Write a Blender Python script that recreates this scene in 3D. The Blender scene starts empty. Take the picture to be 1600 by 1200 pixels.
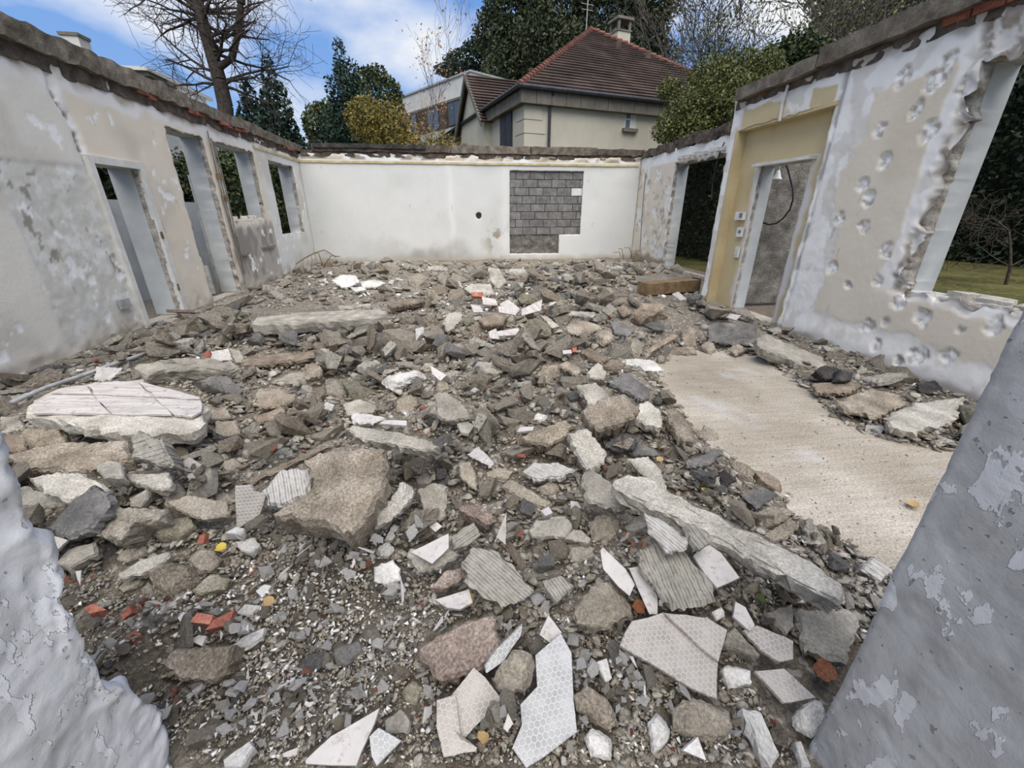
import bpy, bmesh, math, random
import numpy as np
from mathutils import Vector, Matrix

# ------------------------------------------------------------------ camera, sky, sun, exposure
scene = bpy.context.scene
COL = scene.collection
FPX, PITCH, YAW, CAMZ = 640.0, math.radians(22.9), math.radians(7.5), 1.40
cam_data = bpy.data.cameras.new('camera')
cam_data.sensor_width = 36.0
cam_data.lens = 36.0 * FPX / 1600.0
cam_data.clip_start = 0.02
cam_data.clip_end = 500
cam = bpy.data.objects.new('camera', cam_data)
COL.objects.link(cam)
cam.location = (0, 0, CAMZ)
cam.rotation_euler = (math.radians(90) - PITCH, 0, -YAW)
scene.camera = cam
vs = scene.view_settings
vs.view_transform = 'Standard'
vs.look = 'None'
vs.gamma = 1.0
vs.use_curve_mapping = False
vs.exposure = 0.1

world = bpy.data.worlds.new('sky')
scene.world = world
world.use_nodes = True
wn, wl = world.node_tree.nodes, world.node_tree.links
wn.clear()
w_out = wn.new('ShaderNodeOutputWorld')
w_bg = wn.new('ShaderNodeBackground')
w_tc = wn.new('ShaderNodeTexCoord')
w_sep = wn.new('ShaderNodeSeparateXYZ')
wl.new(w_tc.outputs['Generated'], w_sep.inputs[0])
w_blue = wn.new('ShaderNodeValToRGB')
w_blue.color_ramp.elements[0].position = 0.0
w_blue.color_ramp.elements[0].color = (0.34, 0.55, 0.90, 1)
w_blue.color_ramp.elements[1].position = 0.55
w_blue.color_ramp.elements[1].color = (0.07, 0.25, 0.72, 1)
wl.new(w_sep.outputs['Z'], w_blue.inputs[0])
w_map = wn.new('ShaderNodeMapping')
w_map.inputs['Scale'].default_value = (1.0, 1.0, 1.9)
w_map.inputs['Location'].default_value = (3.35, 0.4, 0.25)
wl.new(w_tc.outputs['Generated'], w_map.inputs[0])
w_noise = wn.new('ShaderNodeTexNoise')
w_noise.inputs['Scale'].default_value = 2.1
w_noise.inputs['Detail'].default_value = 6.0
w_noise.inputs['Roughness'].default_value = 0.52
wl.new(w_map.outputs[0], w_noise.inputs['Vector'])
w_ramp = wn.new('ShaderNodeValToRGB')
w_ramp.color_ramp.elements[0].position = 0.43
w_ramp.color_ramp.elements[0].color = (0, 0, 0, 1)
w_ramp.color_ramp.elements[1].position = 0.60
w_ramp.color_ramp.elements[1].color = (1, 1, 1, 1)
wl.new(w_noise.outputs['Fac'], w_ramp.inputs[0])
w_mix = wn.new('ShaderNodeMixRGB')
wl.new(w_ramp.outputs[0], w_mix.inputs[0])
wl.new(w_blue.outputs[0], w_mix.inputs[1])
w_mix.inputs[2].default_value = (0.95, 0.97, 1.0, 1)
wl.new(w_mix.outputs[0], w_bg.inputs[0])
w_bg.inputs[1].default_value = 0.92
wl.new(w_bg.outputs[0], w_out.inputs[0])

sun_d = bpy.data.lights.new('sun_behind_cloud_offscreen', 'SUN')
sun_d.energy = 4.6
sun_d.angle = math.radians(75)
sun_d.color = (1.0, 0.94, 0.86)
sun = bpy.data.objects.new('sun_behind_cloud_offscreen', sun_d)
sun.rotation_euler = (math.radians(27), 0, math.radians(6))
sun.location = (0, -5, 20)
COL.objects.link(sun)

# ------------------------------------------------------------------ helpers
rng = np.random.default_rng(11)
random.seed(11)
_cp, _sp, _cy, _sy = math.cos(PITCH), math.sin(PITCH), math.cos(YAW), math.sin(YAW)
C_F = np.array([_sy * _cp, _cy * _cp, -_sp])
C_R = np.array([_cy, -_sy, 0.0])
C_U = np.cross(C_R, C_F)
C_O = np.array([0, 0, CAMZ])


def ray(x, y):
    d = C_F * FPX + C_R * (x - 800.0) + C_U * (600.0 - y)
    return d / np.linalg.norm(d)


def at_dist(x, y, D):
    """world point seen at photo pixel x, y at ground distance D from the camera"""
    d = ray(x, y)
    return C_O + d * (D / math.hypot(d[0], d[1]))


def on_z(x, y, z):
    d = ray(x, y)
    return C_O + d * ((z - CAMZ) / d[2])


def on_x(x, y, X):
    d = ray(x, y)
    return C_O + d * (X / d[0])


def project(p):
    v = np.asarray(p) - C_O
    z = v @ C_F
    return 800 + FPX * (v @ C_R) / z, 600 - FPX * (v @ C_U) / z


def lin(r, g, b):
    return tuple((c / 255 / 12.92) if c / 255 <= 0.04045 else ((c / 255 + 0.055) / 1.055) ** 2.4 for c in (r, g, b))


def _h(ix, iy, iz, seed):
    n = (ix * 374761393 + iy * 668265263 + iz * 2147483647 + seed * 974634777) & 0xFFFFFFFF
    n = ((n ^ (n >> 13)) * 1274126177) & 0xFFFFFFFF
    n = ((n ^ (n >> 16)) * 2246822519) & 0xFFFFFFFF
    return ((n ^ (n >> 15)) & 0xFFFFFF) / float(0xFFFFFF)


def vnoise(x, y, z=0.0, seed=0):
    x, y, z = np.broadcast_arrays(np.asarray(x, float), np.asarray(y, float), np.asarray(z, float))
    fx, fy, fz = np.floor(x), np.floor(y), np.floor(z)
    ix, iy, iz = fx.astype(np.int64), fy.astype(np.int64), fz.astype(np.int64)
    tx, ty, tz = x - fx, y - fy, z - fz
    tx, ty, tz = tx * tx * (3 - 2 * tx), ty * ty * (3 - 2 * ty), tz * tz * (3 - 2 * tz)
    r = 0
    for a in (0, 1):
        wa = tx if a else 1 - tx
        for b in (0, 1):
            wb = ty if b else 1 - ty
            for c in (0, 1):
                wc = tz if c else 1 - tz
                r = r + wa * wb * wc * _h(ix + a, iy + b, iz + c, seed)
    return r


def fbm(x, y, z=0.0, seed=0, octv=4, gain=0.5):
    s, a, t, f = 0.0, 1.0, 0.0, 1.0
    for o in range(octv):
        s = s + a * vnoise(np.asarray(x) * f, np.asarray(y) * f, np.asarray(z) * f, seed + o * 17)
        t += a
        a *= gain
        f *= 2.03
    return s / t


def sstep(a, b, x):
    t = np.clip((np.asarray(x, float) - a) / (b - a), 0, 1)
    return t * t * (3 - 2 * t)


def mesh_obj(name, verts, faces, mats, parent=None, midx=None, cols=None, smooth=False, matrix=None):
    me = bpy.data.meshes.new(name)
    verts = np.asarray(verts, dtype=np.float64)
    if isinstance(faces, np.ndarray):
        n, k = faces.shape
        me.vertices.add(len(verts))
        me.vertices.foreach_set('co', verts.ravel())
        me.loops.add(n * k)
        me.loops.foreach_set('vertex_index', faces.ravel().astype(np.int32))
        me.polygons.add(n)
        me.polygons.foreach_set('loop_start', (np.arange(n) * k).astype(np.int32))
        me.update(calc_edges=True)
        me.validate()
    else:
        me.from_pydata([tuple(v) for v in verts], [], [tuple(int(i) for i in f) for f in faces])
    if not isinstance(mats, (list, tuple)):
        mats = [mats]
    for m in mats:
        me.materials.append(m)
    if midx is not None:
        me.polygons.foreach_set('material_index', np.asarray(midx, dtype=np.int32))
    if cols is not None:
        at = me.color_attributes.new('Col', 'FLOAT_COLOR', 'POINT')
        c = np.ones((len(verts), 4))
        c[:, :3] = cols
        at.data.foreach_set('color', c.ravel())
    if smooth:
        me.polygons.foreach_set('use_smooth', np.ones(len(me.polygons), dtype=bool))
    me.update()
    o = bpy.data.objects.new(name, me)
    COL.objects.link(o)
    if matrix is not None:
        o.matrix_world = matrix
    if parent is not None:
        o.parent = parent
    return o


def tag(o, label=None, cat=None, group=None, kind=None):
    if label:
        o['label'] = label
    if cat:
        o['category'] = cat
    if group:
        o['group'] = group
    if kind:
        o['kind'] = kind
    return o


def empty(name, loc=(0, 0, 0), rz=0.0):
    o = bpy.data.objects.new(name, None)
    o.location = loc
    o.rotation_euler = (0, 0, rz)
    o.empty_display_size = 0.1
    COL.objects.link(o)
    return o


def link_copy(src, parent=None):
    c = src.copy()
    COL.objects.link(c)
    c.parent = parent
    return c


class MB:
    """collects simple shapes into one mesh"""

    def __init__(self):
        self.v, self.f = [], []

    def add(self, v, f):
        n = len(self.v)
        self.v.extend([tuple(p) for p in v])
        self.f.extend([tuple(i + n for i in q) for q in f])

    def box(self, a, b):
        x0, y0, z0 = a
        x1, y1, z1 = b
        self.add([(x0, y0, z0), (x1, y0, z0), (x1, y1, z0), (x0, y1, z0), (x0, y0, z1), (x1, y0, z1), (x1, y1, z1), (x0, y1, z1)],
                 [(0, 3, 2, 1), (4, 5, 6, 7), (0, 1, 5, 4), (1, 2, 6, 5), (2, 3, 7, 6), (3, 0, 4, 7)])

    def tube(self, pts, r, n=6, r_end=None, caps=True):
        pts = [Vector(p) for p in pts]
        rings = []
        for i, p in enumerate(pts):
            d = (pts[min(i + 1, len(pts) - 1)] - pts[max(i - 1, 0)]).normalized()
            a = d.orthogonal().normalized() if i == 0 else (prev - d * prev.dot(d)).normalized()
            prev = a
            b = d.cross(a)
            rr = r if r_end is None else r + (r_end - r) * i / max(1, len(pts) - 1)
            rings.append([p + (a * math.cos(2 * math.pi * k / n) + b * math.sin(2 * math.pi * k / n)) * rr for k in range(n)])
        v = [q for g in rings for q in g]
        f = []
        for i in range(len(rings) - 1):
            for k in range(n):
                f.append((i * n + k, i * n + (k + 1) % n, (i + 1) * n + (k + 1) % n, (i + 1) * n + k))
        if caps:
            f.append(tuple(range(n - 1, -1, -1)))
            f.append(tuple((len(rings) - 1) * n + k for k in range(n)))
        self.add(v, f)

    def prism(self, poly, lo, hi, axis=2):
        """poly: 2-D points, extruded from lo to hi along axis"""
        n = len(poly)

        def P(p, h):
            q = [0, 0, 0]
            o = [i for i in range(3) if i != axis]
            q[o[0]], q[o[1]], q[axis] = p[0], p[1], h
            return tuple(q)
        v = [P(p, lo) for p in poly] + [P(p, hi) for p in poly]
        f = [tuple(range(n - 1, -1, -1)), tuple(range(n, 2 * n))]
        f += [(i, (i + 1) % n, n + (i + 1) % n, n + i) for i in range(n)]
        self.add(v, f)

    def build(self, name, mat, parent=None, smooth=False, matrix=None):
        o = mesh_obj(name, self.v, self.f, mat, parent, smooth=smooth, matrix=matrix)
        bm = bmesh.new()
        bm.from_mesh(o.data)
        bmesh.ops.recalc_face_normals(bm, faces=bm.faces)
        bm.to_mesh(o.data)
        bm.free()
        return o


# ------------------------------------------------------------------ materials
def new_mat(name, rough=0.9, spec=0.25):
    m = bpy.data.materials.new(name)
    m.use_nodes = True
    nt = m.node_tree
    b = nt.nodes['Principled BSDF']
    b.inputs['Roughness'].default_value = rough
    b.inputs['Specular IOR Level'].default_value = spec
    return m, nt, b


def obj_coords(nt, vary=True):
    tc = nt.nodes.new('ShaderNodeTexCoord')
    if not vary:
        return tc.outputs['Object'], None
    oi = nt.nodes.new('ShaderNodeObjectInfo')
    ad = nt.nodes.new('ShaderNodeVectorMath')
    ad.operation = 'MULTIPLY_ADD'
    cx = nt.nodes.new('ShaderNodeCombineXYZ')
    for i in range(3):
        nt.links.new(oi.outputs['Random'], cx.inputs[i])
    nt.links.new(cx.outputs[0], ad.inputs[0])
    ad.inputs[1].default_value = (37.0, 53.0, 71.0)
    nt.links.new(tc.outputs['Object'], ad.inputs[2])
    return ad.outputs[0], oi


def noise(nt, vec, scale, detail=4, rough=0.55):
    n = nt.nodes.new('ShaderNodeTexNoise')
    n.inputs['Scale'].default_value = scale
    n.inputs['Detail'].default_value = detail
    n.inputs['Roughness'].default_value = rough
    nt.links.new(vec, n.inputs['Vector'])
    return n.outputs['Fac']


def ramp(nt, fac, stops):
    r = nt.nodes.new('ShaderNodeValToRGB')
    e = r.color_ramp.elements
    while len(e) < len(stops):
        e.new(0.5)
    for q, (p, c) in zip(e, stops):
        q.position = p
        q.color = (c[0], c[1], c[2], 1)
    nt.links.new(fac, r.inputs[0])
    return r.outputs[0]


def mixc(nt, fac, a, b, mode='MIX'):
    m = nt.nodes.new('ShaderNodeMixRGB')
    m.blend_type = mode
    for sock, val in ((m.inputs[0], fac), (m.inputs[1], a), (m.inputs[2], b)):
        if isinstance(val, (int, float)):
            sock.default_value = val
        elif isinstance(val, tuple):
            sock.default_value = (val[0], val[1], val[2], 1)
        else:
            nt.links.new(val, sock)
    return m.outputs[0]


def mathn(nt, op, a, b=None, c=None):
    m = nt.nodes.new('ShaderNodeMath')
    m.operation = op
    for i, val in enumerate((a, b, c)):
        if val is None:
            continue
        if isinstance(val, (int, float)):
            m.inputs[i].default_value = val
        else:
            nt.links.new(val, m.inputs[i])
    return m.outputs[0]


def bump(nt, bsdf, h, strength=0.5, dist=0.01, chain=None):
    b = nt.nodes.new('ShaderNodeBump')
    b.inputs['Strength'].default_value = strength
    b.inputs['Distance'].default_value = dist
    nt.links.new(h, b.inputs['Height'])
    if chain is not None:
        nt.links.new(chain, b.inputs['Normal'])
    nt.links.new(b.outputs[0], bsdf.inputs['Normal'])
    return b.outputs[0]


def rubble_mat(name, dark, mid, light, speck=0.5, vary=0.25, bump_d=0.012, scale=1.0, tint=None, spec=0.2, rough=0.92, dust=0.0):
    """broken mineral surface: mottled colour, aggregate specks, grain relief, each object a little lighter or darker"""
    m, nt, b = new_mat(name, rough, spec)
    vec, oi = obj_coords(nt)
    n1 = noise(nt, vec, 7 * scale, 5, 0.6)
    c = ramp(nt, n1, [(0.3, dark), (0.5, mid), (0.72, light)])
    n2 = noise(nt, vec, 110 * scale, 3, 0.7)
    c = mixc(nt, speck, c, ramp(nt, n2, [(0.33, (0.18, 0.17, 0.16)), (0.5, (0.5, 0.5, 0.5)), (0.66, (0.9, 0.88, 0.84))]), 'OVERLAY')
    if tint is not None:
        c = mixc(nt, mathn(nt, 'MULTIPLY', oi.outputs['Random'], tint[1]), c, tint[0])
    hsv = nt.nodes.new('ShaderNodeHueSaturation')
    nt.links.new(c, hsv.inputs['Color'])
    nt.links.new(mathn(nt, 'MULTIPLY_ADD', oi.outputs['Random'], vary, 1 - vary * 0.5), hsv.inputs['Value'])
    nt.links.new(hsv.outputs[0], b.inputs['Base Color'])
    n3 = noise(nt, vec, 45 * scale, 6, 0.65)
    bump(nt, b, n3, 0.85, bump_d)
    return m


M = {}
M['concrete'] = rubble_mat('concrete', lin(116, 110, 99), lin(147, 140, 127), lin(178, 171, 158), 0.6, 0.40, 0.018, tint=(lin(136, 125, 108), 0.4))
M['tan'] = rubble_mat('tan_concrete', lin(112, 103, 90), lin(143, 133, 118), lin(172, 163, 148), 0.65, 0.25, 0.022)
M['grey'] = rubble_mat('grey_mortar', lin(120, 116, 106), lin(150, 145, 134), lin(176, 170, 159), 0.35, 0.35, 0.01)
M['dark'] = rubble_mat('dark_stone', lin(78, 77, 75), lin(102, 100, 97), lin(130, 127, 122), 0.4, 0.3, 0.01)
M['pale'] = rubble_mat('pale_concrete', lin(142, 137, 126), lin(170, 165, 154), lin(194, 189, 178), 0.45, 0.2, 0.01)
M['white'] = rubble_mat('white_plaster', lin(166, 163, 156), lin(196, 193, 187), lin(214, 212, 207), 0.3, 0.25, 0.012)
M['pink'] = rubble_mat('pinkish_mortar', lin(114, 101, 92), lin(144, 130, 119), lin(172, 158, 147), 0.7, 0.1, 0.022)
M['brick'] = rubble_mat('red_brick', lin(108, 66, 56), lin(142, 88, 72), lin(164, 112, 94), 0.45, 0.35, 0.006)
M['wood'] = rubble_mat('weathered_wood', lin(98, 88, 76), lin(128, 116, 102), lin(156, 146, 131), 0.4, 0.3, 0.01)
M['moss'] = rubble_mat('mossy_concrete', lin(102, 99, 84), lin(130, 125, 108), lin(158, 152, 135), 0.5, 0.2, 0.018)
M['bitumen'] = rubble_mat('charred_black', lin(40, 39, 38), lin(62, 60, 58), lin(90, 86, 82), 0.4, 0.3, 0.008)


def ribbed_mat(name, lo, hi, period=0.011, arc=2.0):
    """mortar combed by a notched trowel"""
    m, nt, b = new_mat(name, 0.92, 0.15)
    vec, oi = obj_coords(nt, True)
    w = nt.nodes.new('ShaderNodeTexWave')
    w.wave_type = 'BANDS'
    w.bands_direction = 'X'
    w.inputs['Scale'].default_value = 1.0 / period / 2.0 * 0.314
    w.inputs['Distortion'].default_value = arc
    w.inputs['Detail'].default_value = 1.0
    w.inputs['Detail Scale'].default_value = 0.25
    tc = nt.nodes.new('ShaderNodeTexCoord')
    nt.links.new(tc.outputs['Object'], w.inputs['Vector'])
    n1 = noise(nt, vec, 30, 5, 0.6)
    c = ramp(nt, n1, [(0.3, lo), (0.7, hi)])
    nt.links.new(c, b.inputs['Base Color'])
    b1 = bump(nt, b, w.outputs['Fac'], 1.0, 0.008)
    bump(nt, b, noise(nt, vec, 90, 4, 0.6), 0.5, 0.004, b1)
    return m


M['ribbed'] = ribbed_mat('combed_mortar', lin(134, 130, 120), lin(164, 159, 148))
M['ribbed_pale'] = ribbed_mat('combed_pale_mortar', lin(164, 160, 152), lin(194, 190, 182))


def hex_mat(name, lo, hi, joint, size=0.016):
    """tile back with a pressed honeycomb"""
    m, nt, b = new_mat(name, 0.75, 0.3)
    tc = nt.nodes.new('ShaderNodeTexCoord')
    sp = nt.nodes.new('ShaderNodeSeparateXYZ')
    nt.links.new(tc.outputs['Object'], sp.inputs[0])
    x = mathn(nt, 'DIVIDE', sp.outputs['X'], size)
    y = mathn(nt, 'DIVIDE', sp.outputs['Y'], size)
    S3 = 3 ** 0.5

    def cell(ox, oy):
        ax = mathn(nt, 'SUBTRACT', mathn(nt, 'FLOORED_MODULO', mathn(nt, 'ADD', x, ox), 1.0), 0.5)
        ay = mathn(nt, 'SUBTRACT', mathn(nt, 'FLOORED_MODULO', mathn(nt, 'ADD', y, oy), S3), S3 / 2)
        ax, ay = mathn(nt, 'ABSOLUTE', ax), mathn(nt, 'ABSOLUTE', ay)
        k = mathn(nt, 'ADD', mathn(nt, 'MULTIPLY', ax, 0.5), mathn(nt, 'MULTIPLY', ay, S3 / 2))
        return mathn(nt, 'MAXIMUM', ax, k)
    d = mathn(nt, 'MINIMUM', cell(0, 0), cell(0.5, S3 / 2))
    edge = mathn(nt, 'SMOOTH_MIN', mathn(nt, 'MULTIPLY', mathn(nt, 'SUBTRACT', 0.5, d), 6.0), 1.0, 0.1)
    vec, oi = obj_coords(nt)
    base = ramp(nt, noise(nt, vec, 22, 4, 0.6), [(0.3, lo), (0.7, hi)])
    c = mixc(nt, edge, joint, base)
    nt.links.new(c, b.inputs['Base Color'])
    bump(nt, b, edge, 0.7, 0.003)
    return m


M['hex'] = hex_mat('honeycomb_tile_back', lin(146, 138, 128), lin(176, 168, 158), lin(196, 192, 186))
M['hex_grey'] = hex_mat('honeycomb_tile_back_grey', lin(150, 149, 146), lin(180, 179, 176), lin(206, 206, 204))

m, nt, b = new_mat('white_floor_tile', 0.45, 0.4)
vec, oi = obj_coords(nt)
c = ramp(nt, noise(nt, vec, 9, 4, 0.6), [(0.3, lin(166, 161, 156)), (0.7, lin(190, 185, 180))])
c = mixc(nt, ramp(nt, noise(nt, vec, 42, 5, 0.75), [(0.53, (0, 0, 0)), (0.66, (0.75, 0.75, 0.75))]), c, lin(134, 124, 112))
nt.links.new(c, b.inputs['Base Color'])
M['tile'] = m

m, nt, b = new_mat('veined_tile', 0.5, 0.35)
vec, oi = obj_coords(nt)
mp = nt.nodes.new('ShaderNodeMapping')
mp.inputs['Scale'].default_value = (1.2, 14, 1)
nt.links.new(vec, mp.inputs[0])
c = ramp(nt, noise(nt, mp.outputs[0], 4, 5, 0.6), [(0.36, lin(160, 153, 147)), (0.6, lin(190, 184, 178))])
c = mixc(nt, ramp(nt, noise(nt, vec, 34, 5, 0.75), [(0.57, (0, 0, 0)), (0.64, (0.75, 0.75, 0.75))]), c, lin(126, 106, 92))
nt.links.new(c, b.inputs['Base Color'])
M['veined'] = m


def plain_mat(name, c1, c2=None, scale=6, rough=0.7, spec=0.3, metal=0.0, bd=0.0, bscale=60):
    m, nt, b = new_mat(name, rough, spec)
    b.inputs['Metallic'].default_value = metal
    vec, oi = obj_coords(nt)
    c2 = c2 or tuple(min(1, x * 1.25) for x in c1)
    nt.links.new(ramp(nt, noise(nt, vec, scale, 4, 0.6), [(0.35, c1), (0.68, c2)]), b.inputs['Base Color'])
    if bd:
        bump(nt, b, noise(nt, vec, bscale, 4, 0.65), 0.7, bd)
    return m


M['reveal'] = plain_mat('grey_painted_reveal', lin(168, 171, 170), lin(186, 188, 186), 3, 0.8, bd=0.002, bscale=40)
M['raw'] = rubble_mat('raw_masonry', lin(120, 112, 102), lin(164, 157, 146), lin(206, 202, 195), 0.4, 0.1, 0.02, 1.5)
M['beam'] = rubble_mat('ring_beam_concrete', lin(86, 78, 68), lin(116, 108, 96), lin(146, 139, 126), 0.35, 0.25, 0.015)
M['beam_dark'] = rubble_mat('wet_roof_edge', lin(62, 55, 48), lin(88, 79, 71), lin(116, 107, 97), 0.4, 0.25, 0.02)
M['block'] = rubble_mat('cinder_block', lin(98, 97, 94), lin(120, 118, 115), lin(142, 140, 136), 0.35, 0.25, 0.006)
M['block_white'] = plain_mat('white_block', lin(205, 205, 202), lin(220, 220, 217))
M['joint'] = plain_mat('mortar_joint', lin(92, 90, 86), lin(118, 115, 110), 20, 0.95)
M['roughcast'] = rubble_mat('roughcast_render', lin(88, 85, 79), lin(118, 114, 107), lin(150, 146, 138), 0.65, 0.0, 0.035, 0.9)
M['trim'] = plain_mat('white_trim_paint', lin(196, 194, 186), lin(216, 214, 207), 8, 0.6, bd=0.001)
M['ochre_line'] = plain_mat('ochre_moulding', lin(176, 160, 112), lin(206, 194, 158), 5, 0.8)
M['black_cable'] = plain_mat('black_cable', (0.012, 0.012, 0.013), (0.03, 0.03, 0.03), 8, 0.5)
M['grey_cable'] = plain_mat('grey_conduit', lin(96, 90, 82), lin(140, 134, 124), 8, 0.6)
M['white_plastic'] = plain_mat('white_plastic', lin(206, 206, 202), lin(222, 222, 218), 8, 0.4)
M['screen'] = plain_mat('grey_display', lin(92, 96, 92), lin(110, 114, 110), 8, 0.3)
M['rust'] = rubble_mat('rusty_steel', lin(92, 78, 60), lin(122, 102, 76), lin(146, 124, 94), 0.35, 0.1, 0.006)
M['steel'] = plain_mat('dull_zinc', lin(140, 140, 138), lin(176, 176, 172), 10, 0.45, 0.5)


def wall_mat(name):
    m, nt, b = new_mat(name, 0.9, 0.15)
    a = nt.nodes.new('ShaderNodeAttribute')
    a.attribute_name = 'Col'
    tc = nt.nodes.new('ShaderNodeTexCoord')
    v = tc.outputs['Object']
    c = mixc(nt, 0.28, a.outputs['Color'], ramp(nt, noise(nt, v, 2.6, 6, 0.62), [(0.3, (0.42, 0.415, 0.40)), (0.6, (0.54, 0.54, 0.54))]), 'OVERLAY')
    # scratches and small scuffs in the paint
    mp = nt.nodes.new('ShaderNodeMapping')
    mp.inputs['Scale'].default_value = (1.0, 1.0, 0.32)
    mp.inputs['Rotation'].default_value = (0.35, 0.3, 0)
    nt.links.new(v, mp.inputs[0])
    sc = ramp(nt, noise(nt, mp.outputs[0], 9, 3, 0.5), [(0.69, (0, 0, 0)), (0.74, (0.55, 0.55, 0.55))])
    c = mixc(nt, sc, c, lin(168, 162, 150))
    nt.links.new(c, b.inputs['Base Color'])
    b1 = bump(nt, b, noise(nt, v, 18, 6, 0.6), 0.35, 0.01)
    bump(nt, b, noise(nt, v, 90, 3, 0.6), 0.3, 0.003, b1)
    return m


M['wall'] = wall_mat('damaged_wall_paint')


def jamb_mat(name, base, shade, flake, dark, fl_scale, thr, bump_d):
    """hand-trowelled plaster with lifted flakes and pock marks"""
    m, nt, b = new_mat(name, 0.85, 0.2)
    tc = nt.nodes.new('ShaderNodeTexCoord')
    v = tc.outputs['Object']
    c = ramp(nt, noise(nt, v, 7, 6, 0.6), [(0.38, shade), (0.6, base)])
    mp = nt.nodes.new('ShaderNodeMapping')
    mp.inputs['Scale'].default_value = (1, 1.5, 0.8)
    nt.links.new(v, mp.inputs[0])
    f = ramp(nt, noise(nt, mp.outputs[0], fl_scale, 5, 0.55), [(thr, (0, 0, 0)), (thr + 0.012, (1, 1, 1))])
    c = mixc(nt, f, c, flake)
    p = ramp(nt, noise(nt, v, 55, 2, 0.5), [(0.69, (0, 0, 0)), (0.71, (1, 1, 1))])
    c = mixc(nt, mathn(nt, 'MULTIPLY', p, 0.7), c, dark)
    nt.links.new(c, b.inputs['Base Color'])
    h = mathn(nt, 'SUBTRACT', mathn(nt, 'MULTIPLY', f, 0.6), p)
    b1 = bump(nt, b, h, 0.8, bump_d)
    bump(nt, b, noise(nt, v, 30, 6, 0.65), 0.4, 0.008, b1)
    return m


M['jamb_grey'] = jamb_mat('grey_trowelled_plaster', lin(180, 180, 179), lin(158, 157, 155), lin(202, 202, 202), lin(120, 116, 112), 11, 0.58, 0.003)
M['jamb_white'] = jamb_mat('white_broken_plaster', lin(214, 214, 214), lin(194, 193, 192), lin(222, 222, 222), lin(160, 154, 150), 13, 0.56, 0.006)

# ------------------------------------------------------------------ walls
def rough_box_mesh(L, W, H, cell, amp, seed, fine=0.25):
    """box from the origin corner to (L, W, H), subdivided, corners and faces broken up by noise"""
    nx, ny, nz = (max(1, int(round(a / cell))) for a in (L, W, H))
    idx, verts, faces = {}, [], []

    def vid(i, j, k):
        q = (i, j, k)
        if q not in idx:
            idx[q] = len(verts)
            verts.append((L * i / nx, W * j / ny, H * k / nz))
        return idx[q]
    for i in range(nx):
        for j in range(ny):
            faces.append((vid(i, j, 0), vid(i, j + 1, 0), vid(i + 1, j + 1, 0), vid(i + 1, j, 0)))
            faces.append((vid(i, j, nz), vid(i + 1, j, nz), vid(i + 1, j + 1, nz), vid(i, j + 1, nz)))
    for i in range(nx):
        for k in range(nz):
            faces.append((vid(i, 0, k), vid(i + 1, 0, k), vid(i + 1, 0, k + 1), vid(i, 0, k + 1)))
            faces.append((vid(i, ny, k), vid(i, ny, k + 1), vid(i + 1, ny, k + 1), vid(i + 1, ny, k)))
    for j in range(ny):
        for k in range(nz):
            faces.append((vid(0, j, k), vid(0, j, k + 1), vid(0, j + 1, k + 1), vid(0, j + 1, k)))
            faces.append((vid(nx, j, k), vid(nx, j + 1, k), vid(nx, j + 1, k + 1), vid(nx, j, k + 1)))
    v = np.array(verts)
    f1 = 1.0 / max(cell * 3, 1e-3)
    d = np.stack([fbm(v[:, 0] * f1, v[:, 1] * f1, v[:, 2] * f1, seed + s, 3) - 0.5 for s in (1, 50, 99)], 1)
    v = v + d * amp * 2
    return v, faces


def rough_box(name, L, W, H, cell, amp, mat, parent=None, matrix=None, seed=0, smooth=False):
    v, f = rough_box_mesh(L, W, H, cell, amp, seed)
    return mesh_obj(name, v, f, mat, parent, matrix=matrix, smooth=smooth)


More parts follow.
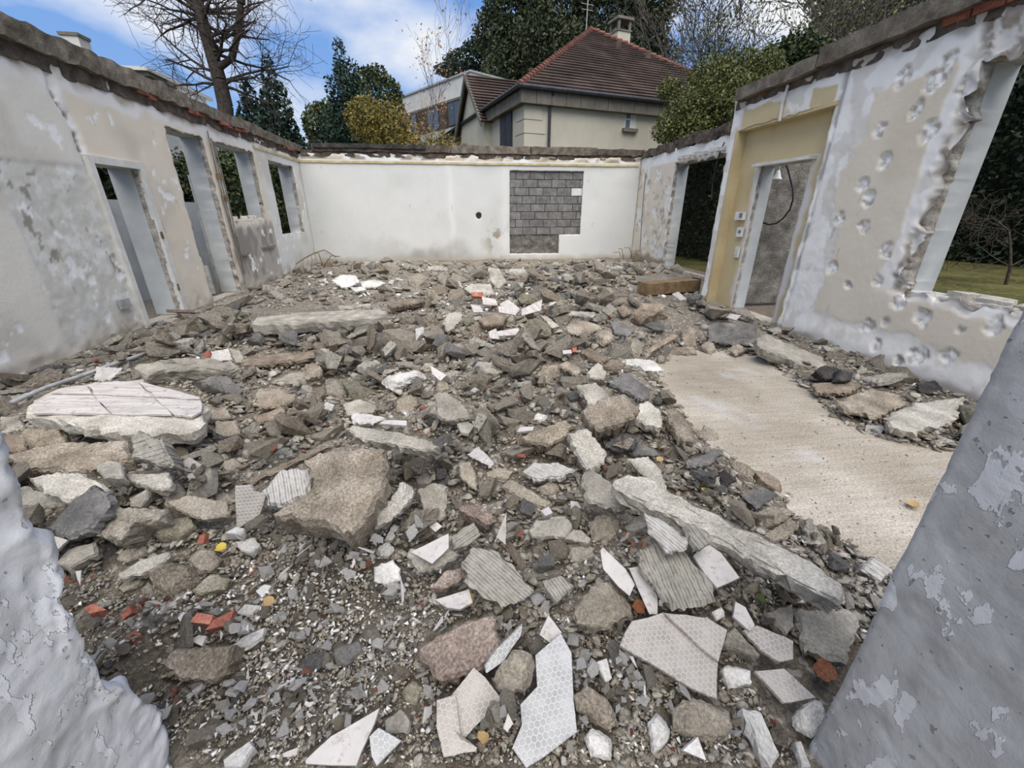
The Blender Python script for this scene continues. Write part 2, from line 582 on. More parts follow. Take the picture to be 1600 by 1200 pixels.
def build_wall(name, place, u0, u1, ztop, openings, cell, colfn, dispfn, T=0.35, edge=0.03, top_amp=0.03, raw_depth=0.07, seed=0, mats=None, zbase=0.0):
    """place(u, z, d) -> world arrays; d > 0 is into the room. openings: (u0, u1, z0, z1, jaggedness)"""
    def lines(a, b, cuts):
        pts = sorted(set([a, b] + [c for c in cuts if a < c < b]))
        out = []
        for p, q in zip(pts[:-1], pts[1:]):
            n = max(1, int(round((q - p) / cell)))
            out += list(np.linspace(p, q, n + 1)[:-1])
        return np.array(out + [b])
    us = lines(u0, u1, [c for o in openings for c in o[:2]])
    zs = lines(zbase, ztop, [c for o in openings for c in o[2:4]])
    nu, nz = len(us), len(zs)
    U, Z = np.meshgrid(us, zs, indexing='ij')
    uc, zc = (us[:-1] + us[1:]) / 2, (zs[:-1] + zs[1:]) / 2
    keep = np.ones((nu - 1, nz - 1), bool)
    near = np.full(U.shape, 9.0)
    jag = np.zeros(U.shape)
    for (a, b, c, d, j) in openings:
        keep &= ~((uc[:, None] > a) & (uc[:, None] < b) & (zc[None, :] > c) & (zc[None, :] < d))
        dx = np.maximum(np.maximum(a - U, U - b), 0)
        dz = np.maximum(np.maximum(c - Z, Z - d), 0)
        dist = np.hypot(dx, dz)
        jag = np.where(dist < near, j, jag)
        near = np.minimum(near, dist)
    w = np.exp(-near / 0.08) * jag
    topw = sstep(ztop - 0.12, ztop, Z)
    du = (fbm(U * 9, Z * 9, 0, seed + 3, 3) - 0.5) * 2.4 * edge * w
    dz = (fbm(U * 9, Z * 9, 5, seed + 4, 3) - 0.5) * 2.4 * edge * w + (fbm(U * 5, Z * 0, 1, seed + 6, 4) - 0.5) * 2 * top_amp * topw
    dep = dispfn(U, Z) - np.exp(-near / 0.03) * 0.012 * jag * (near > 1e-6)
    rows = []
    rows.append(np.stack(place(U + du, Z + dz, dep), -1).reshape(-1, 3))
    rows.append(np.stack(place(U + du * 0.7, Z + dz, dep * 0 - raw_depth + (fbm(U * 14, Z * 14, 2, seed + 9, 2) - 0.5) * 0.05 * np.minimum(jag, 1)), -1).reshape(-1, 3))
    rows.append(np.stack(place(U, Z + dz * topw, dep * 0 - raw_depth - 0.012), -1).reshape(-1, 3))
    rows.append(np.stack(place(U, Z + dz * topw, dep * 0 - T), -1).reshape(-1, 3))
    N = nu * nz
    col = colfn(U, Z).reshape(-1, 3)
    cols = np.concatenate([col, np.tile(np.array([[0.42, 0.40, 0.36]]), (3 * N, 1))])
    vid = np.arange(N).reshape(nu, nz)
    a, b_, c, d = vid[:-1, :-1], vid[1:, :-1], vid[1:, 1:], vid[:-1, 1:]
    q = np.stack([a, b_, c, d], -1)[keep]
    back = q[:, ::-1] + 3 * N
    rim, mi = [], []
    kp = np.zeros((nu + 1, nz + 1), bool)
    kp[1:-1, 1:-1] = keep
    # edges between kept and missing cells
    for axis in (0, 1):
        A, B = (kp[:-1, 1:-1], kp[1:, 1:-1]) if axis == 0 else (kp[1:-1, :-1], kp[1:-1, 1:])
        for sgn, mask in ((1, A & ~B), (-1, B & ~A)):
            ii, jj = np.nonzero(mask)
            if axis == 0:
                e0, e1 = vid[ii, jj], vid[ii, jj + 1]
            else:
                e0, e1 = vid[ii + 1, jj], vid[ii, jj]
            if sgn < 0:
                e0, e1 = e1, e0
            for s, mt in ((0, 2), (1, 2), (2, 1)):
                rim.append(np.stack([e0 + s * N, e0 + (s + 1) * N, e1 + (s + 1) * N, e1 + s * N], -1))
                mi.append(np.full(len(e0), mt))
    faces = np.concatenate([q, back] + rim)
    midx = np.concatenate([np.zeros(len(q)), np.full(len(back), 1)] + mi)
    allv = np.concatenate(rows)
    used = np.unique(faces)
    remap = np.full(len(allv), -1)
    remap[used] = np.arange(len(used))
    o = mesh_obj(name, allv[used], remap[faces], mats or [M['wall'], M['reveal'], M['raw']], None, midx, cols[used])
    bm = bmesh.new()
    bm.from_mesh(o.data)
    bmesh.ops.recalc_face_normals(bm, faces=bm.faces)
    bm.to_mesh(o.data)
    bm.free()
    return tag(o, kind='structure')


def blend(c, k, f):
    f = np.asarray(f)[..., None]
    return c * (1 - f) + np.array(k) * f


def full(U, c):
    return np.broadcast_to(np.array(c), U.shape + (3,)).copy()


def chips(U, Z, seed, freq, thr, soft=0.02):
    return sstep(thr, thr + soft, fbm(U * freq, Z * freq, 0, seed, 5, 0.55))


WHITE, OFFW, CREAM, BAREPL = lin(212, 212, 207), lin(214, 210, 199), lin(218, 208, 190), lin(234, 232, 226)
GREYP, BROWNP = lin(158, 153, 144), lin(132, 120, 104)

# --- left wall, x = -4
L_OPEN = [(5.76, 6.5, -0.2, 1.9, 0.25), (7.34, 8.32, -0.2, 2.5, 1.0), (8.62, 10.12, 1.25, 2.5, 1.0), (10.86, 12.35, 0.86, 2.43, 0.8)]


def left_patch(U, Z):
    w = (fbm(U * 5, Z * 5, 3, 71, 3) - 0.5) * 0.25
    return sstep(4.60, 4.64, U + w * 0.3) * sstep(5.72, 5.60, U) * sstep(1.86, 1.84, Z + w * 0.1)


def left_groove(U, Z):
    c = 5.72 - 0.12 * sstep(1.8, 2.8, Z) + (fbm(Z * 4, U * 0, 1, 77, 3) - 0.5) * 0.12
    return np.exp(-((U - c) / 0.045) ** 2) * sstep(1.7, 1.85, Z)


def left_col(U, Z):
    c = full(U, OFFW)
    c = blend(c, CREAM, sstep(5.70, 5.76, U) * (1 - sstep(10.30, 10.42, U)))
    c = blend(c, WHITE, sstep(10.30, 10.42, U))
    c = blend(c, lin(186, 178, 165), sstep(0.55, 0.75, fbm(U * 1.3, Z * 1.3, 0, 5, 3)) * 0.5)
    p = left_patch(U, Z)
    c = blend(c, lin(199, 197, 188), p)
    fl = sstep(0.60, 0.62, fbm(U * 12, Z * 7, 0, 72, 5, 0.6)) * p * sstep(0.42, 0.56, fbm(U * 2.5, Z * 2.0, 0, 73, 2))
    c = blend(c, lin(150, 146, 136), fl * (1 - sstep(0.6, 0.9, np.abs(Z - 1.1)) * 0.6))
    c = blend(c, lin(212, 211, 205), chips(U, Z, 78, 9, 0.58) * p)
    g = left_groove(U, Z)
    c = blend(c, lin(226, 225, 222), np.clip(g * 2, 0, 1) * 0.9)
    c = blend(c, lin(140, 128, 114), sstep(0.52, 0.6, fbm(U * 12, Z * 12, 0, 79, 3)) * sstep(0.5, 0.9, g))
    low = sstep(8.5, 8.56, U) * sstep(10.42, 10.36, U) * sstep(1.22, 1.05, Z + (fbm(U * 5, Z * 5, 0, 4, 3) - .5) * .3)
    c = blend(c, lin(176, 170, 160), low)
    c = blend(c, lin(132, 126, 118), low * sstep(0.5, 0.7, fbm(U * 5, Z * 2.4, 0, 8, 4)) * 0.8)
    pier = sstep(8.28, 8.34, U) * sstep(8.66, 8.6, U) * sstep(1.4, 0.2, Z)
    c = blend(c, lin(150, 144, 134), pier * sstep(0.4, 0.62, fbm(U * 8, Z * 3, 0, 18, 4)))
    c = blend(c, lin(230, 229, 226), chips(U, Z, 31, 5.0, 0.70))
    t = sstep(2.62, 2.8, Z + (fbm(U * 3, Z * 3, 0, 33, 4) - 0.5) * 0.42)
    c = blend(c, lin(224, 222, 217), sstep(2.48, 2.56, Z + (fbm(U * 3, Z * 3, 0, 34, 4) - 0.5) * 0.3))
    c = blend(c, lin(146, 134, 118), t * 0.8)
    bse = sstep(0.2, 0.06, Z + (fbm(U * 4, Z * 4, 0, 35, 4) - 0.5) * 0.3)
    c = blend(c, lin(188, 178, 164), bse * 0.85)
    br = sstep(0.5, 0.6, fbm(U * 9, Z * 9, 0, 36, 4)) * sstep(0.35, 0.1, Z) * sstep(4.9, 5.1, U) * sstep(5.8, 5.7, U)
    c = blend(c, lin(170, 160, 146), br)
    return c


def left_disp(U, Z):
    d = (fbm(U * 1.5, Z * 1.5, 0, 41, 4) - 0.5) * 0.02
    d = d - left_groove(U, Z) * 0.035 * (0.5 + fbm(U * 14, Z * 14, 0, 42, 2))
    p = left_patch(U, Z)
    d = d - p * 0.006 + p * (fbm(U * 12, Z * 12, 0, 43, 4) - 0.5) * 0.016
    d = d - chips(U, Z, 31, 5.0, 0.70) * 0.004
    d = d + sstep(2.6, 2.79, Z) * (fbm(U * 7, Z * 7, 0, 44, 4) - 0.5) * 0.06
    d = d + sstep(0.25, 0.05, Z) * (fbm(U * 8, Z * 8, 0, 45, 4) - 0.4) * 0.05
    return d


wall_left = build_wall('wall_left', lambda u, z, d: (-4.0 + d, u, z), 1.6, 13.25, 2.80, L_OPEN, 0.025, left_col, left_disp, edge=0.035, top_amp=0.05, seed=100)

# --- back wall, y = 12.9
_d = ray(748, 337)
PIPE = C_O + _d * (12.9 / _d[1])                # the hole where a pipe came through
B_OPEN = [(1.63, 3.79, 0.74, 2.45, 0.4), (1.63, 3.14, 0.2, 0.74, 0.5), (PIPE[0] - 0.045, PIPE[0] + 0.045, PIPE[2] - 0.085, PIPE[2] + 0.085, 0.8), (PIPE[0] - 0.075, PIPE[0] + 0.075, PIPE[2] - 0.05, PIPE[2] + 0.05, 0.8)]


def back_col(U, Z):
    c = full(U, WHITE)
    c = blend(c, lin(202, 202, 195), sstep(0.4, 0.65, fbm(U * 0.7, Z * 0.9, 0, 51, 3)) * 0.7)
    c = blend(c, lin(224, 224, 221), np.exp(-((U + 0.05 + (fbm(Z * 2, U * 0, 0, 52, 2) - .5) * .1) / 0.09) ** 2) * 0.8)
    c = blend(c, lin(224, 224, 221), np.exp(-((U - 1.5) / 0.12) ** 2) * 0.6)
    gr = sstep(0.75, 0.05, Z + (fbm(U * 1.7, Z * 1.7, 0, 53, 4) - 0.5) * 0.9) * np.exp(-((U + 0.6) / 1.6) ** 2)
    c = blend(c, lin(140, 136, 130), gr * 0.85)
    st = sstep(0.53, 0.62, fbm(U * 5, Z * 4, 0, 54, 5)) * np.exp(-((U - 1.25) / 0.35) ** 2) * np.exp(-((Z - 0.6) / 0.4) ** 2)
    c = blend(c, lin(150, 138, 118), st)
    c = blend(c, lin(176, 168, 152), sstep(0.22, 0.02, Z + (fbm(U * 4, Z * 4, 0, 55, 4) - .5) * .2) * 0.8)
    c = blend(c, lin(228, 228, 224), sstep(2.66, 2.68, Z))
    c = blend(c, lin(142, 130, 112), sstep(0.46, 0.56, fbm(U * 3.2, Z * 6, 0, 56, 4)) * sstep(2.66, 2.70, Z) * 0.9)
    c = blend(c, lin(205, 190, 165), sstep(0.52, 0.6, fbm(U * 2, Z * 6, 0, 57, 4)) * sstep(2.66, 2.70, Z) * 0.8)
    return c


def back_disp(U, Z):
    d = (fbm(U * 1.2, Z * 1.2, 0, 61, 4) - 0.5) * 0.02
    d = d + sstep(2.66, 2.72, Z) * (fbm(U * 5, Z * 7, 0, 62, 4) - 0.5) * 0.07
    return d - np.exp(-((U - 1.25) / 0.3) ** 2) * np.exp(-((Z - 0.6) / 0.35) ** 2) * sstep(0.5, 0.6, fbm(U * 5, Z * 4, 0, 54, 5)) * 0.01


wall_back = build_wall('wall_back', lambda u, z, d: (u, 12.9 - d, z), -4.0, 5.5, 2.80, B_OPEN, 0.035, back_col, back_disp, edge=0.02, top_amp=0.05, seed=200)

# blocks that close the old window, each one a piece of the back wall
mb = MB()
mb.box((1.55, 13.02, 0.66), (3.87, 13.2, 2.5))
mb.build('block_mortar', M['joint'], wall_back)
variants = []
for s in range(3):
    v, f = rough_box_mesh(0.4, 0.1, 0.195, 0.05, 0.004, 300 + s)
    variants.append((v, f))
bh = 1.71 / 8
blocks = []
for r in range(8):
    x = 1.63 - (0.21 if r % 2 else 0.02) - 0.03 * (r % 3)
    while x < 3.76:
        w = 0.42
        a, b_ = max(x, 1.60) + 0.008, min(x + w, 3.82) - 0.008
        if b_ - a > 0.05:
            blocks.append((a, b_, 0.74 + r * bh + 0.008, 0.74 + (r + 1) * bh - 0.008, r))
        x += w
for k, (a, b_, c, d, r) in enumerate(blocks):
    v, f = variants[k % 3]
    v = v.copy() * np.array([(b_ - a) / 0.4, 1, (d - c) / 0.195])
    wh = (r == 5 and b_ > 3.6)
    mesh_obj('block', v, f, M['block_white'] if wh else M['block'], wall_back, matrix=Matrix.Translation((a, 12.952 + rng.uniform(-0.006, 0.006), c)))
# the dark infill of rubble masonry under it
v, f = rough_box_mesh(1.6, 0.12, 0.56, 0.045, 0.035, 330)
mesh_obj('rubble_infill', v, f, M['roughcast'], wall_back, matrix=Matrix.Translation((1.58, 12.98, 0.19)))
# ochre moulding line under the ring beam
for nm, L, mtx in (('ochre_moulding', 9.4, Matrix.Translation((-3.97, 12.868, 2.585))),):
    v, f = rough_box_mesh(L, 0.05, 0.05, 0.05, 0.006, 340)
    mesh_obj(nm, v, f, M['ochre_line'], wall_back, matrix=mtx)
v, f = rough_box_mesh(2.7, 0.04, 0.045, 0.05, 0.006, 341)
mesh_obj('ochre_moulding', v, f, M['ochre_line'], wall_left, matrix=Matrix.Translation((-3.97, 10.2, 2.59)) @ Matrix.Rotation(math.radians(90), 4, 'Z'))

# --- right wall beyond the jog, x = 5.5
RF_OPEN = [(8.72, 10.80, -0.2, 2.46, 0.9)]


def rfar_col(U, Z):
    c = full(U, lin(212, 204, 188))
    c = blend(c, lin(222, 221, 217), chips(U, Z, 81, 3.0, 0.57))
    c = blend(c, lin(176, 168, 156), chips(U, Z, 82, 7, 0.64))
    c = blend(c, lin(225, 224, 220), sstep(2.5, 2.56, Z))
    c = blend(c, lin(150, 138, 122), sstep(0.3, 0.1, Z + (fbm(U * 4, Z * 4, 0, 83, 4) - .5) * .3))
    c = blend(c, lin(228, 227, 224), np.exp(-(np.abs(U - 8.72) / 0.25) ** 2) * sstep(0.4, 0.5, fbm(U * 6, Z * 6, 0, 84, 3)))
    return c


wall_right_far = build_wall('wall_right_far', lambda u, z, d: (5.5 - d, u, z), 6.43, 12.9, 2.80, RF_OPEN, 0.04, rfar_col,
                            lambda U, Z: (fbm(U * 2, Z * 2, 0, 86, 4) - 0.5) * 0.03 - chips(U, Z, 81, 3.0, 0.57) * 0.01, edge=0.06, top_amp=0.06, seed=220)
# row of chipped lugs over that opening
for k in range(9):
    v, f = rough_box_mesh(0.05, 0.13, 0.07, 0.025, 0.012, 350 + k)
    mesh_obj('plaster_lug', v, f, M['white'], wall_right_far, matrix=Matrix.Translation((5.46, 8.78 + k * 0.22, 2.53 + 0.012 * (k % 3))))

# --- pitted wall, x = 4.05
RN_OPEN = [(4.64, 6.28, -0.2, 2.45, 0.5), (1.35, 3.32, 0.71, 2.44, 1.6)]
SPALL = [(1000 + x / 2.667, y / 2.667, r / 2.667) for x, y, r in
         [(1095, 320, 45), (1230, 335, 56), (1285, 250, 32), (1200, 545, 48), (1145, 465, 36), (1000, 540, 30), (1018, 670, 36), (925, 770, 34), (950, 825, 34),
          (935, 945, 30), (830, 910, 30), (1030, 1040, 32), (800, 1115, 30)]]
SPALL += [(1200 + x / 2.4, 200 + y / 2.4, r / 2.4) for x, y, r in
          [(437, 125, 30), (445, 465, 26), (300, 590, 20), (413, 575, 22), (490, 650, 30), (440, 725, 17), (370, 740, 30), (403, 815, 26), (575, 710, 36), (730, 755, 20), (560, 852, 38), (675, 848, 32), (497, 873, 22), (850, 750, 36)]]
SP = []
for (px, py, pr) in SPALL:
    p, q = on_x(px, py, 4.05), on_x(px, py - pr, 4.05)
    SP.append((p[1], p[2], abs(q[2] - p[2])))


def spalls(U, Z):
    m = np.zeros(U.shape)
    wu = (fbm(U * 14, Z * 14, 0, 91, 3) - 0.5) * 0.07
    wz = (fbm(U * 14, Z * 14, 7, 92, 3) - 0.5) * 0.07
    for (a, b, r) in SP:
        d = np.hypot((U + wu - a) / (r * 0.85), (Z + wz - b) / r)
        m = np.maximum(m, sstep(1.05, 0.9, d))
    return m


def rnear_white(U, Z):
    w = (fbm(U * 2.2, Z * 2.2, 0, 93, 5, 0.55) - 0.5) * 0.9
    side = sstep(4.18, 4.22, U + w * 0.55 + 0.10 * np.sin(Z * 2.2)) * sstep(4.75, 4.6, U)
    top = sstep(2.50, 2.53, Z + w * 0.5)
    base = sstep(0.32, 0.29, Z + w * 0.35)
    jamb = sstep(3.52, 3.49, U + w * 0.25) * sstep(0.65, 0.8, Z)
    sill = sstep(0.62, 0.64, Z + w * 0.12) * sstep(3.4, 3.3, U) * sstep(0.8, 0.71, Z)
    far = sstep(6.24, 6.27, U) * 1.0
    return np.clip(np.maximum.reduce([side, top, base * 0.8, jamb, sill, far]), 0, 1)


def rnear_col(U, Z):
    c = full(U, CREAM)
    c = blend(c, lin(208, 198, 179), sstep(0.45, 0.65, fbm(U * 1.4, Z * 1.4, 0, 94, 3)) * 0.7)
    ww = rnear_white(U, Z)
    c = blend(c, BAREPL, ww)
    c = blend(c, lin(205, 200, 190), ww * sstep(0.55, 0.65, fbm(U * 5, Z * 5, 0, 95, 4)) * 0.7)
    sp = spalls(U, Z)
    c = blend(c, BAREPL, sp)
    c = blend(c, lin(188, 180, 168), sp * sstep(0.5, 0.6, fbm(U * 30, Z * 30, 0, 106, 2)) * 0.8)
    # ochre paint over the recessed doorway
    och = sstep(4.66, 4.68, U) * sstep(6.22, 6.2, U) * sstep(2.44, 2.45, Z) * sstep(2.66, 2.64, Z + (fbm(U * 3, Z * 3, 0, 96, 4) - .5) * .16)
    och = och * (1 - sstep(5.0, 5.02, U) * sstep(5.42, 5.4, U) * 0.9)
    c = blend(c, lin(200, 184, 146), och)
    gv = np.exp(-((U - 4.6) / 0.035) ** 2)
    c = blend(c, lin(150, 148, 144), gv * 0.8 * sstep(0.4, 0.55, fbm(U * 10, Z * 6, 0, 97, 3)))
    raw = sstep(3.44, 3.36, U + (fbm(U * 6, Z * 6, 0, 98, 4) - .5) * .22) * sstep(0.66, 0.74, Z)
    c = blend(c, lin(160, 150, 138), raw)
    c = blend(c, lin(216, 213, 207), raw * sstep(0.5, 0.56, fbm(U * 9, Z * 9, 0, 99, 4)))
    t = sstep(2.68, 2.8, Z + (fbm(U * 4, Z * 4, 0, 88, 4) - 0.5) * 0.25)
    c = blend(c, lin(150, 140, 126), t * 0.75)
    c = blend(c, lin(170, 164, 156), sstep(0.09, 0.03, Z + (fbm(U * 5, Z * 5, 0, 87, 3) - .5) * .12))
    return c


def rnear_disp(U, Z):
    d = (fbm(U * 1.5, Z * 1.5, 0, 101, 4) - 0.5) * 0.018
    s = spalls(U, Z)
    d = d - s * (0.008 + 0.05 * (fbm(U * 22, Z * 22, 0, 102, 3) - 0.3))
    d = d + rnear_white(U, Z) * (-0.004 + (fbm(U * 8, Z * 8, 0, 103, 3) - .5) * 0.012)
    raw = sstep(3.44, 3.36, U + (fbm(U * 6, Z * 6, 0, 98, 4) - .5) * .22) * sstep(0.66, 0.74, Z)
    d = d + raw * ((fbm(U * 10, Z * 10, 0, 104, 4) - 0.5) * 0.10 - 0.015)
    d = d - np.exp(-((U - 4.6) / 0.03) ** 2) * 0.025
    d = d + sstep(2.62, 2.79, Z) * (fbm(U * 6, Z * 6, 0, 105, 4) - 0.5) * 0.07
    d = d + sstep(0.3, 0.1, Z) * 0.02
    return d


wall_right = build_wall('wall_right', lambda u, z, d: (4.05 - d, u, z), 1.0, 6.43, 2.80, RN_OPEN, 0.017, rnear_col, rnear_disp, edge=0.05, top_amp=0.05, raw_depth=0.11, seed=240)

# recessed ochre door surround inside that opening
OCH = plain_mat('ochre_wall_paint', lin(186, 168, 128), lin(202, 186, 148), 2.5, 0.85, bd=0.002)


def och_col(U, Z):
    c = full(U, lin(198, 181, 142))
    c = blend(c, lin(188, 168, 124), sstep(0.45, 0.6, fbm(U * 2, Z * 1.2, 0, 111, 3)) * 0.8)
    e = np.minimum(np.abs(U - 4.93), np.abs(U - 5.78))
    dd = np.where(Z < 2.0, e, np.hypot(e * 0, Z - 1.95) + 0.1)
    c = blend(c, lin(214, 210, 202), sstep(0.13, 0.05, dd + (fbm(U * 6, Z * 4, 0, 112, 4) - .5) * .18))
    return c


surround = build_wall('door_surround', lambda u, z, d: (4.19 - d, u, z), 4.62, 6.30, 2.47, [(4.93, 5.80, -0.2, 1.96, 0.5)], 0.03, och_col,
                      lambda U, Z: (fbm(U * 3, Z * 3, 0, 113, 4) - 0.5) * 0.012, T=0.21, edge=0.035, top_amp=0.0, raw_depth=0.04, seed=260)
surround.parent = wall_right
del surround['kind']
mb = MB()
mb.box((4.045, 6.24, 0), (4.2, 6.30, 2.45))
mb.box((4.055, 4.62, 2.43), (4.2, 6.30, 2.47))
mb.build('ochre_reveal', OCH, wall_right)
mb = MB()
mb.box((4.09, 4.86, 1.955), (4.2, 5.86, 1.99))
mb.build('door_head_trim', M['trim'], wall_right)
mb = MB()
mb.tube([(4.035, 5.42, 2.42), (4.03, 5.43, 2.6), (4.03, 5.40, 2.78)], 0.018, 8)
mb.build('surface_conduit', M['trim'], wall_right)

# --- porch wall in roughcast behind the doorway (the jog of the building)
wall_porch = build_wall('wall_porch', lambda u, z, d: (u, 6.06 - d, z), 4.38, 6.2, 2.80, [], 0.035, lambda U, Z: full(U, lin(150, 146, 138)),
                        lambda U, Z: (fbm(U * 16, Z * 16, 0, 121, 3) - 0.5) * 0.03, T=0.37, seed=280, mats=[M['roughcast'], M['roughcast'], M['raw']])

# --- front wall: the two jambs of the opening the camera stands in
def jamb_grid(name, X, ysign, yedge, ztop, colfn, dispfn, mats, seed, ya=-0.25, cell=0.011, thick=0.5):
    """reveal surface in the plane x = X facing the opening, ragged vertical edge at y = yedge, plus the room face behind it"""
    ys = np.arange(ya, yedge + 1e-6, cell)
    zs = np.arange(-0.02, ztop, cell)
    Y, Z = np.meshgrid(ys, zs, indexing='ij')
    d = dispfn(Y, Z)
    edgew = sstep(yedge - 0.15, yedge, Y)
    Yd = Y + edgew * (fbm(Z * 4.3, Y * 2.5, 0, seed, 5, 0.55) - 0.5) * JAMB_RAG[name]
    s = 1 if X < 0 else -1
    front = np.stack([X + s * d, Yd, Z + 0 * Y], -1)
    # round the far edge over and carry the surface along the room side
    n2 = 26
    t = np.linspace(0, 1, n2)[1:]
    ex = X - s * (t[:, None] * thick)
    ed = (fbm(Z[-1][None, :] * 9, t[:, None] * 8, 0, seed + 3, 4) - 0.5) * JAMB_RAG[name] * 0.7
    side = np.stack([np.broadcast_to(ex, ed.shape) + s * d[-1][None, :] * (1 - t[:, None]), Yd[-1][None, :] + 0.02 * np.minimum(t[:, None] * 8, 1) + ed, np.broadcast_to(zs[None, :], ed.shape)], -1)
    G = np.concatenate([front, side], 0)
    nu, nz = G.shape[:2]
    topj = (fbm(np.arange(nu) * 0.2, 0, 0, seed + 5, 3) - 0.5) * 0.15
    G[..., 2] += (np.linspace(0, 1, nz)[None, :] > 0.985) * topj[:, None]
    col = np.concatenate([colfn(Y, Z), np.broadcast_to(np.array(lin(196, 194, 190)), side.shape)], 0)
    vid = np.arange(nu * nz).reshape(nu, nz)
    q = np.stack([vid[:-1, :-1], vid[1:, :-1], vid[1:, 1:], vid[:-1, 1:]], -1).reshape(-1, 4)
    verts = list(map(tuple, G.reshape(-1, 3)))
    # close the back and the top with simple faces
    base = len(verts)
    xb, yb = X - s * thick, ya
    verts += [(xb, yb, -0.02), (xb, yb, ztop)]
    faces = [tuple(f) for f in q]
    faces.append(tuple([int(vid[i, -1]) for i in range(nu)] + [base + 1]))
    faces.append(tuple([int(i) for i in vid[0, :]] + [base + 1, base]))
    cols = np.concatenate([col.reshape(-1, 3), np.tile(lin(190, 188, 184), (2, 1))])
    o = mesh_obj(name, verts, faces, mats, None, None, cols, smooth=True)
    return tag(o, kind='structure')


JAMB_RAG = {'wall_front_left': 0.16, 'wall_front_right': 0.014}


def fl_col(Y, Z):
    c = full(Y, lin(222, 224, 227))
    e = sstep(0.60, 0.68, Y + (fbm(Y * 9, Z * 9, 0, 131, 4) - .5) * .2)
    c = blend(c, lin(200, 195, 193), e)
    c = blend(c, lin(170, 162, 158), e * sstep(0.52, 0.6, fbm(Y * 40, Z * 40, 0, 138, 3)) * 0.7)
    c = blend(c, lin(196, 194, 192), sstep(0.56, 0.62, fbm(Y * 11, Z * 8, 0, 132, 4)) * 0.5)
    return c


def fl_disp(Y, Z):
    wy, wz = (fbm(Y * 6, Z * 6, 2, 151, 3) - .5) * 0.14, (fbm(Y * 6, Z * 6, 8, 152, 3) - .5) * 0.14
    d = (fbm((Y + wy) * 5, (Z + wz) * 3.5, 0, 133, 3, 0.42) - 0.5) * 0.055
    d += np.abs(fbm((Y + wy) * 14, (Z + wz) * 9, 0, 134, 5, 0.6) - 0.5) * -0.016
    e = sstep(0.58, 0.70, Y + (fbm(Y * 9, Z * 9, 0, 131, 4) - .5) * .2)
    d += e * (fbm(Y * 22, Z * 22, 0, 136, 4, 0.6) - 0.5) * 0.03
    d += (fbm(Y * 50, Z * 50, 0, 139, 3) - 0.5) * 0.006
    return d


wall_front_left = jamb_grid('wall_front_left', -0.80, 1, 0.715, 1.35, fl_col, fl_disp, M['jamb_white'], 137, cell=0.0085)


def fr_col(Y, Z):
    c = full(Y, lin(158, 160, 163))
    c = blend(c, lin(142, 141, 140), sstep(0.48, 0.66, fbm(Y * 6, Z * 5, 0, 141, 4)) * 0.7)
    c = blend(c, lin(178, 180, 183), fr_flake(Y, Z) * 0.8)
    c = blend(c, lin(122, 119, 116), sstep(0.64, 0.66, fbm(Y * 34, Z * 34, 0, 144, 2)) * 0.8)
    dg = np.abs((Z - 0.46) - (0.50 - Y) * 2.2)
    c = blend(c, lin(126, 124, 123), sstep(0.010, 0.004, dg) * sstep(0.15, 0.3, Y) * 0.8)
    return c


def fr_flake(Y, Z):
    f1 = sstep(0.625, 0.635, fbm(Y * 16 + Z * 3, Z * 20, 0, 142, 4, 0.5))
    f2 = sstep(0.575, 0.583, fbm(Y * 11, Z * 9, 0, 143, 5, 0.5)) * sstep(0.85, 0.4, Z)
    return np.maximum(f1, f2)


def fr_disp(Y, Z):
    d = (fbm(Y * 4, Z * 4, 0, 145, 3) - 0.5) * 0.010
    d += fr_flake(Y, Z) * 0.0022
    d -= sstep(0.64, 0.66, fbm(Y * 34, Z * 34, 0, 144, 2)) * 0.002
    return d


wall_front_right = jamb_grid('wall_front_right', 0.85, -1, 0.51, 1.75, fr_col, fr_disp, M['jamb_grey'], 147)

# ------------------------------------------------------------------ ring beams on the wall tops
def beam(parent, name, place_m, L, W, H, seed, mat='beam', amp=0.02, cell=0.06):
    return rough_box(name, L, W, H, cell, amp, M[mat], parent, place_m, seed)


RZ90 = Matrix.Rotation(math.radians(90), 4, 'Z')
# left: beam over a dark brick layer; pieces run along y
yy = 1.8
k = 0
for L, h in ((2.6, 0.22), (1.9, 0.20), (1.75, 0.2), (2.6, 0.17), (2.4, 0.16)):
    beam(wall_left, 'ring_beam', Matrix.Translation((-3.93 + 0.01 * (k % 2), yy, 2.84)) @ RZ90, L, 0.40, h, 400 + k, amp=0.03)
    yy += L + 0.012
    k += 1
beam(wall_left, 'masonry_layer', Matrix.Translation((-3.985, 1.8, 2.70)) @ RZ90, 11.4, 0.33, 0.16, 410, 'beam_dark', 0.035)
BRK, BRKF = rough_box_mesh(0.21, 0.11, 0.055, 0.03, 0.008, 420)
brick_mesh = None


def brick_piece(parent, mtx):
    global brick_mesh
    if brick_mesh is None:
        o = mesh_obj('brick', BRK, BRKF, M['brick'], parent, matrix=mtx)
        brick_mesh = o.data
    else:
        o = bpy.data.objects.new('brick', brick_mesh)
        COL.objects.link(o)
        o.matrix_world = mtx
        o.parent = parent
    return o


for y in [6.9, 7.12, 8.0, 8.24, 8.9, 9.2, 9.45, 9.7, 11.6, 11.85, 12.1, 12.35]:
    brick_piece(wall_left, Matrix.Translation((-3.93 + rng.uniform(-0.02, 0.02), y, 2.795 + rng.uniform(-0.01, 0.015))) @ Matrix.Rotation(math.radians(90 + rng.uniform(-12, 12)), 4, 'Z') @ Matrix.Rotation(rng.uniform(-.15, .15), 4, 'X'))
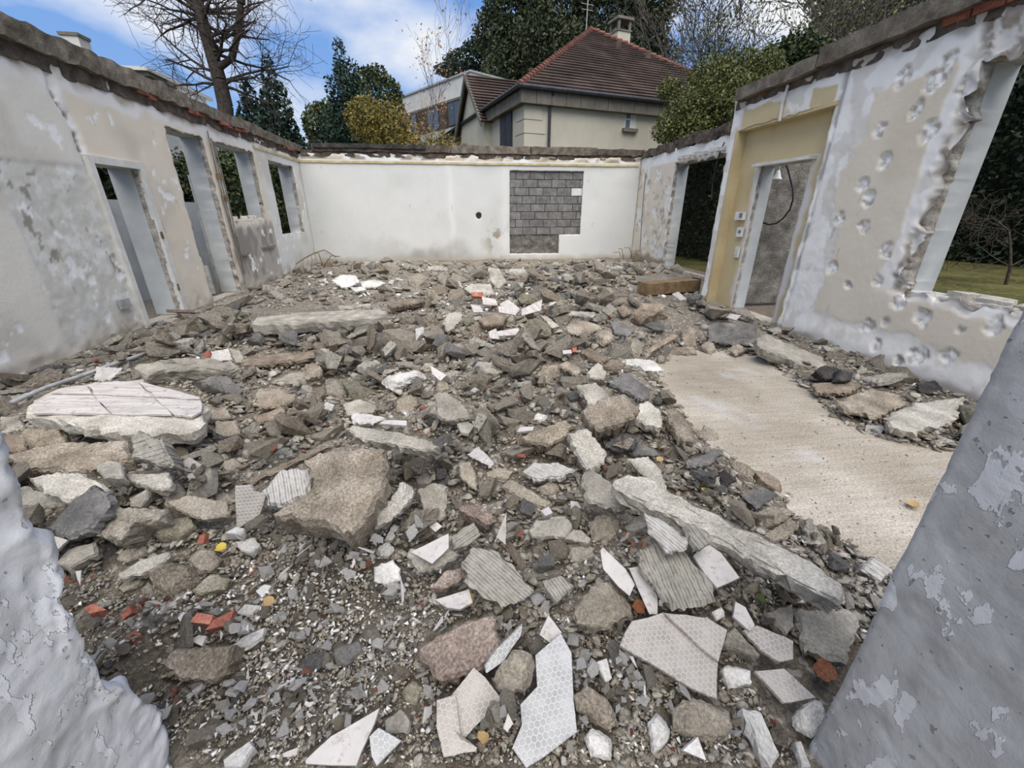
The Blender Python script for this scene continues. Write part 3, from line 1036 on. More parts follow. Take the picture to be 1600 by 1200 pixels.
# back
xx = -3.6
k = 0
for L, h, mat in ((3.6, 0.17, 'beam_dark'), (2.2, 0.18, 'beam'), (1.9, 0.19, 'beam'), (1.4, 0.16, 'beam_dark')):
    beam(wall_back, 'ring_beam', Matrix.Translation((xx, 12.86, 2.86)), L, 0.4, h, 430 + k, mat, 0.022)
    xx += L + 0.02
    k += 1
beam(wall_back, 'masonry_layer', Matrix.Translation((-3.9, 12.9, 2.74)), 9.3, 0.3, 0.14, 440, 'beam_dark', 0.03)
rough_box('timber_plate', 2.9, 0.06, 0.10, 0.06, 0.012, M['bitumen'], wall_back, Matrix.Translation((-3.55, 12.81, 2.935)), 441)
# right far
for k, (y, L, h) in enumerate(((6.5, 2.2, 0.26), (8.75, 2.1, 0.22), (10.9, 1.95, 0.2))):
    beam(wall_right_far, 'ring_beam', Matrix.Translation((5.85, y, 2.78)) @ RZ90, L, 0.38, h, 450 + k, 'beam_dark', 0.05)
# right near
for k, (y, L, h, z) in enumerate(((1.1, 2.3, 0.20, 2.84), (3.43, 1.5, 0.17, 2.83), (4.96, 1.38, 0.14, 2.81))):
    beam(wall_right, 'ring_beam', Matrix.Translation((4.42, y, z)) @ RZ90, L, 0.46, h, 460 + k, 'beam', 0.02)
beam(wall_right, 'masonry_layer', Matrix.Translation((4.36, 1.1, 2.72)) @ RZ90, 5.3, 0.31, 0.13, 470, 'beam_dark', 0.035)
for y in (3.1, 3.3, 3.52, 5.75, 6.0, 6.22):
    brick_piece(wall_right, Matrix.Translation((4.15 + rng.uniform(-0.02, 0.02), y, 2.78)) @ Matrix.Rotation(math.radians(90 + rng.uniform(-10, 10)), 4, 'Z'))

# ------------------------------------------------------------------ wall details
# door casing of the small doorway in the windowed wall
for nm, a, b_ in (('door_casing', (-4.02, 5.69, 0.0), (-3.965, 5.765, 1.97)), ('door_casing', (-4.02, 6.5, 0.0), (-3.965, 6.59, 1.97)), ('door_casing', (-4.02, 5.765, 1.895), (-3.965, 6.5, 1.97))):
    v, f = rough_box_mesh(b_[0] - a[0], b_[1] - a[1], b_[2] - a[2], 0.06, 0.004, 480 + int(a[1] * 7))
    mesh_obj(nm, v, f, M['trim'], wall_left, matrix=Matrix.Translation(a))
for z in (0.35, 1.05):
    mb = MB()
    mb.box((-3.972, 6.50, z), (-3.955, 6.535, z + 0.09))
    mb.build('door_hinge', M['rust'], wall_left)
mb = MB()
mb.box((-3.99, 5.4, 0.32), (-3.96, 5.56, 0.43))
tag(mb.build('meter_box_lid', M['steel']), 'small grey square lid on the flaked plaster beside the small doorway', 'box lid')
# conduits that hang down the pier between the tall opening and the windows
for k, off in enumerate((0.0, 0.045, 0.10)):
    mb = MB()
    pts = [(-3.965 + 0.01 * k, 8.43 + off + 0.02 * math.sin(z * 3 + k), z) for z in np.linspace(2.62 - 0.1 * k, 0.12 + 0.2 * k, 12)]
    mb.tube(pts, 0.011, 6)
    tag(mb.build('cable', M['grey_cable']), 'grey cable hanging down the pier beside the tall opening', 'cable', 'cables down the window pier')
for z in (1.9, 1.55):
    mb = MB()
    mb.box((-3.98, 8.41, z), (-3.93, 8.49, z + 0.09))
    tag(mb.build('junction_box', M['rust']), 'small rusty junction box on the cables of the window pier', 'junction box', 'junction boxes on the window pier')
for z, a, b_ in ((0.62, 8.6, 8.85), (0.66, 9.55, 10.2)):
    v, f = rough_box_mesh(0.035, b_ - a, 0.04, 0.04, 0.006, 490 + int(b_))
    tag(mesh_obj('timber_batten', v, f, M['wood'], None, matrix=Matrix.Translation((-3.995, a, z))), 'short broken timber batten stuck to the wall under the window' if a < 9 else 'long timber batten stuck to the dirty wall under the window', 'batten')
# broken sill crumbs under the first window
for k in range(9):
    v, f = rough_box_mesh(0.09, 0.12, 0.07, 0.04, 0.03, 500 + k)
    mesh_obj('sill_fragment', v, f, M['white'], wall_left, matrix=Matrix.Translation((-4.08 + rng.uniform(-.1, .05), 8.68 + k * 0.155, 1.235)) @ Matrix.Rotation(rng.uniform(0, 3), 4, 'Z'))
# sill slab with chunks in the big right window
for k in range(6):
    v, f = rough_box_mesh(0.14, 0.2, 0.05, 0.045, 0.02, 520 + k)
    mesh_obj('sill_fragment', v, f, M['pale'], wall_right, matrix=Matrix.Translation((4.2 + rng.uniform(-.05, .1), 1.5 + k * 0.29, 0.70)) @ Matrix.Rotation(rng.uniform(-.4, .4), 4, 'Z'))
# masonry deep inside the pipe hole of the back wall
mb = MB()
mb.box((PIPE[0] - 0.16, 13.12, PIPE[2] - 0.16), (PIPE[0] + 0.16, 13.2, PIPE[2] + 0.16))
mb.build('hole_masonry', M['raw'], wall_back)
# devices in the ochre surround
tag_dev = []
root = empty('intercom', (4.18, 5.98, 1.28))
mb = MB(); mb.box((-0.05, -0.09, 0), (0.0, 0.09, 0.11)); mb.build('housing', M['white_plastic'], root, matrix=Matrix.Translation((0, 0, 0)))
mb = MB(); mb.box((-0.055, -0.075, 0.03), (-0.045, -0.01, 0.09)); mb.build('keypad', M['screen'], root)
tag(root, 'white alarm keypad on the ochre door surround, topmost device', 'keypad')
root = empty('thermostat', (4.18, 5.93, 1.05))
mb = MB(); mb.box((-0.03, -0.06, 0), (0.0, 0.06, 0.13)); mb.build('housing', M['white_plastic'], root)
mb = MB(); mb.box((-0.034, -0.035, 0.05), (-0.027, 0.02, 0.09)); mb.build('display', M['screen'], root)
tag(root, 'white square thermostat below the keypad on the ochre surround', 'thermostat')
root = empty('light_switch', (4.18, 5.91, 0.76))
mb = MB(); mb.box((-0.02, -0.045, 0), (0.0, 0.045, 0.15)); mb.build('plate', M['white_plastic'], root)
mb = MB(); mb.box((-0.028, -0.02, 0.03), (-0.018, 0.02, 0.07)); mb.build('rocker', M['trim'], root)
mb = MB(); mb.box((-0.028, -0.02, 0.085), (-0.018, 0.02, 0.125)); mb.build('rocker', M['trim'], root)
tag(root, 'white double light switch, lowest device on the ochre surround', 'switch')
# bell lamp and loop of black cable in the porch
lp = on_x(1213, 281, 4.52)
root = empty('bell_lamp', tuple(lp))
prof = [(0.012, 0.12), (0.022, 0.115), (0.03, 0.09), (0.045, 0.05), (0.062, 0.02), (0.078, 0.0), (0.072, 0.0), (0.04, 0.045), (0.02, 0.10)]
v, f, n = [], [], 20
for r, z in prof:
    v += [(r * math.cos(2 * math.pi * k / n), r * math.sin(2 * math.pi * k / n), z) for k in range(n)]
for i in range(len(prof) - 1):
    f += [(i * n + k, i * n + (k + 1) % n, (i + 1) * n + (k + 1) % n, (i + 1) * n + k) for k in range(n)]
mesh_obj('shade', v, f, M['white_plastic'], root, smooth=True)
mb = MB(); mb.tube([(0, 0, 0.11), (0, 0, 0.17)], 0.014, 8); mb.build('holder', M['steel'], root)
mb = MB(); mb.tube([(0, 0, 0.16), (0.0, 0.005, 0.3), (0.0, 0.0, 0.5), (0, 0.05, 0.52), (0, 6.08 - lp[1], 0.52)], 0.007, 6); mb.build('flex', M['black_cable'], root)
tag(root, 'white bell shaped lamp hanging in front of the roughcast porch wall', 'lamp')
pts = [on_x(x, y, 4.5) for x, y in ((1222, 225), (1226, 250), (1231, 265), (1235, 280), (1239, 297), (1239, 312), (1234, 328), (1224, 341), (1213, 349), (1201, 351), (1190, 347))]
pts = [(4.56, 6.06, pts[0][2] + 0.05)] + [tuple(p) for p in pts]
mb = MB(); mb.tube([tuple(p) for p in pts], 0.011, 6)
tag(mb.build('black_cable', M['black_cable']), 'black cable hanging in a loop beside the bell lamp', 'cable')
pts = [on_x(x, y, 5.47) for x, y in ((1132, 222), (1124, 240), (1118, 262), (1113, 290), (1112, 310))]
mb = MB(); mb.tube([tuple(p) for p in pts], 0.012, 6)
tag(mb.build('dangling_wire', M['black_cable']), 'thin dark wire dangling in the tall opening beyond the jog', 'wire')
pts = [on_x(x, y, 5.46) for x, y in ((1009, 270), (1006, 300), (1003, 340), (1000, 390), (1003, 404))]
mb = MB(); mb.tube([tuple(p) for p in pts], 0.012, 6)
tag(mb.build('corner_wire', M['grey_cable']), 'rusty wire running down the room corner farther from the villa', 'wire')
pts = [(-3.9, 11.0, 0.2), (-3.88, 11.7, 0.28), (-3.86, 12.4, 0.33), (-3.7, 12.84, 0.38), (-3.4, 12.8, 0.18)]
mb = MB(); mb.tube(pts, 0.014, 6)
tag(mb.build('low_pipe', M['rust']), 'thin rusty pipe low in the room corner by the last window', 'pipe')

# ------------------------------------------------------------------ floor and outside ground
m, nt, b = new_mat('bare_concrete_floor', 0.95, 0.15)
tc = nt.nodes.new('ShaderNodeTexCoord'); v = tc.outputs['Object']
c = ramp(nt, noise(nt, v, 1.1, 6, 0.6), [(0.32, lin(142, 134, 119)), (0.5, lin(162, 154, 140)), (0.68, lin(184, 177, 165))])
c = mixc(nt, 0.5, c, ramp(nt, noise(nt, v, 85, 5, 0.75), [(0.34, (0.12, 0.11, 0.10)), (0.5, (0.5, 0.5, 0.5)), (0.64, (0.9, 0.88, 0.84))]), 'OVERLAY')
# sweep marks of the digger bucket
mp = nt.nodes.new('ShaderNodeMapping'); mp.inputs['Rotation'].default_value = (0, 0, math.radians(28)); mp.inputs['Scale'].default_value = (1.2, 14, 1)
nt.links.new(v, mp.inputs[0])
c = mixc(nt, 0.35, c, ramp(nt, noise(nt, mp.outputs[0], 2.2, 4, 0.6), [(0.35, (0.36, 0.34, 0.32)), (0.65, (0.6, 0.6, 0.6))]), 'OVERLAY')
c = mixc(nt, ramp(nt, noise(nt, v, 1.7, 3, 0.5), [(0.6, (0, 0, 0)), (0.72, (0.45, 0.45, 0.45))]), c, lin(186, 188, 190))
nt.links.new(c, b.inputs['Base Color'])
b1 = bump(nt, b, noise(nt, v, 85, 5, 0.75), 0.5, 0.012)
bump(nt, b, noise(nt, mp.outputs[0], 2, 4, 0.6), 0.3, 0.008, b1)
M['floor'] = m
mb = MB(); mb.prism([(-4.3, -0.4), (4.4, -0.4), (4.4, 6.1), (5.8, 6.1), (5.8, 13.2), (-4.3, 13.2)], -0.2, 0.0, 2)
tag(mb.build('floor', M['floor']), kind='structure')

m, nt, b = new_mat('garden_ground', 0.95, 0.1)
tc = nt.nodes.new('ShaderNodeTexCoord'); v = tc.outputs['Object']
c = ramp(nt, noise(nt, v, 0.8, 6, 0.6), [(0.35, lin(58, 54, 38)), (0.5, lin(78, 80, 46)), (0.66, lin(104, 98, 62))])
c = mixc(nt, ramp(nt, noise(nt, v, 9, 5, 0.75), [(0.54, (0, 0, 0)), (0.62, (0.85, 0.85, 0.85))]), c, lin(126, 110, 72))
nt.links.new(c, b.inputs['Base Color'])
bump(nt, b, noise(nt, v, 50, 4, 0.6), 0.8, 0.03)
M['lawn'] = m
mb = MB(); mb.box((-80, -30, -0.4), (80, 140, -0.21))
g = mb.build('ground', M['lawn'])
tag(g, kind='structure')
mb = MB(); mb.box((6.2, -8, -0.21), (20, 19, -0.02))
tag(mb.build('lawn', M['lawn']), kind='structure')
mb = MB(); mb.box((-11, 1, -0.21), (-4.35, 16, -0.03))
tag(mb.build('side_path', plain_mat('side_path_gravel', lin(84, 80, 70), lin(120, 114, 102), 30, 0.95)), kind='structure')
mb = MB(); mb.box((4.4, 1, -0.21), (6.2, 13, -0.02))
tag(mb.build('porch_ground', plain_mat('porch_dirt', lin(92, 84, 74), lin(124, 114, 102), 14, 0.95, bd=0.02, bscale=30)), kind='structure')


# ------------------------------------------------------------------ plants
def leaf_mat(name, cols, rough=0.6):
    m, nt, b = new_mat(name, rough, 0.25)
    geo = nt.nodes.new('ShaderNodeNewGeometry')
    r = ramp(nt, geo.outputs['Random Per Island'], [(i / max(1, len(cols) - 1), c) for i, c in enumerate(cols)])
    nt.links.new(r, b.inputs['Base Color'])
    return m


M['lf_dark'] = leaf_mat('dark_green_leaves', [lin(34, 44, 30), lin(52, 66, 40), lin(72, 86, 52), lin(88, 84, 50)])
M['lf_hedge'] = leaf_mat('hedge_leaves', [lin(26, 36, 25), lin(40, 52, 34), lin(56, 68, 44)])
M['lf_conifer'] = leaf_mat('conifer_needles', [lin(24, 38, 32), lin(36, 54, 42), lin(52, 72, 54)])
M['lf_olive'] = leaf_mat('autumn_olive_leaves', [lin(82, 86, 44), lin(116, 112, 56), lin(150, 126, 62), lin(94, 84, 40)])
M['lf_yellowgreen'] = leaf_mat('yellow_green_leaves', [lin(58, 66, 36), lin(82, 90, 48), lin(112, 112, 62), lin(74, 82, 48)])
M['lf_orange'] = leaf_mat('orange_leaves', [lin(176, 120, 62), lin(190, 146, 96), lin(150, 98, 60)])
M['lf_oak'] = leaf_mat('oak_leaves', [lin(34, 42, 30), lin(48, 58, 38), lin(66, 76, 48), lin(86, 84, 56)])
M['bark'] = plain_mat('dark_bark', lin(44, 40, 36), lin(78, 70, 62), 14, 0.95, bd=0.02, bscale=20)
M['bark_grey'] = plain_mat('grey_bark', lin(74, 68, 62), lin(112, 104, 96), 14, 0.95)


def leaves_mesh(name, P, size, mat, parent, seed, up=0.3):
    r = np.random.default_rng(seed)
    n = len(P)
    a = r.normal(size=(n, 3)); a /= np.linalg.norm(a, axis=1)[:, None]
    t = r.normal(size=(n, 3)); t[:, 2] += up
    t -= a * (t * a).sum(1)[:, None]; t /= np.linalg.norm(t, axis=1)[:, None] + 1e-9
    s = size * r.uniform(0.6, 1.4, n)[:, None]
    V = np.stack([P - a * s, P + t * s * 0.55 + a * s * -0.1, P + a * s, P - t * s * 0.55 + a * s * -0.1], 1).reshape(-1, 3)
    F = np.arange(4 * n).reshape(n, 4)
    return mesh_obj(name, V, F, mat, parent)


def tubes_mesh(name, segs, mat, parent, n=5):
    S = np.array([np.concatenate([a, b_]) for a, b_, _, _ in segs])
    R0, R1 = np.array([s[2] for s in segs]), np.array([s[3] for s in segs])
    A, B = S[:, :3], S[:, 3:]
    D = B - A; D /= np.linalg.norm(D, axis=1)[:, None] + 1e-9
    ref = np.where(np.abs(D[:, 2:3]) > 0.9, np.array([[1.0, 0, 0]]), np.array([[0, 0, 1.0]]))
    X = np.cross(D, ref); X /= np.linalg.norm(X, axis=1)[:, None]
    Y = np.cross(D, X)
    ang = np.arange(n) * 2 * math.pi / n
    ring = X[:, None] * np.cos(ang)[None, :, None] + Y[:, None] * np.sin(ang)[None, :, None]
    V = np.concatenate([A[:, None] + ring * R0[:, None, None], B[:, None] + ring * R1[:, None, None]], 1).reshape(-1, 3)
    base = (np.arange(len(segs)) * 2 * n)[:, None]
    k = np.arange(n)
    F = np.stack([base + k, base + (k + 1) % n, base + n + (k + 1) % n, base + n + k], -1).reshape(-1, 4)
    return mesh_obj(name, V, F, mat, parent, smooth=True)


RMIN = [0.004]


def grow(p, d, length, r, level, segs, tips, R, nseg=4, nkid=4, spread=0.9, droop=0.0, shrink=0.62, upturn=0.12, start=0.25):
    p = np.array(p, float); d = np.array(d, float); d /= np.linalg.norm(d)
    step = length / nseg
    rr = r
    for i in range(nseg):
        d = d + R.normal(size=3) * 0.16 + np.array([0, 0, upturn - droop])
        d /= np.linalg.norm(d)
        q = p + d * step
        r2 = max(rr * (0.8 if level else 0.86), RMIN[0])
        segs.append((p, q, rr, r2))
        if level > 0 and (i + 1) / nseg > start:
            for _ in range(max(1, int(round(nkid / nseg + R.uniform(-0.4, 0.6))))):
                side = R.normal(size=3); side -= d * (side @ d); side /= np.linalg.norm(side)
                nd = d * (1 - spread * 0.5) + side * spread
                grow(q, nd, length * shrink * R.uniform(0.75, 1.2), r2 * 0.6, level - 1, segs, tips, R, nseg, nkid, spread, droop, shrink, upturn, 0.1)
        p, rr = q, r2
    tips.append(p)


def tree(name, base, h, r, label, seed, levels=3, leaf=None, leaf_n=0, leaf_size=0.1, cloud=0.4, lean=(0, 0), spread=0.9, nkid=5, upturn=0.1, shrink=0.6, bark='bark', nseg=5, start=0.3, group=None, cat='tree'):
    R = np.random.default_rng(seed)
    root = empty(name, tuple(base))
    segs, tips = [], []
    grow((0, 0, 0), (lean[0], lean[1], 1), h, r, levels, segs, tips, R, nseg, nkid, spread, 0, shrink, upturn, start)
    tubes_mesh('trunk', segs, M[bark], root)
    if leaf:
        T = np.array(tips)
        P = T[R.integers(0, len(T), leaf_n)] + R.normal(size=(leaf_n, 3)) * cloud
        leaves_mesh('foliage', P, leaf_size, M[leaf], root, seed + 1)
    return tag(root, label, cat, group)


def blob_plant(name, base, blobs, label, seed, leaf, n, size, trunk=None, cat='tree', group=None, bark='bark', shell=0.55):
    """crown made of leaf clouds: blobs are (x, y, z, rx, ry, rz) relative to the base"""
    R = np.random.default_rng(seed)
    root = empty(name, tuple(base))
    B = np.array(blobs, float)
    vol = B[:, 3] * B[:, 4] * B[:, 5]
    vol = vol ** 0.67
    pick = R.choice(len(B), n, p=vol / vol.sum())
    u = R.normal(size=(n, 3)); u /= np.linalg.norm(u, axis=1)[:, None]
    rad = shell + (1 - shell) * R.uniform(0, 1, n) ** 0.5
    lump = 0.75 + 0.5 * fbm(u[:, 0] * 2.2 + B[pick, 0], u[:, 1] * 2.2 + B[pick, 1], u[:, 2] * 2.2, seed, 3)
    P = B[pick, :3] + u * B[pick, 3:] * (rad * lump)[:, None]
    leaves_mesh('foliage', P, size, M[leaf], root, seed + 2)
    if trunk:
        segs = []
        top = np.array(trunk[1])
        p0 = np.array([0, 0, 0.0])
        for i in range(5):
            p1 = top * (i + 1) / 5 + R.normal(size=3) * 0.05
            segs.append((p0, p1, trunk[0] * (1 - i * 0.12), trunk[0] * (1 - (i + 1) * 0.12)))
            p0 = p1
        for k in range(len(B)):
            segs.append((top * 0.6 + (B[k, :3] - top) * 0.05, B[k, :3], trunk[0] * 0.4, trunk[0] * 0.1))
        tubes_mesh('trunk', segs, M[bark], root)
    return tag(root, label, cat, group)


def gp(px, D, py=150):
    """ground point D metres away, under what stands at px, py in the photograph"""
    p = at_dist(px, py, D)
    return np.array([p[0], p[1], -0.2])


# bare tree at the left, its trunk leaning out of the top of the picture
R = np.random.default_rng(5)
tb = at_dist(352, 185, 16.0)
base = np.array([tb[0], tb[1], -0.2])
root = empty('bare_tree', tuple(base))
path_px = [(356, 240, 15.9), (352, 165, 16), (343, 125, 16), (330, 80, 16.1), (318, 40, 16.1), (308, 0, 16.2), (298, -60, 16.2), (290, -130, 16.3)]
P = [np.zeros(3)] + [at_dist(*q) - base for q in path_px]
segs, tips = [], []
rad = np.linspace(0.22, 0.11, len(P))
for i in range(len(P) - 1):
    segs.append((P[i], P[i + 1], rad[i], rad[i + 1]))
for k in range(30):
    t = R.uniform(2.2, 6.9); i = int(t); p = P[i] + (P[i + 1] - P[i]) * (t - i)
    side = 1 if R.uniform() < 0.58 else -1
    d = C_R * side * R.uniform(0.7, 1.2) + np.array([0, 0, R.uniform(-0.15, 0.6)]) + np.array([_sy, _cy, 0]) * R.uniform(-0.8, 0.8)
    grow(p, d, R.uniform(1.3, 2.1), 0.05, 2, segs, tips, R, 5, 6, 0.75, 0.0, 0.55, 0.02, 0.15)
# the forked limb at the right of the trunk
for a, b_ in (((338, 108, 16), (362, 92, 15.8)), ((362, 92, 15.8), (372, 55, 15.8)), ((372, 55, 15.8), (376, 5, 15.8)), ((376, 5, 15.8), (380, -60, 15.8))):
    segs.append((at_dist(*a) - base, at_dist(*b_) - base, 0.10, 0.07))
tubes_mesh('trunk', segs, M['bark'], root, 6)
tag(root, 'leafless dark tree with leaning trunk behind the windowed wall', 'tree')

# conifers behind the windowed wall
def cone_blobs(h, r, n, seed):
    R = np.random.default_rng(seed)
    out = []
    for k in range(n):
        t = (k + 0.5) / n
        w = r * (1 - t) ** 0.75 + 0.12
        a = R.uniform(0, 6.28)
        out.append((0.25 * w * math.cos(a), 0.25 * w * math.sin(a), h * (0.05 + 0.93 * t), w, w, h / n * 1.15))
    return out


blob_plant('thuja', gp(428, 27), cone_blobs(8.0, 2.2, 8, 1), 'dense dark cone shaped conifer next to the bare tree', 21, 'lf_conifer', 15000, 0.10, (0.15, (0, 0, 5)))
blob_plant('thuja', gp(385, 31), cone_blobs(7.9, 2.3, 8, 2), 'shorter dark conifer right behind the bare tree trunk', 22, 'lf_conifer', 12000, 0.12, (0.15, (0, 0, 5)))
blob_plant('fir_tree', gp(541, 32), cone_blobs(10.8, 3.0, 11, 3), 'tall dark fir with thin pointed top behind the back wall', 23, 'lf_conifer', 22000, 0.10, (0.16, (0, 0, 8)), shell=0.3)
blob_plant('leafy_tree', gp(518, 40), [(0.0, 0.0, 5.74, 2.21, 1.93, 2.48), (-0.83, 0.0, 7.67, 1.66, 1.38, 1.66)], 'low dark green tree beside the pointed fir, away from the modern house', 24, 'lf_dark', 8000, 0.14, (0.15, (0, 0, 4.5)))
blob_plant('leafy_tree', gp(585, 46), [(0.0, 0.0, 10.49, 2.61, 2.3, 2.91), (1.38, 0.31, 7.43, 2.15, 1.99, 2.45), (-0.92, 0.0, 5.89, 2.15, 2.15, 2.45)], 'dark green tree between the pointed fir and the autumn tree', 25, 'lf_dark', 13000, 0.16, (0.18, (0, 0, 5.5)))
blob_plant('autumn_tree', gp(594, 22), [(0.24, 0.0, 4.7, 1.3, 1.22, 1.39), (-0.73, 0.0, 5.35, 0.9, 0.98, 0.98), (0.81, 0.0, 3.88, 1.14, 1.06, 1.06)], 'olive and yellow autumn tree beside the modern white house', 26, 'lf_olive', 9000, 0.06, (0.16, (0, 0, 4.5)), shell=0.3)
tree('young_tree', gp(655, 19), 4.7, 0.085, 'thin young tree with sparse orange leaves in front of the modern house', 31, 3, 'lf_orange', 700, 0.045, 0.18, spread=0.5, nkid=7, upturn=0.14, shrink=0.55, bark='bark_grey', nseg=6, start=0.3)
blob_plant('shrub', gp(660, 16.6), [(0.0, 0.0, 3.4, 1.08, 0.72, 0.99), (0.9, 0.27, 3.22, 0.9, 0.72, 0.81), (-0.81, 0.0, 2.86, 0.72, 0.72, 0.72)], 'loose yellowish shrub under the thin young tree', 27, 'lf_olive', 3200, 0.045, (0.05, (0, 0, 2.5)), 'shrub', shell=0.1)
# cedar and the big oak behind the house
blob_plant('cedar', gp(742, 60), [(0, 0, 18.2, 3.4, 2.6, 0.9), (2.0, 0, 19.4, 3.2, 2.6, 0.8), (-1.6, 0, 17.0, 3.2, 2.6, 0.8), (1.0, 0, 15.5, 4, 2.6, 1.0)], 'bluish flat layered cedar beside the big oak', 28, 'lf_conifer', 9000, 0.17, (0.3, (0, 0, 18)))
oak = []
Ro = np.random.default_rng(9)
for (px, py, r) in [(800, 20, 2.6), (850, 70, 2.8), (800, 80, 2.3), (880, 10, 3.2), (950, 20, 3.2), (1000, 60, 2.6), (830, -60, 3.5), (930, -80, 4), (1010, -20, 3), (790, 112, 2.0), (840, 120, 2.2), (900, 90, 2.6), (960, 90, 2.6), (1020, 100, 2.0), (770, 50, 1.8)]:
    p = at_dist(px, py, 50 + Ro.uniform(-2.5, 2.5))
    r *= 50 / 44
    oak.append((p[0], p[1], p[2], r * 1.05, r * 1.05, r))
ob = gp(905, 50)
blob_plant('oak_tree', ob, [(a - ob[0], b_ - ob[1], c - ob[2], d, e, f) for a, b_, c, d, e, f in oak], 'huge dark green oak towering behind the tiled house roof', 29, 'lf_oak', 60000, 0.18, (0.6, (0, 0, 19)), shell=0.35)
# bare trees behind the house
RMIN[0] = 0.011
for k, (px, D, h, lab) in enumerate(((1062, 40, 6.0, 'tall leafless tree rising beside the oak, behind the house roof'), (1110, 62, 9.6, 'leafless tree with fine upright twigs behind the olive tree'), (1190, 57, 9.1, 'leafless tree with fine twigs above the pitted wall'))):
    tree('bare_tree', gp(px, D) + np.array([0, 0, 4.0]), h + 1.5, 0.22, lab, 40 + k, 3, None, spread=0.42, nkid=7, upturn=0.12, shrink=0.62, nseg=5, start=0.25, bark='bark_grey')
    # lower stem down to the ground
for k, o in enumerate([o for o in COL.objects if o.name.startswith('bare_tree') and o.location.z > 1]):
    z = o.location.z + 0.25
    tubes_mesh('lower_stem', [(np.array([0, 0, -z]), np.array([0, 0, 0.05]), 0.24, 0.2)], M['bark_grey'], o)
for k, (px, D, z, lab) in enumerate(((1150, 19.5, 2.2, 'bare twiggy tree with a few leaves behind the olive tree'), (1265, 25, 2.6, 'twiggy half bare tree rising over the pitted wall'), (1330, 21, 2.1, 'twiggy half bare tree over the beam of the pitted wall'))):
    o = tree('twiggy_tree', gp(px, D) + np.array([0, 0, z]), 4.2, 0.11, lab, 50 + k, 3, 'lf_yellowgreen', 2600, 0.05, 0.35, spread=0.6, nkid=8, upturn=0.1, shrink=0.62, nseg=5, start=0.2, bark='bark_grey')
    tubes_mesh('lower_stem', [(np.array([0, 0, -z - 0.1]), np.array([0, 0, 0.05]), 0.15, 0.12)], M['bark_grey'], o)


RMIN[0] = 0.005


def px_blobs(base, items):
    out = []
    for (px, py, D, r) in items:
        p = at_dist(px, py, D) - base
        out.append((p[0], p[1], p[2], r, r, r * 0.85))
    return out


b0 = gp(1100, 14.5) + np.array([2.3, 0.6, 0])      # the stem stands behind the ivy hedge
blob_plant('olive_green_tree', b0, px_blobs(b0, [(1095, 175, 14.5, 0.9), (1060, 190, 14.3, 0.6), (1130, 150, 14.6, 0.9), (1110, 120, 15, 0.6), (1150, 115, 15, 0.7), (1165, 165, 14, 0.8), (1045, 140, 14.6, 0.35), (1040, 205, 14, 0.4), (1085, 215, 14, 0.7), (1190, 110, 15, 0.6)]),
           'yellow green leafy tree between the house and the pitted wall', 61, 'lf_yellowgreen', 30000, 0.038, (0.12, (0, 0, 4)), shell=0.15)
b0 = gp(1230, 17)
blob_plant('dark_shrub_tree', b0, px_blobs(b0, [(1215, 100, 17, 0.7), (1245, 80, 17, 0.6), (1190, 128, 17, 0.6), (1275, 85, 17, 0.5)]), 'dark small leaved tree just above the pitted wall', 62, 'lf_dark', 6000, 0.06, (0.1, (0, 0, 4)), shell=0.15)
b0 = gp(1380, 29)
blob_plant('leafy_tree', b0, px_blobs(b0, [(1385, 5, 29, 1.85), (1340, 12, 29, 1.2), (1420, 18, 29, 1.2), (1370, -40, 29, 2.6)]), 'green tree showing above the beam of the pitted wall', 63, 'lf_oak', 8000, 0.14, (0.2, (0, 0, 8)), shell=0.2)

# hedges outside the openings
def hedge(name, a, b_, h, w, label, seed, n, leaf='lf_hedge', size=0.07, cat='hedge'):
    R = np.random.default_rng(seed)
    a, b_ = np.array(a, float), np.array(b_, float)
    root = empty(name, (a[0], a[1], -0.05))
    d = b_ - a; L = np.linalg.norm(d); d /= L; nrm = np.array([-d[1], d[0]])
    t = R.uniform(0, L, n); s = R.uniform(-w / 2, w / 2, n); z = R.uniform(0.05, h, n)
    # leaves sit near the surface of the hedge body
    surf = R.integers(0, 3, n)
    s = np.where(surf < 2, np.where(surf == 0, -w / 2, w / 2) + R.normal(size=n) * 0.10, s)
    z = np.where(surf == 2, h + R.normal(size=n) * 0.12, z)
    z = z + (fbm(t * 1.1, s * 1.1, 0, seed, 3) - 0.5) * 0.5 * z / h
    s = s + (fbm(t * 1.6, z * 1.6, 0, seed + 4, 3) - 0.5) * 0.4
    P = np.stack([d[0] * t + nrm[0] * s, d[1] * t + nrm[1] * s, np.maximum(z, 0.02)], 1)
    leaves_mesh('foliage', P, size, M[leaf], root, seed + 1)
    v, f = rough_box_mesh(L, w * 0.7, h * 0.93, 0.25, 0.1, seed + 2)
    mtx = Matrix(((d[0], nrm[0], 0, 0), (d[1], nrm[1], 0, 0), (0, 0, 1, 0), (0, 0, 0, 1))) @ Matrix.Translation((0, -w * 0.35, 0))
    mesh_obj('branch_core', v, f, M['hedge_core'], root, matrix=mtx)
    return tag(root, label, cat)


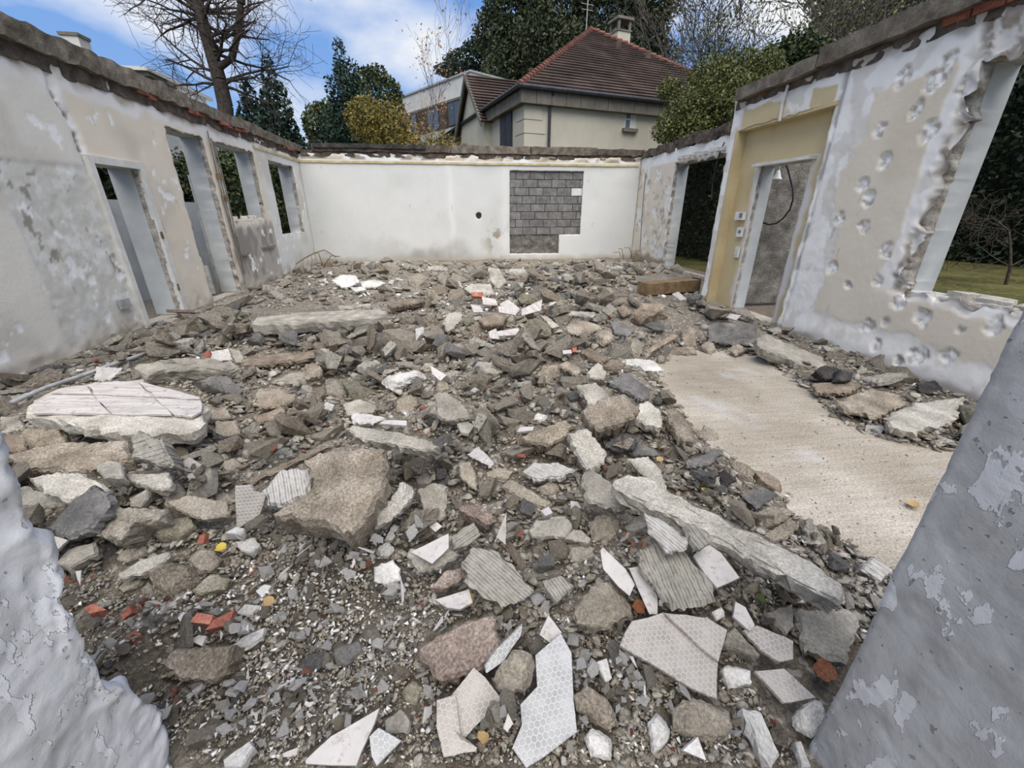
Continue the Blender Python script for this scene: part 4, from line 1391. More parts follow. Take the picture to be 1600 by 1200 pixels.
M['hedge_core'] = plain_mat('hedge_core', lin(44, 46, 34), lin(66, 66, 48), 4, 1.0)
hedge('hedge', (17.5, 2.0), (15.8, 15.0), 4.6, 2.0, 'tall dark hedge beyond the lawn outside the large window of the pitted wall', 71, 42000, size=0.085)
hedge('hedge', (8.4, 7.0), (8.0, 15.5), 3.1, 1.2, 'dark ivy hedge close outside the tall opening beyond the jog', 72, 22000, size=0.05)
hedge('hedge', (-6.9, 6.0), (-7.4, 14.0), 2.5, 1.0, 'dark hedge outside the small doorway and tall opening beside it', 73, 34000, size=0.055)
hedge('hedge', (-5.95, 11.8), (-5.45, 19.0), 2.6, 0.8, 'glossy dark hedge outside the two windows of the windowed wall', 74, 28000, leaf='lf_dark', size=0.055)
tree('bare_shrub', tuple(np.array([1, 1, 0]) * at_dist(1592, 400, 13.5) + np.array([0, 0, -0.02])), 1.5, 0.035, 'leafless twiggy shrub on the lawn outside the large window of the pitted wall', 75, 3, None, spread=0.9, nkid=6, upturn=0.05, shrink=0.6, nseg=4, start=0.05, cat='shrub')
for k, (px, py, D, r, lab) in enumerate(((1590, 140, 24.5, 2.3, 'light green tree above the hedge outside the large window of the pitted wall'), (1640, 60, 30, 3.4, 'tall green tree further along above the hedge outside the large window'))):
    b0 = gp(px, D)
    blob_plant('leafy_tree', b0, px_blobs(b0, [(px, py, D, r), (px + 30, py - 60, D, r), (px - 5, py + 70, D, r * 0.7)]), lab, 76 + k, 'lf_oak', 7000, 0.10, (0.14, (0, 0, 4)), shell=0.1)

# ------------------------------------------------------------------ buildings
M['render_cream'] = plain_mat('cream_render', lin(184, 178, 160), lin(196, 190, 173), 1.2, 0.9, 0.2)
M['stone_band'] = plain_mat('grey_stone_cornice', lin(104, 99, 90), lin(124, 118, 108), 2, 0.9)
M['gutter'] = plain_mat('dark_gutter', lin(44, 46, 50), lin(62, 64, 68), 6, 0.5)
M['shutter'] = plain_mat('dark_shutter', lin(50, 52, 58), lin(66, 68, 74), 6, 0.6)
M['rooftile'] = rubble_mat('clay_roof_tiles', lin(56, 49, 45), lin(76, 65, 59), lin(100, 85, 78), 0.3, 0.1, 0.02, 0.12)
M['ridge'] = rubble_mat('red_ridge_tiles', lin(96, 66, 58), lin(118, 80, 70), lin(134, 96, 84), 0.25, 0.2, 0.01, 0.3)
M['white_render'] = plain_mat('white_render', lin(196, 194, 186), lin(212, 210, 203), 1.0, 0.9)
m, nt, b = new_mat('window_glass', 0.06, 0.6)
b.inputs['Base Color'].default_value = (0.10, 0.13, 0.17, 1)
M['glass'] = m

# tiled house
hc = at_dist(820, 140, 20.0)
HX, HY = hc[0], hc[1]
HE = hc[2]                                    # height of the eaves
AZ = math.radians(75.5)
house = empty('tiled_house', (HX, HY, -0.2), math.pi / 2 - AZ)      # local x runs along the facade that faces the site, local y goes away
HH = HE + 0.2
WL, WD = 14.6, 15.2


def hpart(name, mb, mat, parent=None, **k):
    return mb.build(name, M[mat], parent or house, **k)


mb = MB(); mb.box((0, 0, 0), (WL, WD, HH)); wl_h = hpart('wall', mb, 'render_cream')
# quoins at the corner
z = HH - 0.55
k = 0
while z > 2.0:
    w = 0.95 if k % 2 else 0.8
    mb = MB(); mb.box((-0.03, -0.03, z - 0.46), (w, 0.4, z)); hpart('quoin', mb, 'render_cream')
    mb = MB(); mb.box((-0.03, 0.401, z - 0.46), (0.4, w, z)); hpart('quoin', mb, 'render_cream')
    z -= 0.5
    k += 1
# cornice stones
n = 22
for i in range(n):
    mb = MB(); mb.box((-0.28 + i * (WL + 0.56) / n + 0.01, -0.28, HH - 0.5), (-0.28 + (i + 1) * (WL + 0.56) / n - 0.01, 0.05, HH - 0.02)); hpart('cornice_stone', mb, 'stone_band')
for i in range(16):
    mb = MB(); mb.box((-0.28, 0.06 + i * WD / 16, HH - 0.5), (0.05, 0.04 + (i + 1) * WD / 16, HH - 0.02)); hpart('cornice_stone', mb, 'stone_band')
mb = MB(); mb.tube([(-0.45, -0.42, HH + 0.03), (WL + 0.45, -0.42, HH + 0.03)], 0.09, 8); mb.tube([(-0.42, -0.45, HH + 0.03), (-0.42, WD, HH + 0.03)], 0.09, 8); hpart('gutter', mb, 'gutter')
mb = MB(); mb.tube([(1.15, -0.34, HH), (1.12, -0.1, HH - 0.4), (1.12, -0.08, 0)], 0.06, 8); hpart('downpipe', mb, 'shutter')
# hipped roof with courses of tiles
apex = np.array([WL / 2, WL / 2, HH + 5.0])
ov = 0.42
A, B, Cc, D = (np.array(q, float) for q in ((-ov, -ov, HH), (WL + ov, -ov, HH), (WL + ov, WD + ov, HH), (-ov, WD + ov, HH)))
ridge_end = np.array([WL / 2, WD - WL / 2, HH + 5.0])


def tiled_plane(mb, p0, p1, q1, q0, n, nrm):
    """p0-p1 the eaves, q0-q1 the upper edge: n overlapping courses"""
    nrm = np.array(nrm, float); nrm /= np.linalg.norm(nrm)
    for i in range(n):
        a, b_ = i / n, min(1.0, (i + 1.12) / n)
        l0, r0 = p0 + (q0 - p0) * a, p1 + (q1 - p1) * a
        l1, r1 = p0 + (q0 - p0) * b_, p1 + (q1 - p1) * b_
        up = nrm * 0.075
        mb.add([l0, r0, r0 + up, l0 + up, l1 + nrm * 0.0, r1 + nrm * 0.0], [(0, 1, 2, 3), (3, 2, 5, 4), (0, 4, 5, 1)])


mb = MB()
tiled_plane(mb, A, B, apex, apex, 27, np.cross(B - A, apex - A))
tiled_plane(mb, D, A, apex, ridge_end, 27, np.cross(A - D, apex - A))
tiled_plane(mb, B, Cc, ridge_end, apex, 27, np.cross(Cc - B, apex - B))
tiled_plane(mb, Cc, D, ridge_end, ridge_end, 27, np.cross(D - Cc, ridge_end - D))
roof = hpart('roof', mb, 'rooftile')
mb = MB()
for (p, q) in ((A, apex), (B, apex), (apex, ridge_end)):
    L = np.linalg.norm(q - p); dd = (q - p) / L
    n = int(L / 0.36)
    for i in range(n):
        s, e = p + dd * (i * 0.36), p + dd * (i * 0.36 + 0.40)
        mb.tube([s + np.array([0, 0, 0.06]), e + np.array([0, 0, 0.02])], 0.15, 6, 0.11)
o = mb.build('ridge_tiles', M['ridge'], roof); o['kind'] = 'stuff'
# vents and chimney on the roof
for t, s in ((0.62, 0.18), (0.80, 0.62), (0.55, 0.70)):
    pp = A + (B - A) * t
    pp = pp + (apex - pp) * s
    mb = MB(); mb.box(tuple(pp + np.array([-0.16, -0.2, -0.05])), tuple(pp + np.array([0.16, 0.15, 0.28]))); mb.build('roof_vent', M['rooftile'], roof)
cpx = at_dist(968, 60, 31.5)
loc = Matrix.Rotation(-(math.pi / 2 - AZ), 4, 'Z') @ Vector((cpx[0] - HX, cpx[1] - HY, 0))
cx_, cy_ = loc.x, loc.y
ctop = at_dist(968, 33, 31.5)[2] + 0.2
mb = MB(); mb.box((cx_ - 0.45, cy_ - 0.45, HH + 2.5), (cx_ + 0.45, cy_ + 0.45, ctop - 0.55)); chim = mb.build('chimney', M['render_cream'], house)
mb = MB(); mb.box((cx_ - 0.55, cy_ - 0.55, ctop - 0.08), (cx_ + 0.55, cy_ + 0.55, ctop + 0.06)); mb.build('chimney_cap', M['stone_band'], chim)
for sx in (-1, 1):
    for sy in (-1, 1):
        mb = MB(); mb.box((cx_ + sx * 0.38 - 0.07, cy_ + sy * 0.38 - 0.07, ctop - 0.55), (cx_ + sx * 0.38 + 0.07, cy_ + sy * 0.38 + 0.07, ctop - 0.08))
        mb.build('cap_leg', M['stone_band'], chim)
mb = MB(); mb.box((cx_ - 0.5, cy_ - 0.5, ctop - 0.62), (cx_ + 0.5, cy_ + 0.5, ctop - 0.55)); mb.build('chimney_ledge', M['stone_band'], chim)
# antenna on the apex
mb = MB(); ax, ay, az = apex[0], apex[1] + 0.6, apex[2]
mb.tube([(ax, ay, az - 0.5), (ax, ay, az + 2.6)], 0.03, 6)
for i in range(6):
    mb.tube([(ax - 0.4, ay, az + 1.1 + i * 0.25), (ax + 0.4, ay, az + 1.1 + i * 0.25)], 0.015, 5)
mb.build('antenna', M['steel'], house)
# small window in the facade
def facade_x(px, py):
    d = ray(px, py)
    n_ = np.array([math.sin(AZ + math.pi / 2), math.cos(AZ + math.pi / 2)])
    t = (n_ @ np.array([HX, HY])) / (n_ @ d[:2])
    p = C_O + d * t
    return (p[0] - HX) * math.sin(AZ) + (p[1] - HY) * math.cos(AZ), p[2] + 0.2


x0, z1 = facade_x(978, 172); x1, z0 = facade_x(992, 202)
mb = MB(); mb.box((x0, -0.02, z0), (x1, 0.04, z1)); w_ = mb.build('window', M['white_render'], house)
mb = MB(); mb.box((x0 + 0.04, -0.03, z0 + 0.03), (x0 + 0.26, -0.015, z1 - 0.04)); mb.build('pane', M['glass'], w_)
mb = MB(); mb.box((x0 + 0.02, -0.05, (z0 + z1) / 2 - 0.02), (x0 + 0.28, -0.02, (z0 + z1) / 2 + 0.02)); mb.build('glazing_bar', M['trim'], w_)
mb = MB(); mb.box((x0 - 0.12, -0.16, z0 - 0.14), (x1 + 0.08, 0.05, z0)); mb.build('window_sill', M['stone_band'], w_)
# shutters in the side facade
def side_y(px, py):
    d = ray(px, py)
    n_ = np.array([math.sin(AZ), math.cos(AZ)])
    t = (n_ @ np.array([HX, HY])) / (n_ @ d[:2])
    p = C_O + d * t
    v_ = np.array([math.sin(AZ - math.pi / 2), math.cos(AZ - math.pi / 2)])
    return (p[:2] - np.array([HX, HY])) @ v_, p[2] + 0.2


for (pa, pb) in (((801, 174), (784, 228)), ((752, 204), (741, 228))):
    ya, za = side_y(*pa); yb, zb = side_y(*pb)
    ym = (ya + yb) / 2
    for (s, e) in ((ya, ym - 0.03), (ym + 0.03, yb)):
        mb = MB(); mb.box((-0.09, s, za - 2.3), (-0.01, e, za)); mb.build('shutter', M['shutter'], house)
# gabled wing on the side facade
gy, gz = 12.5, HH + 0.2
ya, _ = side_y(760, 160)
wy0, wy1 = 4.2, 8.5
wing_x = -0.35
mb = MB(); mb.prism([(wy0, 0), (wy1, 0), (wy1, HH - 0.3), ((wy0 + wy1) / 2, HH + 1.75), (wy0, HH - 0.3)], wing_x, 2.0, 0); mb.build('gable_wing_wall', M['render_cream'], house)
mb = MB()
rp = (wy0 + wy1) / 2
tiled_plane(mb, np.array([wing_x - 0.3, wy0 - 0.35, HH - 0.55]), np.array([5, wy0 - 0.35, HH - 0.55]), np.array([5, rp, HH + 1.95]), np.array([wing_x - 0.3, rp, HH + 1.95]), 16, (0, -2.5, 2.5))
tiled_plane(mb, np.array([5, wy1 + 0.35, HH - 0.55]), np.array([wing_x - 0.3, wy1 + 0.35, HH - 0.55]), np.array([wing_x - 0.3, rp, HH + 1.95]), np.array([5, rp, HH + 1.95]), 16, (0, 2.5, 2.5))
mb.build('gable_roof', M['rooftile'], house)
mb = MB()
for sgn, ye in ((1, wy0 - 0.35), (-1, wy1 + 0.35)):
    mb.add([(wing_x - 0.32, ye, HH - 0.75), (wing_x - 0.32, ye, HH - 0.5), (wing_x - 0.32, rp, HH + 2.0), (wing_x - 0.32, rp, HH + 1.7),
            (wing_x - 0.22, ye, HH - 0.75), (wing_x - 0.22, ye, HH - 0.5), (wing_x - 0.22, rp, HH + 2.0), (wing_x - 0.22, rp, HH + 1.7)],
           [(0, 1, 2, 3), (4, 7, 6, 5), (0, 3, 7, 4), (1, 5, 6, 2), (0, 4, 5, 1), (3, 2, 6, 7)])
mb.build('bargeboard', M['stone_band'], house)
tag(house, 'cream house with hipped brown tile roof behind the back wall', 'house')

# modern white house
mc = at_dist(735, 112, 42.0)
mdir_az = math.radians(-20.0)
mod = empty('modern_house', (mc[0], mc[1], -0.2), math.pi / 2 - math.radians(55.0))     # local -x... long facade along local y
MH = mc[2] + 0.2
mlen = 14.2
mb = MB(); mb.box((0, 0, 0), (5, mlen, MH)); mb.build('wall', M['white_render'], mod)
mb = MB(); mb.box((-0.12, -0.12, MH - 0.02), (5.1, mlen + 0.1, MH + 0.12)); mb.build('roof_edge', M['steel'], mod)
for i, (a, b_) in enumerate(((1.6, 3.4), (5.0, 7.0), (9.0, 11.2), (12.4, 14.4))):
    mb = MB(); mb.box((-0.06, a, MH - 3.6), (0.02, b_, MH - 1.7)); w_ = mb.build('window', M['gutter'], mod)
    mb = MB(); mb.box((-0.09, a + 0.12, MH - 3.5), (-0.05, (a + b_) / 2 - 0.05, MH - 1.8)); mb.build('pane', M['glass'], w_)
    mb = MB(); mb.box((-0.09, (a + b_) / 2 + 0.05, MH - 3.5), (-0.05, b_ - 0.12, MH - 1.8)); mb.build('pane', M['glass'], w_)
mb = MB(); mb.box((-0.08, 0.4, MH - 1.68), (0.05, mlen - 0.4, MH - 1.5)); mb.build('lintel_band', M['stone_band'], mod)
for a, b_ in ((3.4, 5.0), (7.0, 9.0)):
    mb = MB(); mb.box((-0.07, a + 0.1, MH - 3.6), (0.02, b_ - 0.1, MH - 1.7)); mb.build('brick_panel', M['rooftile'], mod)
mb = MB(); mb.box((-0.07, 9.0, MH - 8.5), (0.02, 10.4, MH - 5.6)); mb.build('garden_door', M['gutter'], mod)
tag(mod, 'white flat roofed modern house with a row of windows', 'house')

# white villa behind the windowed wall: chimney, cornice and balustrade over the wall top
vb = at_dist(330, 160, 23.0)
va = at_dist(150, 80, 17.5)
dv = np.array([vb[0] - va[0], vb[1] - va[1]]); Lv = np.linalg.norm(dv); azv = math.atan2(dv[1], dv[0])
vil = empty('white_villa', (va[0], va[1], -0.2), azv)
e1 = at_dist(235, 118, 19.6)[2] + 0.2
mb = MB(); mb.box((2.6, 0.4, 0), (Lv + 1.5, 6, e1)); mb.build('wall', M['white_render'], vil)
mb = MB(); mb.box((2.4, 0.1, e1), (4.0, 6.2, e1 + 0.12)); mb.build('roof_slab', M['stone_band'], vil)
mb = MB(); mb.box((2.3, 0.05, e1 + 0.12), (3.4, 6.2, e1 + 0.22)); mb.build('roof_coping', M['white_render'], vil)
for i in range(18):
    mb = MB(); x = 3.9 + i * 0.17; mb.tube([(x, 0.5, e1 - 0.02), (x, 0.5, e1 + 0.14), (x, 0.5, e1 + 0.3)], 0.05, 6, 0.03); mb.build('baluster', M['white_render'], vil)
mb = MB(); mb.box((3.6, 0.4, e1 + 0.3), (Lv + 1.2, 0.62, e1 + 0.42)); mb.build('handrail', M['white_render'], vil)
ct = at_dist(147, 57, 17.5)[2] + 0.2
mb = MB(); mb.box((-0.2, 0.2, 0), (0.2, 0.6, ct - 0.07)); mb.build('chimney', M['white_render'], vil)
mb = MB(); mb.box((-0.23, 0.17, ct - 0.07), (0.23, 0.63, ct)); mb.build('chimney_cap', M['stone_band'], vil)
tag(vil, 'white villa with balustrade and chimney behind the windowed wall', 'house')
# low garden wall outside the small doorway
v, f = rough_box_mesh(5.5, 0.2, 1.62, 0.2, 0.01, 600)
tag(mesh_obj('garden_wall', v, f, M['reveal'], None, matrix=Matrix.Translation((-5.35, 6.1, -0.05)) @ RZ90), 'low pale grey garden wall outside the small doorway in the windowed wall', 'wall')
# things in the tall opening in the windowed wall
for k, (px, py, D, w, h, lab) in enumerate(((300, 300, 9.9, 0.5, 0.9, 'pale metal sheet leaning behind the tall opening in the windowed wall'), (330, 440, 9.3, 0.35, 0.5, 'small grey metal frame lying in the tall opening in the windowed wall'))):
    p = at_dist(px, py, D)
    v, f = rough_box_mesh(0.03, w, h, 0.12, 0.004, 620 + k)
    z0 = max(0.0, p[2] - h / 2)
    if k == 0:
        z0, h0 = -0.03, None
        v[:, 2] *= (p[2] + 0.3) / h
    tag(mesh_obj('metal_sheet', v, f, M['steel'], None, matrix=Matrix.Translation((p[0], p[1], z0)) @ Matrix.Rotation(0.3 + k, 4, 'Z')), lab, 'metal sheet')

# ------------------------------------------------------------------ the bed of crushed rubble
BARE = np.array([on_z(x, y, 0)[:2] for x, y in ((1030, 575), (1060, 552), (1110, 548), (1180, 556), (1225, 585), (1262, 618), (1305, 655), (1375, 688), (1470, 705), (1560, 720), (1640, 800), (1640, 960), (1500, 930),
                                                 (1390, 885), (1320, 850), (1255, 815), (1235, 775), (1200, 742), (1150, 715), (1110, 690), (1080, 655), (1050, 625))])


def poly_sd(x, y, poly):
    """distance outside the polygon (negative inside)"""
    x, y = np.asarray(x, float), np.asarray(y, float)
    d = np.full(x.shape, 1e9)
    ins = np.zeros(x.shape, bool)
    n = len(poly)
    for i in range(n):
        ax, ay = poly[i]
        bx, by = poly[(i + 1) % n]
        ex, ey = bx - ax, by - ay
        t = np.clip(((x - ax) * ex + (y - ay) * ey) / (ex * ex + ey * ey + 1e-12), 0, 1)
        d = np.minimum(d, np.hypot(x - ax - t * ex, y - ay - t * ey))
        c = ((ay > y) != (by > y)) & (x < ex * (y - ay) / (ey + 1e-12 * (ey == 0)) + ax)
        ins ^= c
    return np.where(ins, -d, d)


HEAPS = [(2.25, 5.1, 0.9, 0.7, 0.26), (3.2, 5.0, 0.5, 0.6, 0.10), (1.5, 3.7, 0.5, 0.9, 0.10), (1.35, 2.6, 0.35, 0.6, 0.12), (-1.5, 1.65, 0.7, 0.45, 0.22), (-0.55, 1.95, 0.5, 0.4, 0.10), (-2.4, 3.0, 0.9, 0.6, 0.10),
         (0.8, 2.4, 0.8, 0.8, 0.08), (1.0, 9.0, 3.0, 1.8, 0.12), (-0.5, 4.0, 1.5, 0.8, 0.06), (0.25, 1.0, 0.5, 0.25, 0.05), (0.8, 1.1, 0.35, 0.3, 0.10), (-1.8, 5.25, 1.0, 0.3, -0.05), (1.6, 6.6, 0.9, 0.5, 0.10)]


def terrain(x, y):
    x, y = np.asarray(x, float), np.asarray(y, float)
    h = np.full(np.broadcast(x, y).shape, 0.055)
    for (a, b_, sx, sy, k) in HEAPS:
        h = h + k * np.exp(-((x - a) / sx) ** 2 - ((y - b_) / sy) ** 2)
    h = h + (fbm(x * 0.9, y * 0.9, 0, 701, 3) - 0.45) * 0.13
    h = h + (fbm(x * 4.5, y * 4.5, 0, 702, 3) - 0.5) * 0.05
    sd = poly_sd(x, y, BARE)
    h = h * sstep(0.0, 0.35, sd) - 0.03 * sstep(0.06, -0.05, sd)
    wall_d = np.minimum(x + 4.0, np.where(y > 6.4, 5.5, 4.05) - x)
    h = h * (0.45 + 0.55 * sstep(0.0, 0.9, wall_d)) * (0.6 + 0.4 * sstep(12.9, 11.8, y))
    h = np.maximum(h, np.where(sd > 0.15, 0.012, -0.03))
    hole = np.exp(-((x + 0.93) / 0.09) ** 2 - ((y - 0.93) / 0.07) ** 2)
    return np.where(x < 0, h + 0.12 * np.exp(-((x + 0.95) / 0.3) ** 2 - ((y - 0.98) / 0.22) ** 2) * (1 - hole) - hole * 0.05, h)


m, nt, b = new_mat('crushed_rubble_dirt', 0.97, 0.1)
tc = nt.nodes.new('ShaderNodeTexCoord'); v = tc.outputs['Object']
c = ramp(nt, noise(nt, v, 1.3, 6, 0.65), [(0.3, lin(116, 109, 97)), (0.5, lin(140, 133, 120)), (0.7, lin(162, 155, 142))])
c = mixc(nt, 0.6, c, ramp(nt, noise(nt, v, 75, 5, 0.72), [(0.3, (0.08, 0.075, 0.07)), (0.5, (0.48, 0.47, 0.46)), (0.66, (0.95, 0.93, 0.9))]), 'OVERLAY')
vo = nt.nodes.new('ShaderNodeTexVoronoi'); vo.inputs['Scale'].default_value = 48; nt.links.new(v, vo.inputs['Vector'])
sepc = nt.nodes.new('ShaderNodeSeparateColor'); nt.links.new(vo.outputs['Color'], sepc.inputs[0])
c = mixc(nt, ramp(nt, sepc.outputs[0], [(0.90, (0, 0, 0)), (0.92, (0.55, 0.55, 0.55))]), c, lin(214, 210, 202))
c = mixc(nt, ramp(nt, sepc.outputs[1], [(0.97, (0, 0, 0)), (0.98, (0.4, 0.4, 0.4))]), c, lin(140, 78, 58))
nt.links.new(c, b.inputs['Base Color'])
b1 = bump(nt, b, vo.outputs['Distance'], 1.0, -0.012)
bump(nt, b, noise(nt, v, 60, 6, 0.7), 1.0, 0.025, b1)
M['dirt'] = m

ys = [0.30]
while ys[-1] < 12.9:
    ys.append(ys[-1] + max(0.016, 0.0105 * ys[-1]))
ys = np.minimum(np.array(ys), 12.9)
xs = np.arange(-4.0, 5.51, 0.027)
GX, GY = np.meshgrid(xs, ys, indexing='ij')
GZ = terrain(GX, GY) + (fbm(GX * 22, GY * 22, 0, 705, 3, 0.6) - 0.5) * 0.035
GXj = GX + (vnoise(GX * 60, GY * 60, 0, 706) - 0.5) * 0.016
vid = np.arange(GX.size).reshape(GX.shape)
q = np.stack([vid[:-1, :-1], vid[1:, :-1], vid[1:, 1:], vid[:-1, 1:]], -1).reshape(-1, 4)
cen = np.stack([GX, GY, GZ], -1).reshape(-1, 3)[q].mean(1)
injamb = ((cen[:, 0] < -0.83) & (cen[:, 0] > -1.29) & (cen[:, 1] < 0.69)) | ((cen[:, 0] > 0.88) & (cen[:, 0] < 1.34) & (cen[:, 1] < 0.49))
inside = ~injamb & (cen[:, 0] < np.where(cen[:, 1] > 6.4, 5.5, 4.06)) & (cen[:, 2] > -0.028)
outl = (np.abs(cen[:, 1] - 0.0) < 0)
q = q[inside]
tag(mesh_obj('rubble_bed', np.stack([GXj, GY, GZ], -1).reshape(-1, 3), q, M['dirt'], smooth=True), 'grey brown crushed rubble and dirt covering the room floor', 'rubble', kind='stuff')

# ------------------------------------------------------------------ rubble pieces
REG = {'P': (0, 0, 1), 'A': (180, 420, 4), 'B': (480, 400, 4), 'D': (780, 400, 4), 'E': (560, 600, 4), 'G': (860, 580, 4), 'L': (0, 640, 4), 'J': (0, 750, 2.666), 'K': (400, 775, 2.823),
       'M': (800, 775, 2.823), 'N': (1000, 500, 2.667), 'Q': (0, 500, 3.2), 'R': (350, 500, 3.2)}
MASK = np.zeros((1200, 1600), bool)
LOOK = {'concrete': ('concrete_chunk', 'rough grey brown concrete chunk', 'concrete chunk'), 'tan': ('tan_concrete_chunk', 'coarse tan concrete chunk', 'concrete chunk'),
        'grey': ('mortar_fragment', 'flat grey mortar fragment', 'mortar'), 'dark': ('dark_stone_piece', 'dark grey broken stone piece', 'stone'), 'pale': ('pale_concrete_piece', 'pale grey concrete piece', 'concrete piece'),
        'white': ('plaster_lump', 'white plaster lump', 'plaster lump'), 'pink': ('mortar_fragment', 'coarse pinkish brown mortar fragment', 'mortar'), 'brick': ('brick_fragment', 'broken red brick piece', 'brick'),
        'wood': ('timber_piece', 'weathered brown timber piece', 'timber'), 'moss': ('mossy_chunk', 'greenish mossy concrete chunk', 'concrete chunk'), 'bitumen': ('charred_piece', 'black charred piece', 'charred debris'),
        'ribbed': ('combed_mortar_piece', 'grey mortar piece with combed ridges', 'mortar piece'), 'ribbed_pale': ('combed_mortar_piece', 'pale mortar piece with combed ridges', 'mortar piece'),
        'hex': ('honeycomb_tile_piece', 'beige tile shard with honeycomb back', 'tile shard'), 'hex_grey': ('honeycomb_tile_piece', 'grey tile shard with honeycomb back', 'tile shard'),
        'tile': ('tile_fragment', 'white broken floor tile shard', 'tile shard'), 'veined': ('tile_fragment', 'veined pale floor tile shard', 'tile shard'), 'rust': ('rusty_metal_piece', 'rusty metal piece', 'metal piece'),
        'steel': ('metal_strip', 'dull grey metal strip', 'metal strip')}


def zone(x, y):
    if y > 8.0:
        return 'in front of the back wall'
    if x < -2.7:
        return 'near the foot of the windowed wall'
    if x > 1.9 and y > 4.1:
        return 'in the heap before the ochre doorway'
    if x > 2.0:
        return 'along the foot of the pitted wall'
    if x > 0.95 and y < 4.1:
        return 'along the edge of the bare floor strip'
    if y > 4.6:
        return 'around the long slab beyond the heap'
    if x < -0.15 and y < 1.45:
        return 'beside the white broken jamb'
    if y < 1.45:
        return 'by the honeycomb tile shards'
    if x < -0.9:
        return 'between the tiled slab and the big tan slab'
    return 'in the middle of the rubble heap'


def set_label(o, mat, size, x, y, label=None, cat=None, flat=False):
    nm, look, ct = LOOK[mat]
    if flat:
        look, ct = 'flat ' + look.replace('chunk', 'shard'), ct.replace('chunk', 'shard')
    if label:
        return tag(o, label, cat or ct)
    sz = 'large ' if size > 0.30 else ('small ' if size < 0.11 else '')
    lab = sz + look + ' ' + zone(x, y)
    return tag(o, lab, ct, (look + 's ' + zone(x, y)))


HS = 0.02
HX0, HY0 = -4.1, 0.2
hx, hy = np.arange(HX0, 5.6, HS), np.arange(HY0, 13.0, HS)
_gx, _gy = np.meshgrid(hx, hy, indexing='ij')
HM = terrain(_gx, _gy)
TER = HM.copy()
SDB = poly_sd(_gx, _gy, BARE)


def ras(A, x, y):
    return float(A[min(max(int((x - HX0) / HS), 0), A.shape[0] - 1), min(max(int((y - HY0) / HS), 0), A.shape[1] - 1)])

HEROES = []
from mathutils.bvhtree import BVHTree
SOLID = {}
CELL = 0.4


def solid_cells(lo, hi):
    for i in range(int(lo[0] // CELL), int(hi[0] // CELL) + 1):
        for j in range(int(lo[1] // CELL), int(hi[1] // CELL) + 1):
            yield i, j


def add_solid(name, W, polys):
    t = (name, BVHTree.FromPolygons(W.tolist(), polys), W.min(0), W.max(0))
    for c in solid_cells(t[2], t[3]):
        SOLID.setdefault(c, []).append(t)
    return t


def clashes(W, polys):
    """names of the pieces that this body would cut into"""
    lo, hi = W.min(0), W.max(0)
    near = {}
    for c in solid_cells(lo, hi):
        for t in SOLID.get(c, ()):
            if (t[2] < hi).all() and (t[3] > lo).all():
                near[t[0]] = t
    if not near:
        return []
    me_ = BVHTree.FromPolygons(W.tolist(), polys)
    return [n_ for n_, t in near.items() if me_.overlap(t[1])]



def resample(P, step, R, jit):
    out = []
    n = len(P)
    for i in range(n):
        a, b_ = P[i], P[(i + 1) % n]
        L = np.linalg.norm(b_ - a)
        k = max(1, int(round(L / step)))
        nr = np.array([-(b_ - a)[1], (b_ - a)[0]]) / (L + 1e-9)
        for j in range(k):
            t = j / k
            off = 0 if j == 0 else R.normal() * jit
            out.append(a + (b_ - a) * t + nr * off)
    return np.array(out)


def inset(Q, d):
    a, b_ = np.roll(Q, 1, 0), np.roll(Q, -1, 0)
    t = b_ - a
    nrm_ = np.stack([t[:, 1], -t[:, 0]], 1)
    nrm_ /= np.linalg.norm(nrm_, axis=1)[:, None] + 1e-9
    for _ in range(2):
        nrm_ = (np.roll(nrm_, 1, 0) + nrm_ * 2 + np.roll(nrm_, -1, 0)) / 4
    return Q - nrm_ * np.asarray(d).reshape(-1, 1)


def ringmesh(rings, top_c, bot_c):
    n = len(rings[0])
    v = [tuple(p) for r in rings for p in r]
    f = []
    for i in range(len(rings) - 1):
        for k in range(n):
            a, b_, c, d = i * n + k, i * n + (k + 1) % n, (i + 1) * n + (k + 1) % n, (i + 1) * n + k
            f.append((a, d, c, b_))
    v.append(tuple(top_c)); v.append(tuple(bot_c))
    t, b2 = len(v) - 2, len(v) - 1
    e = (len(rings) - 1) * n
    for k in range(n):
        f.append((t, k, (k + 1) % n))
        f.append((b2, e + (k + 1) % n, e + k))
    return np.array(v), f


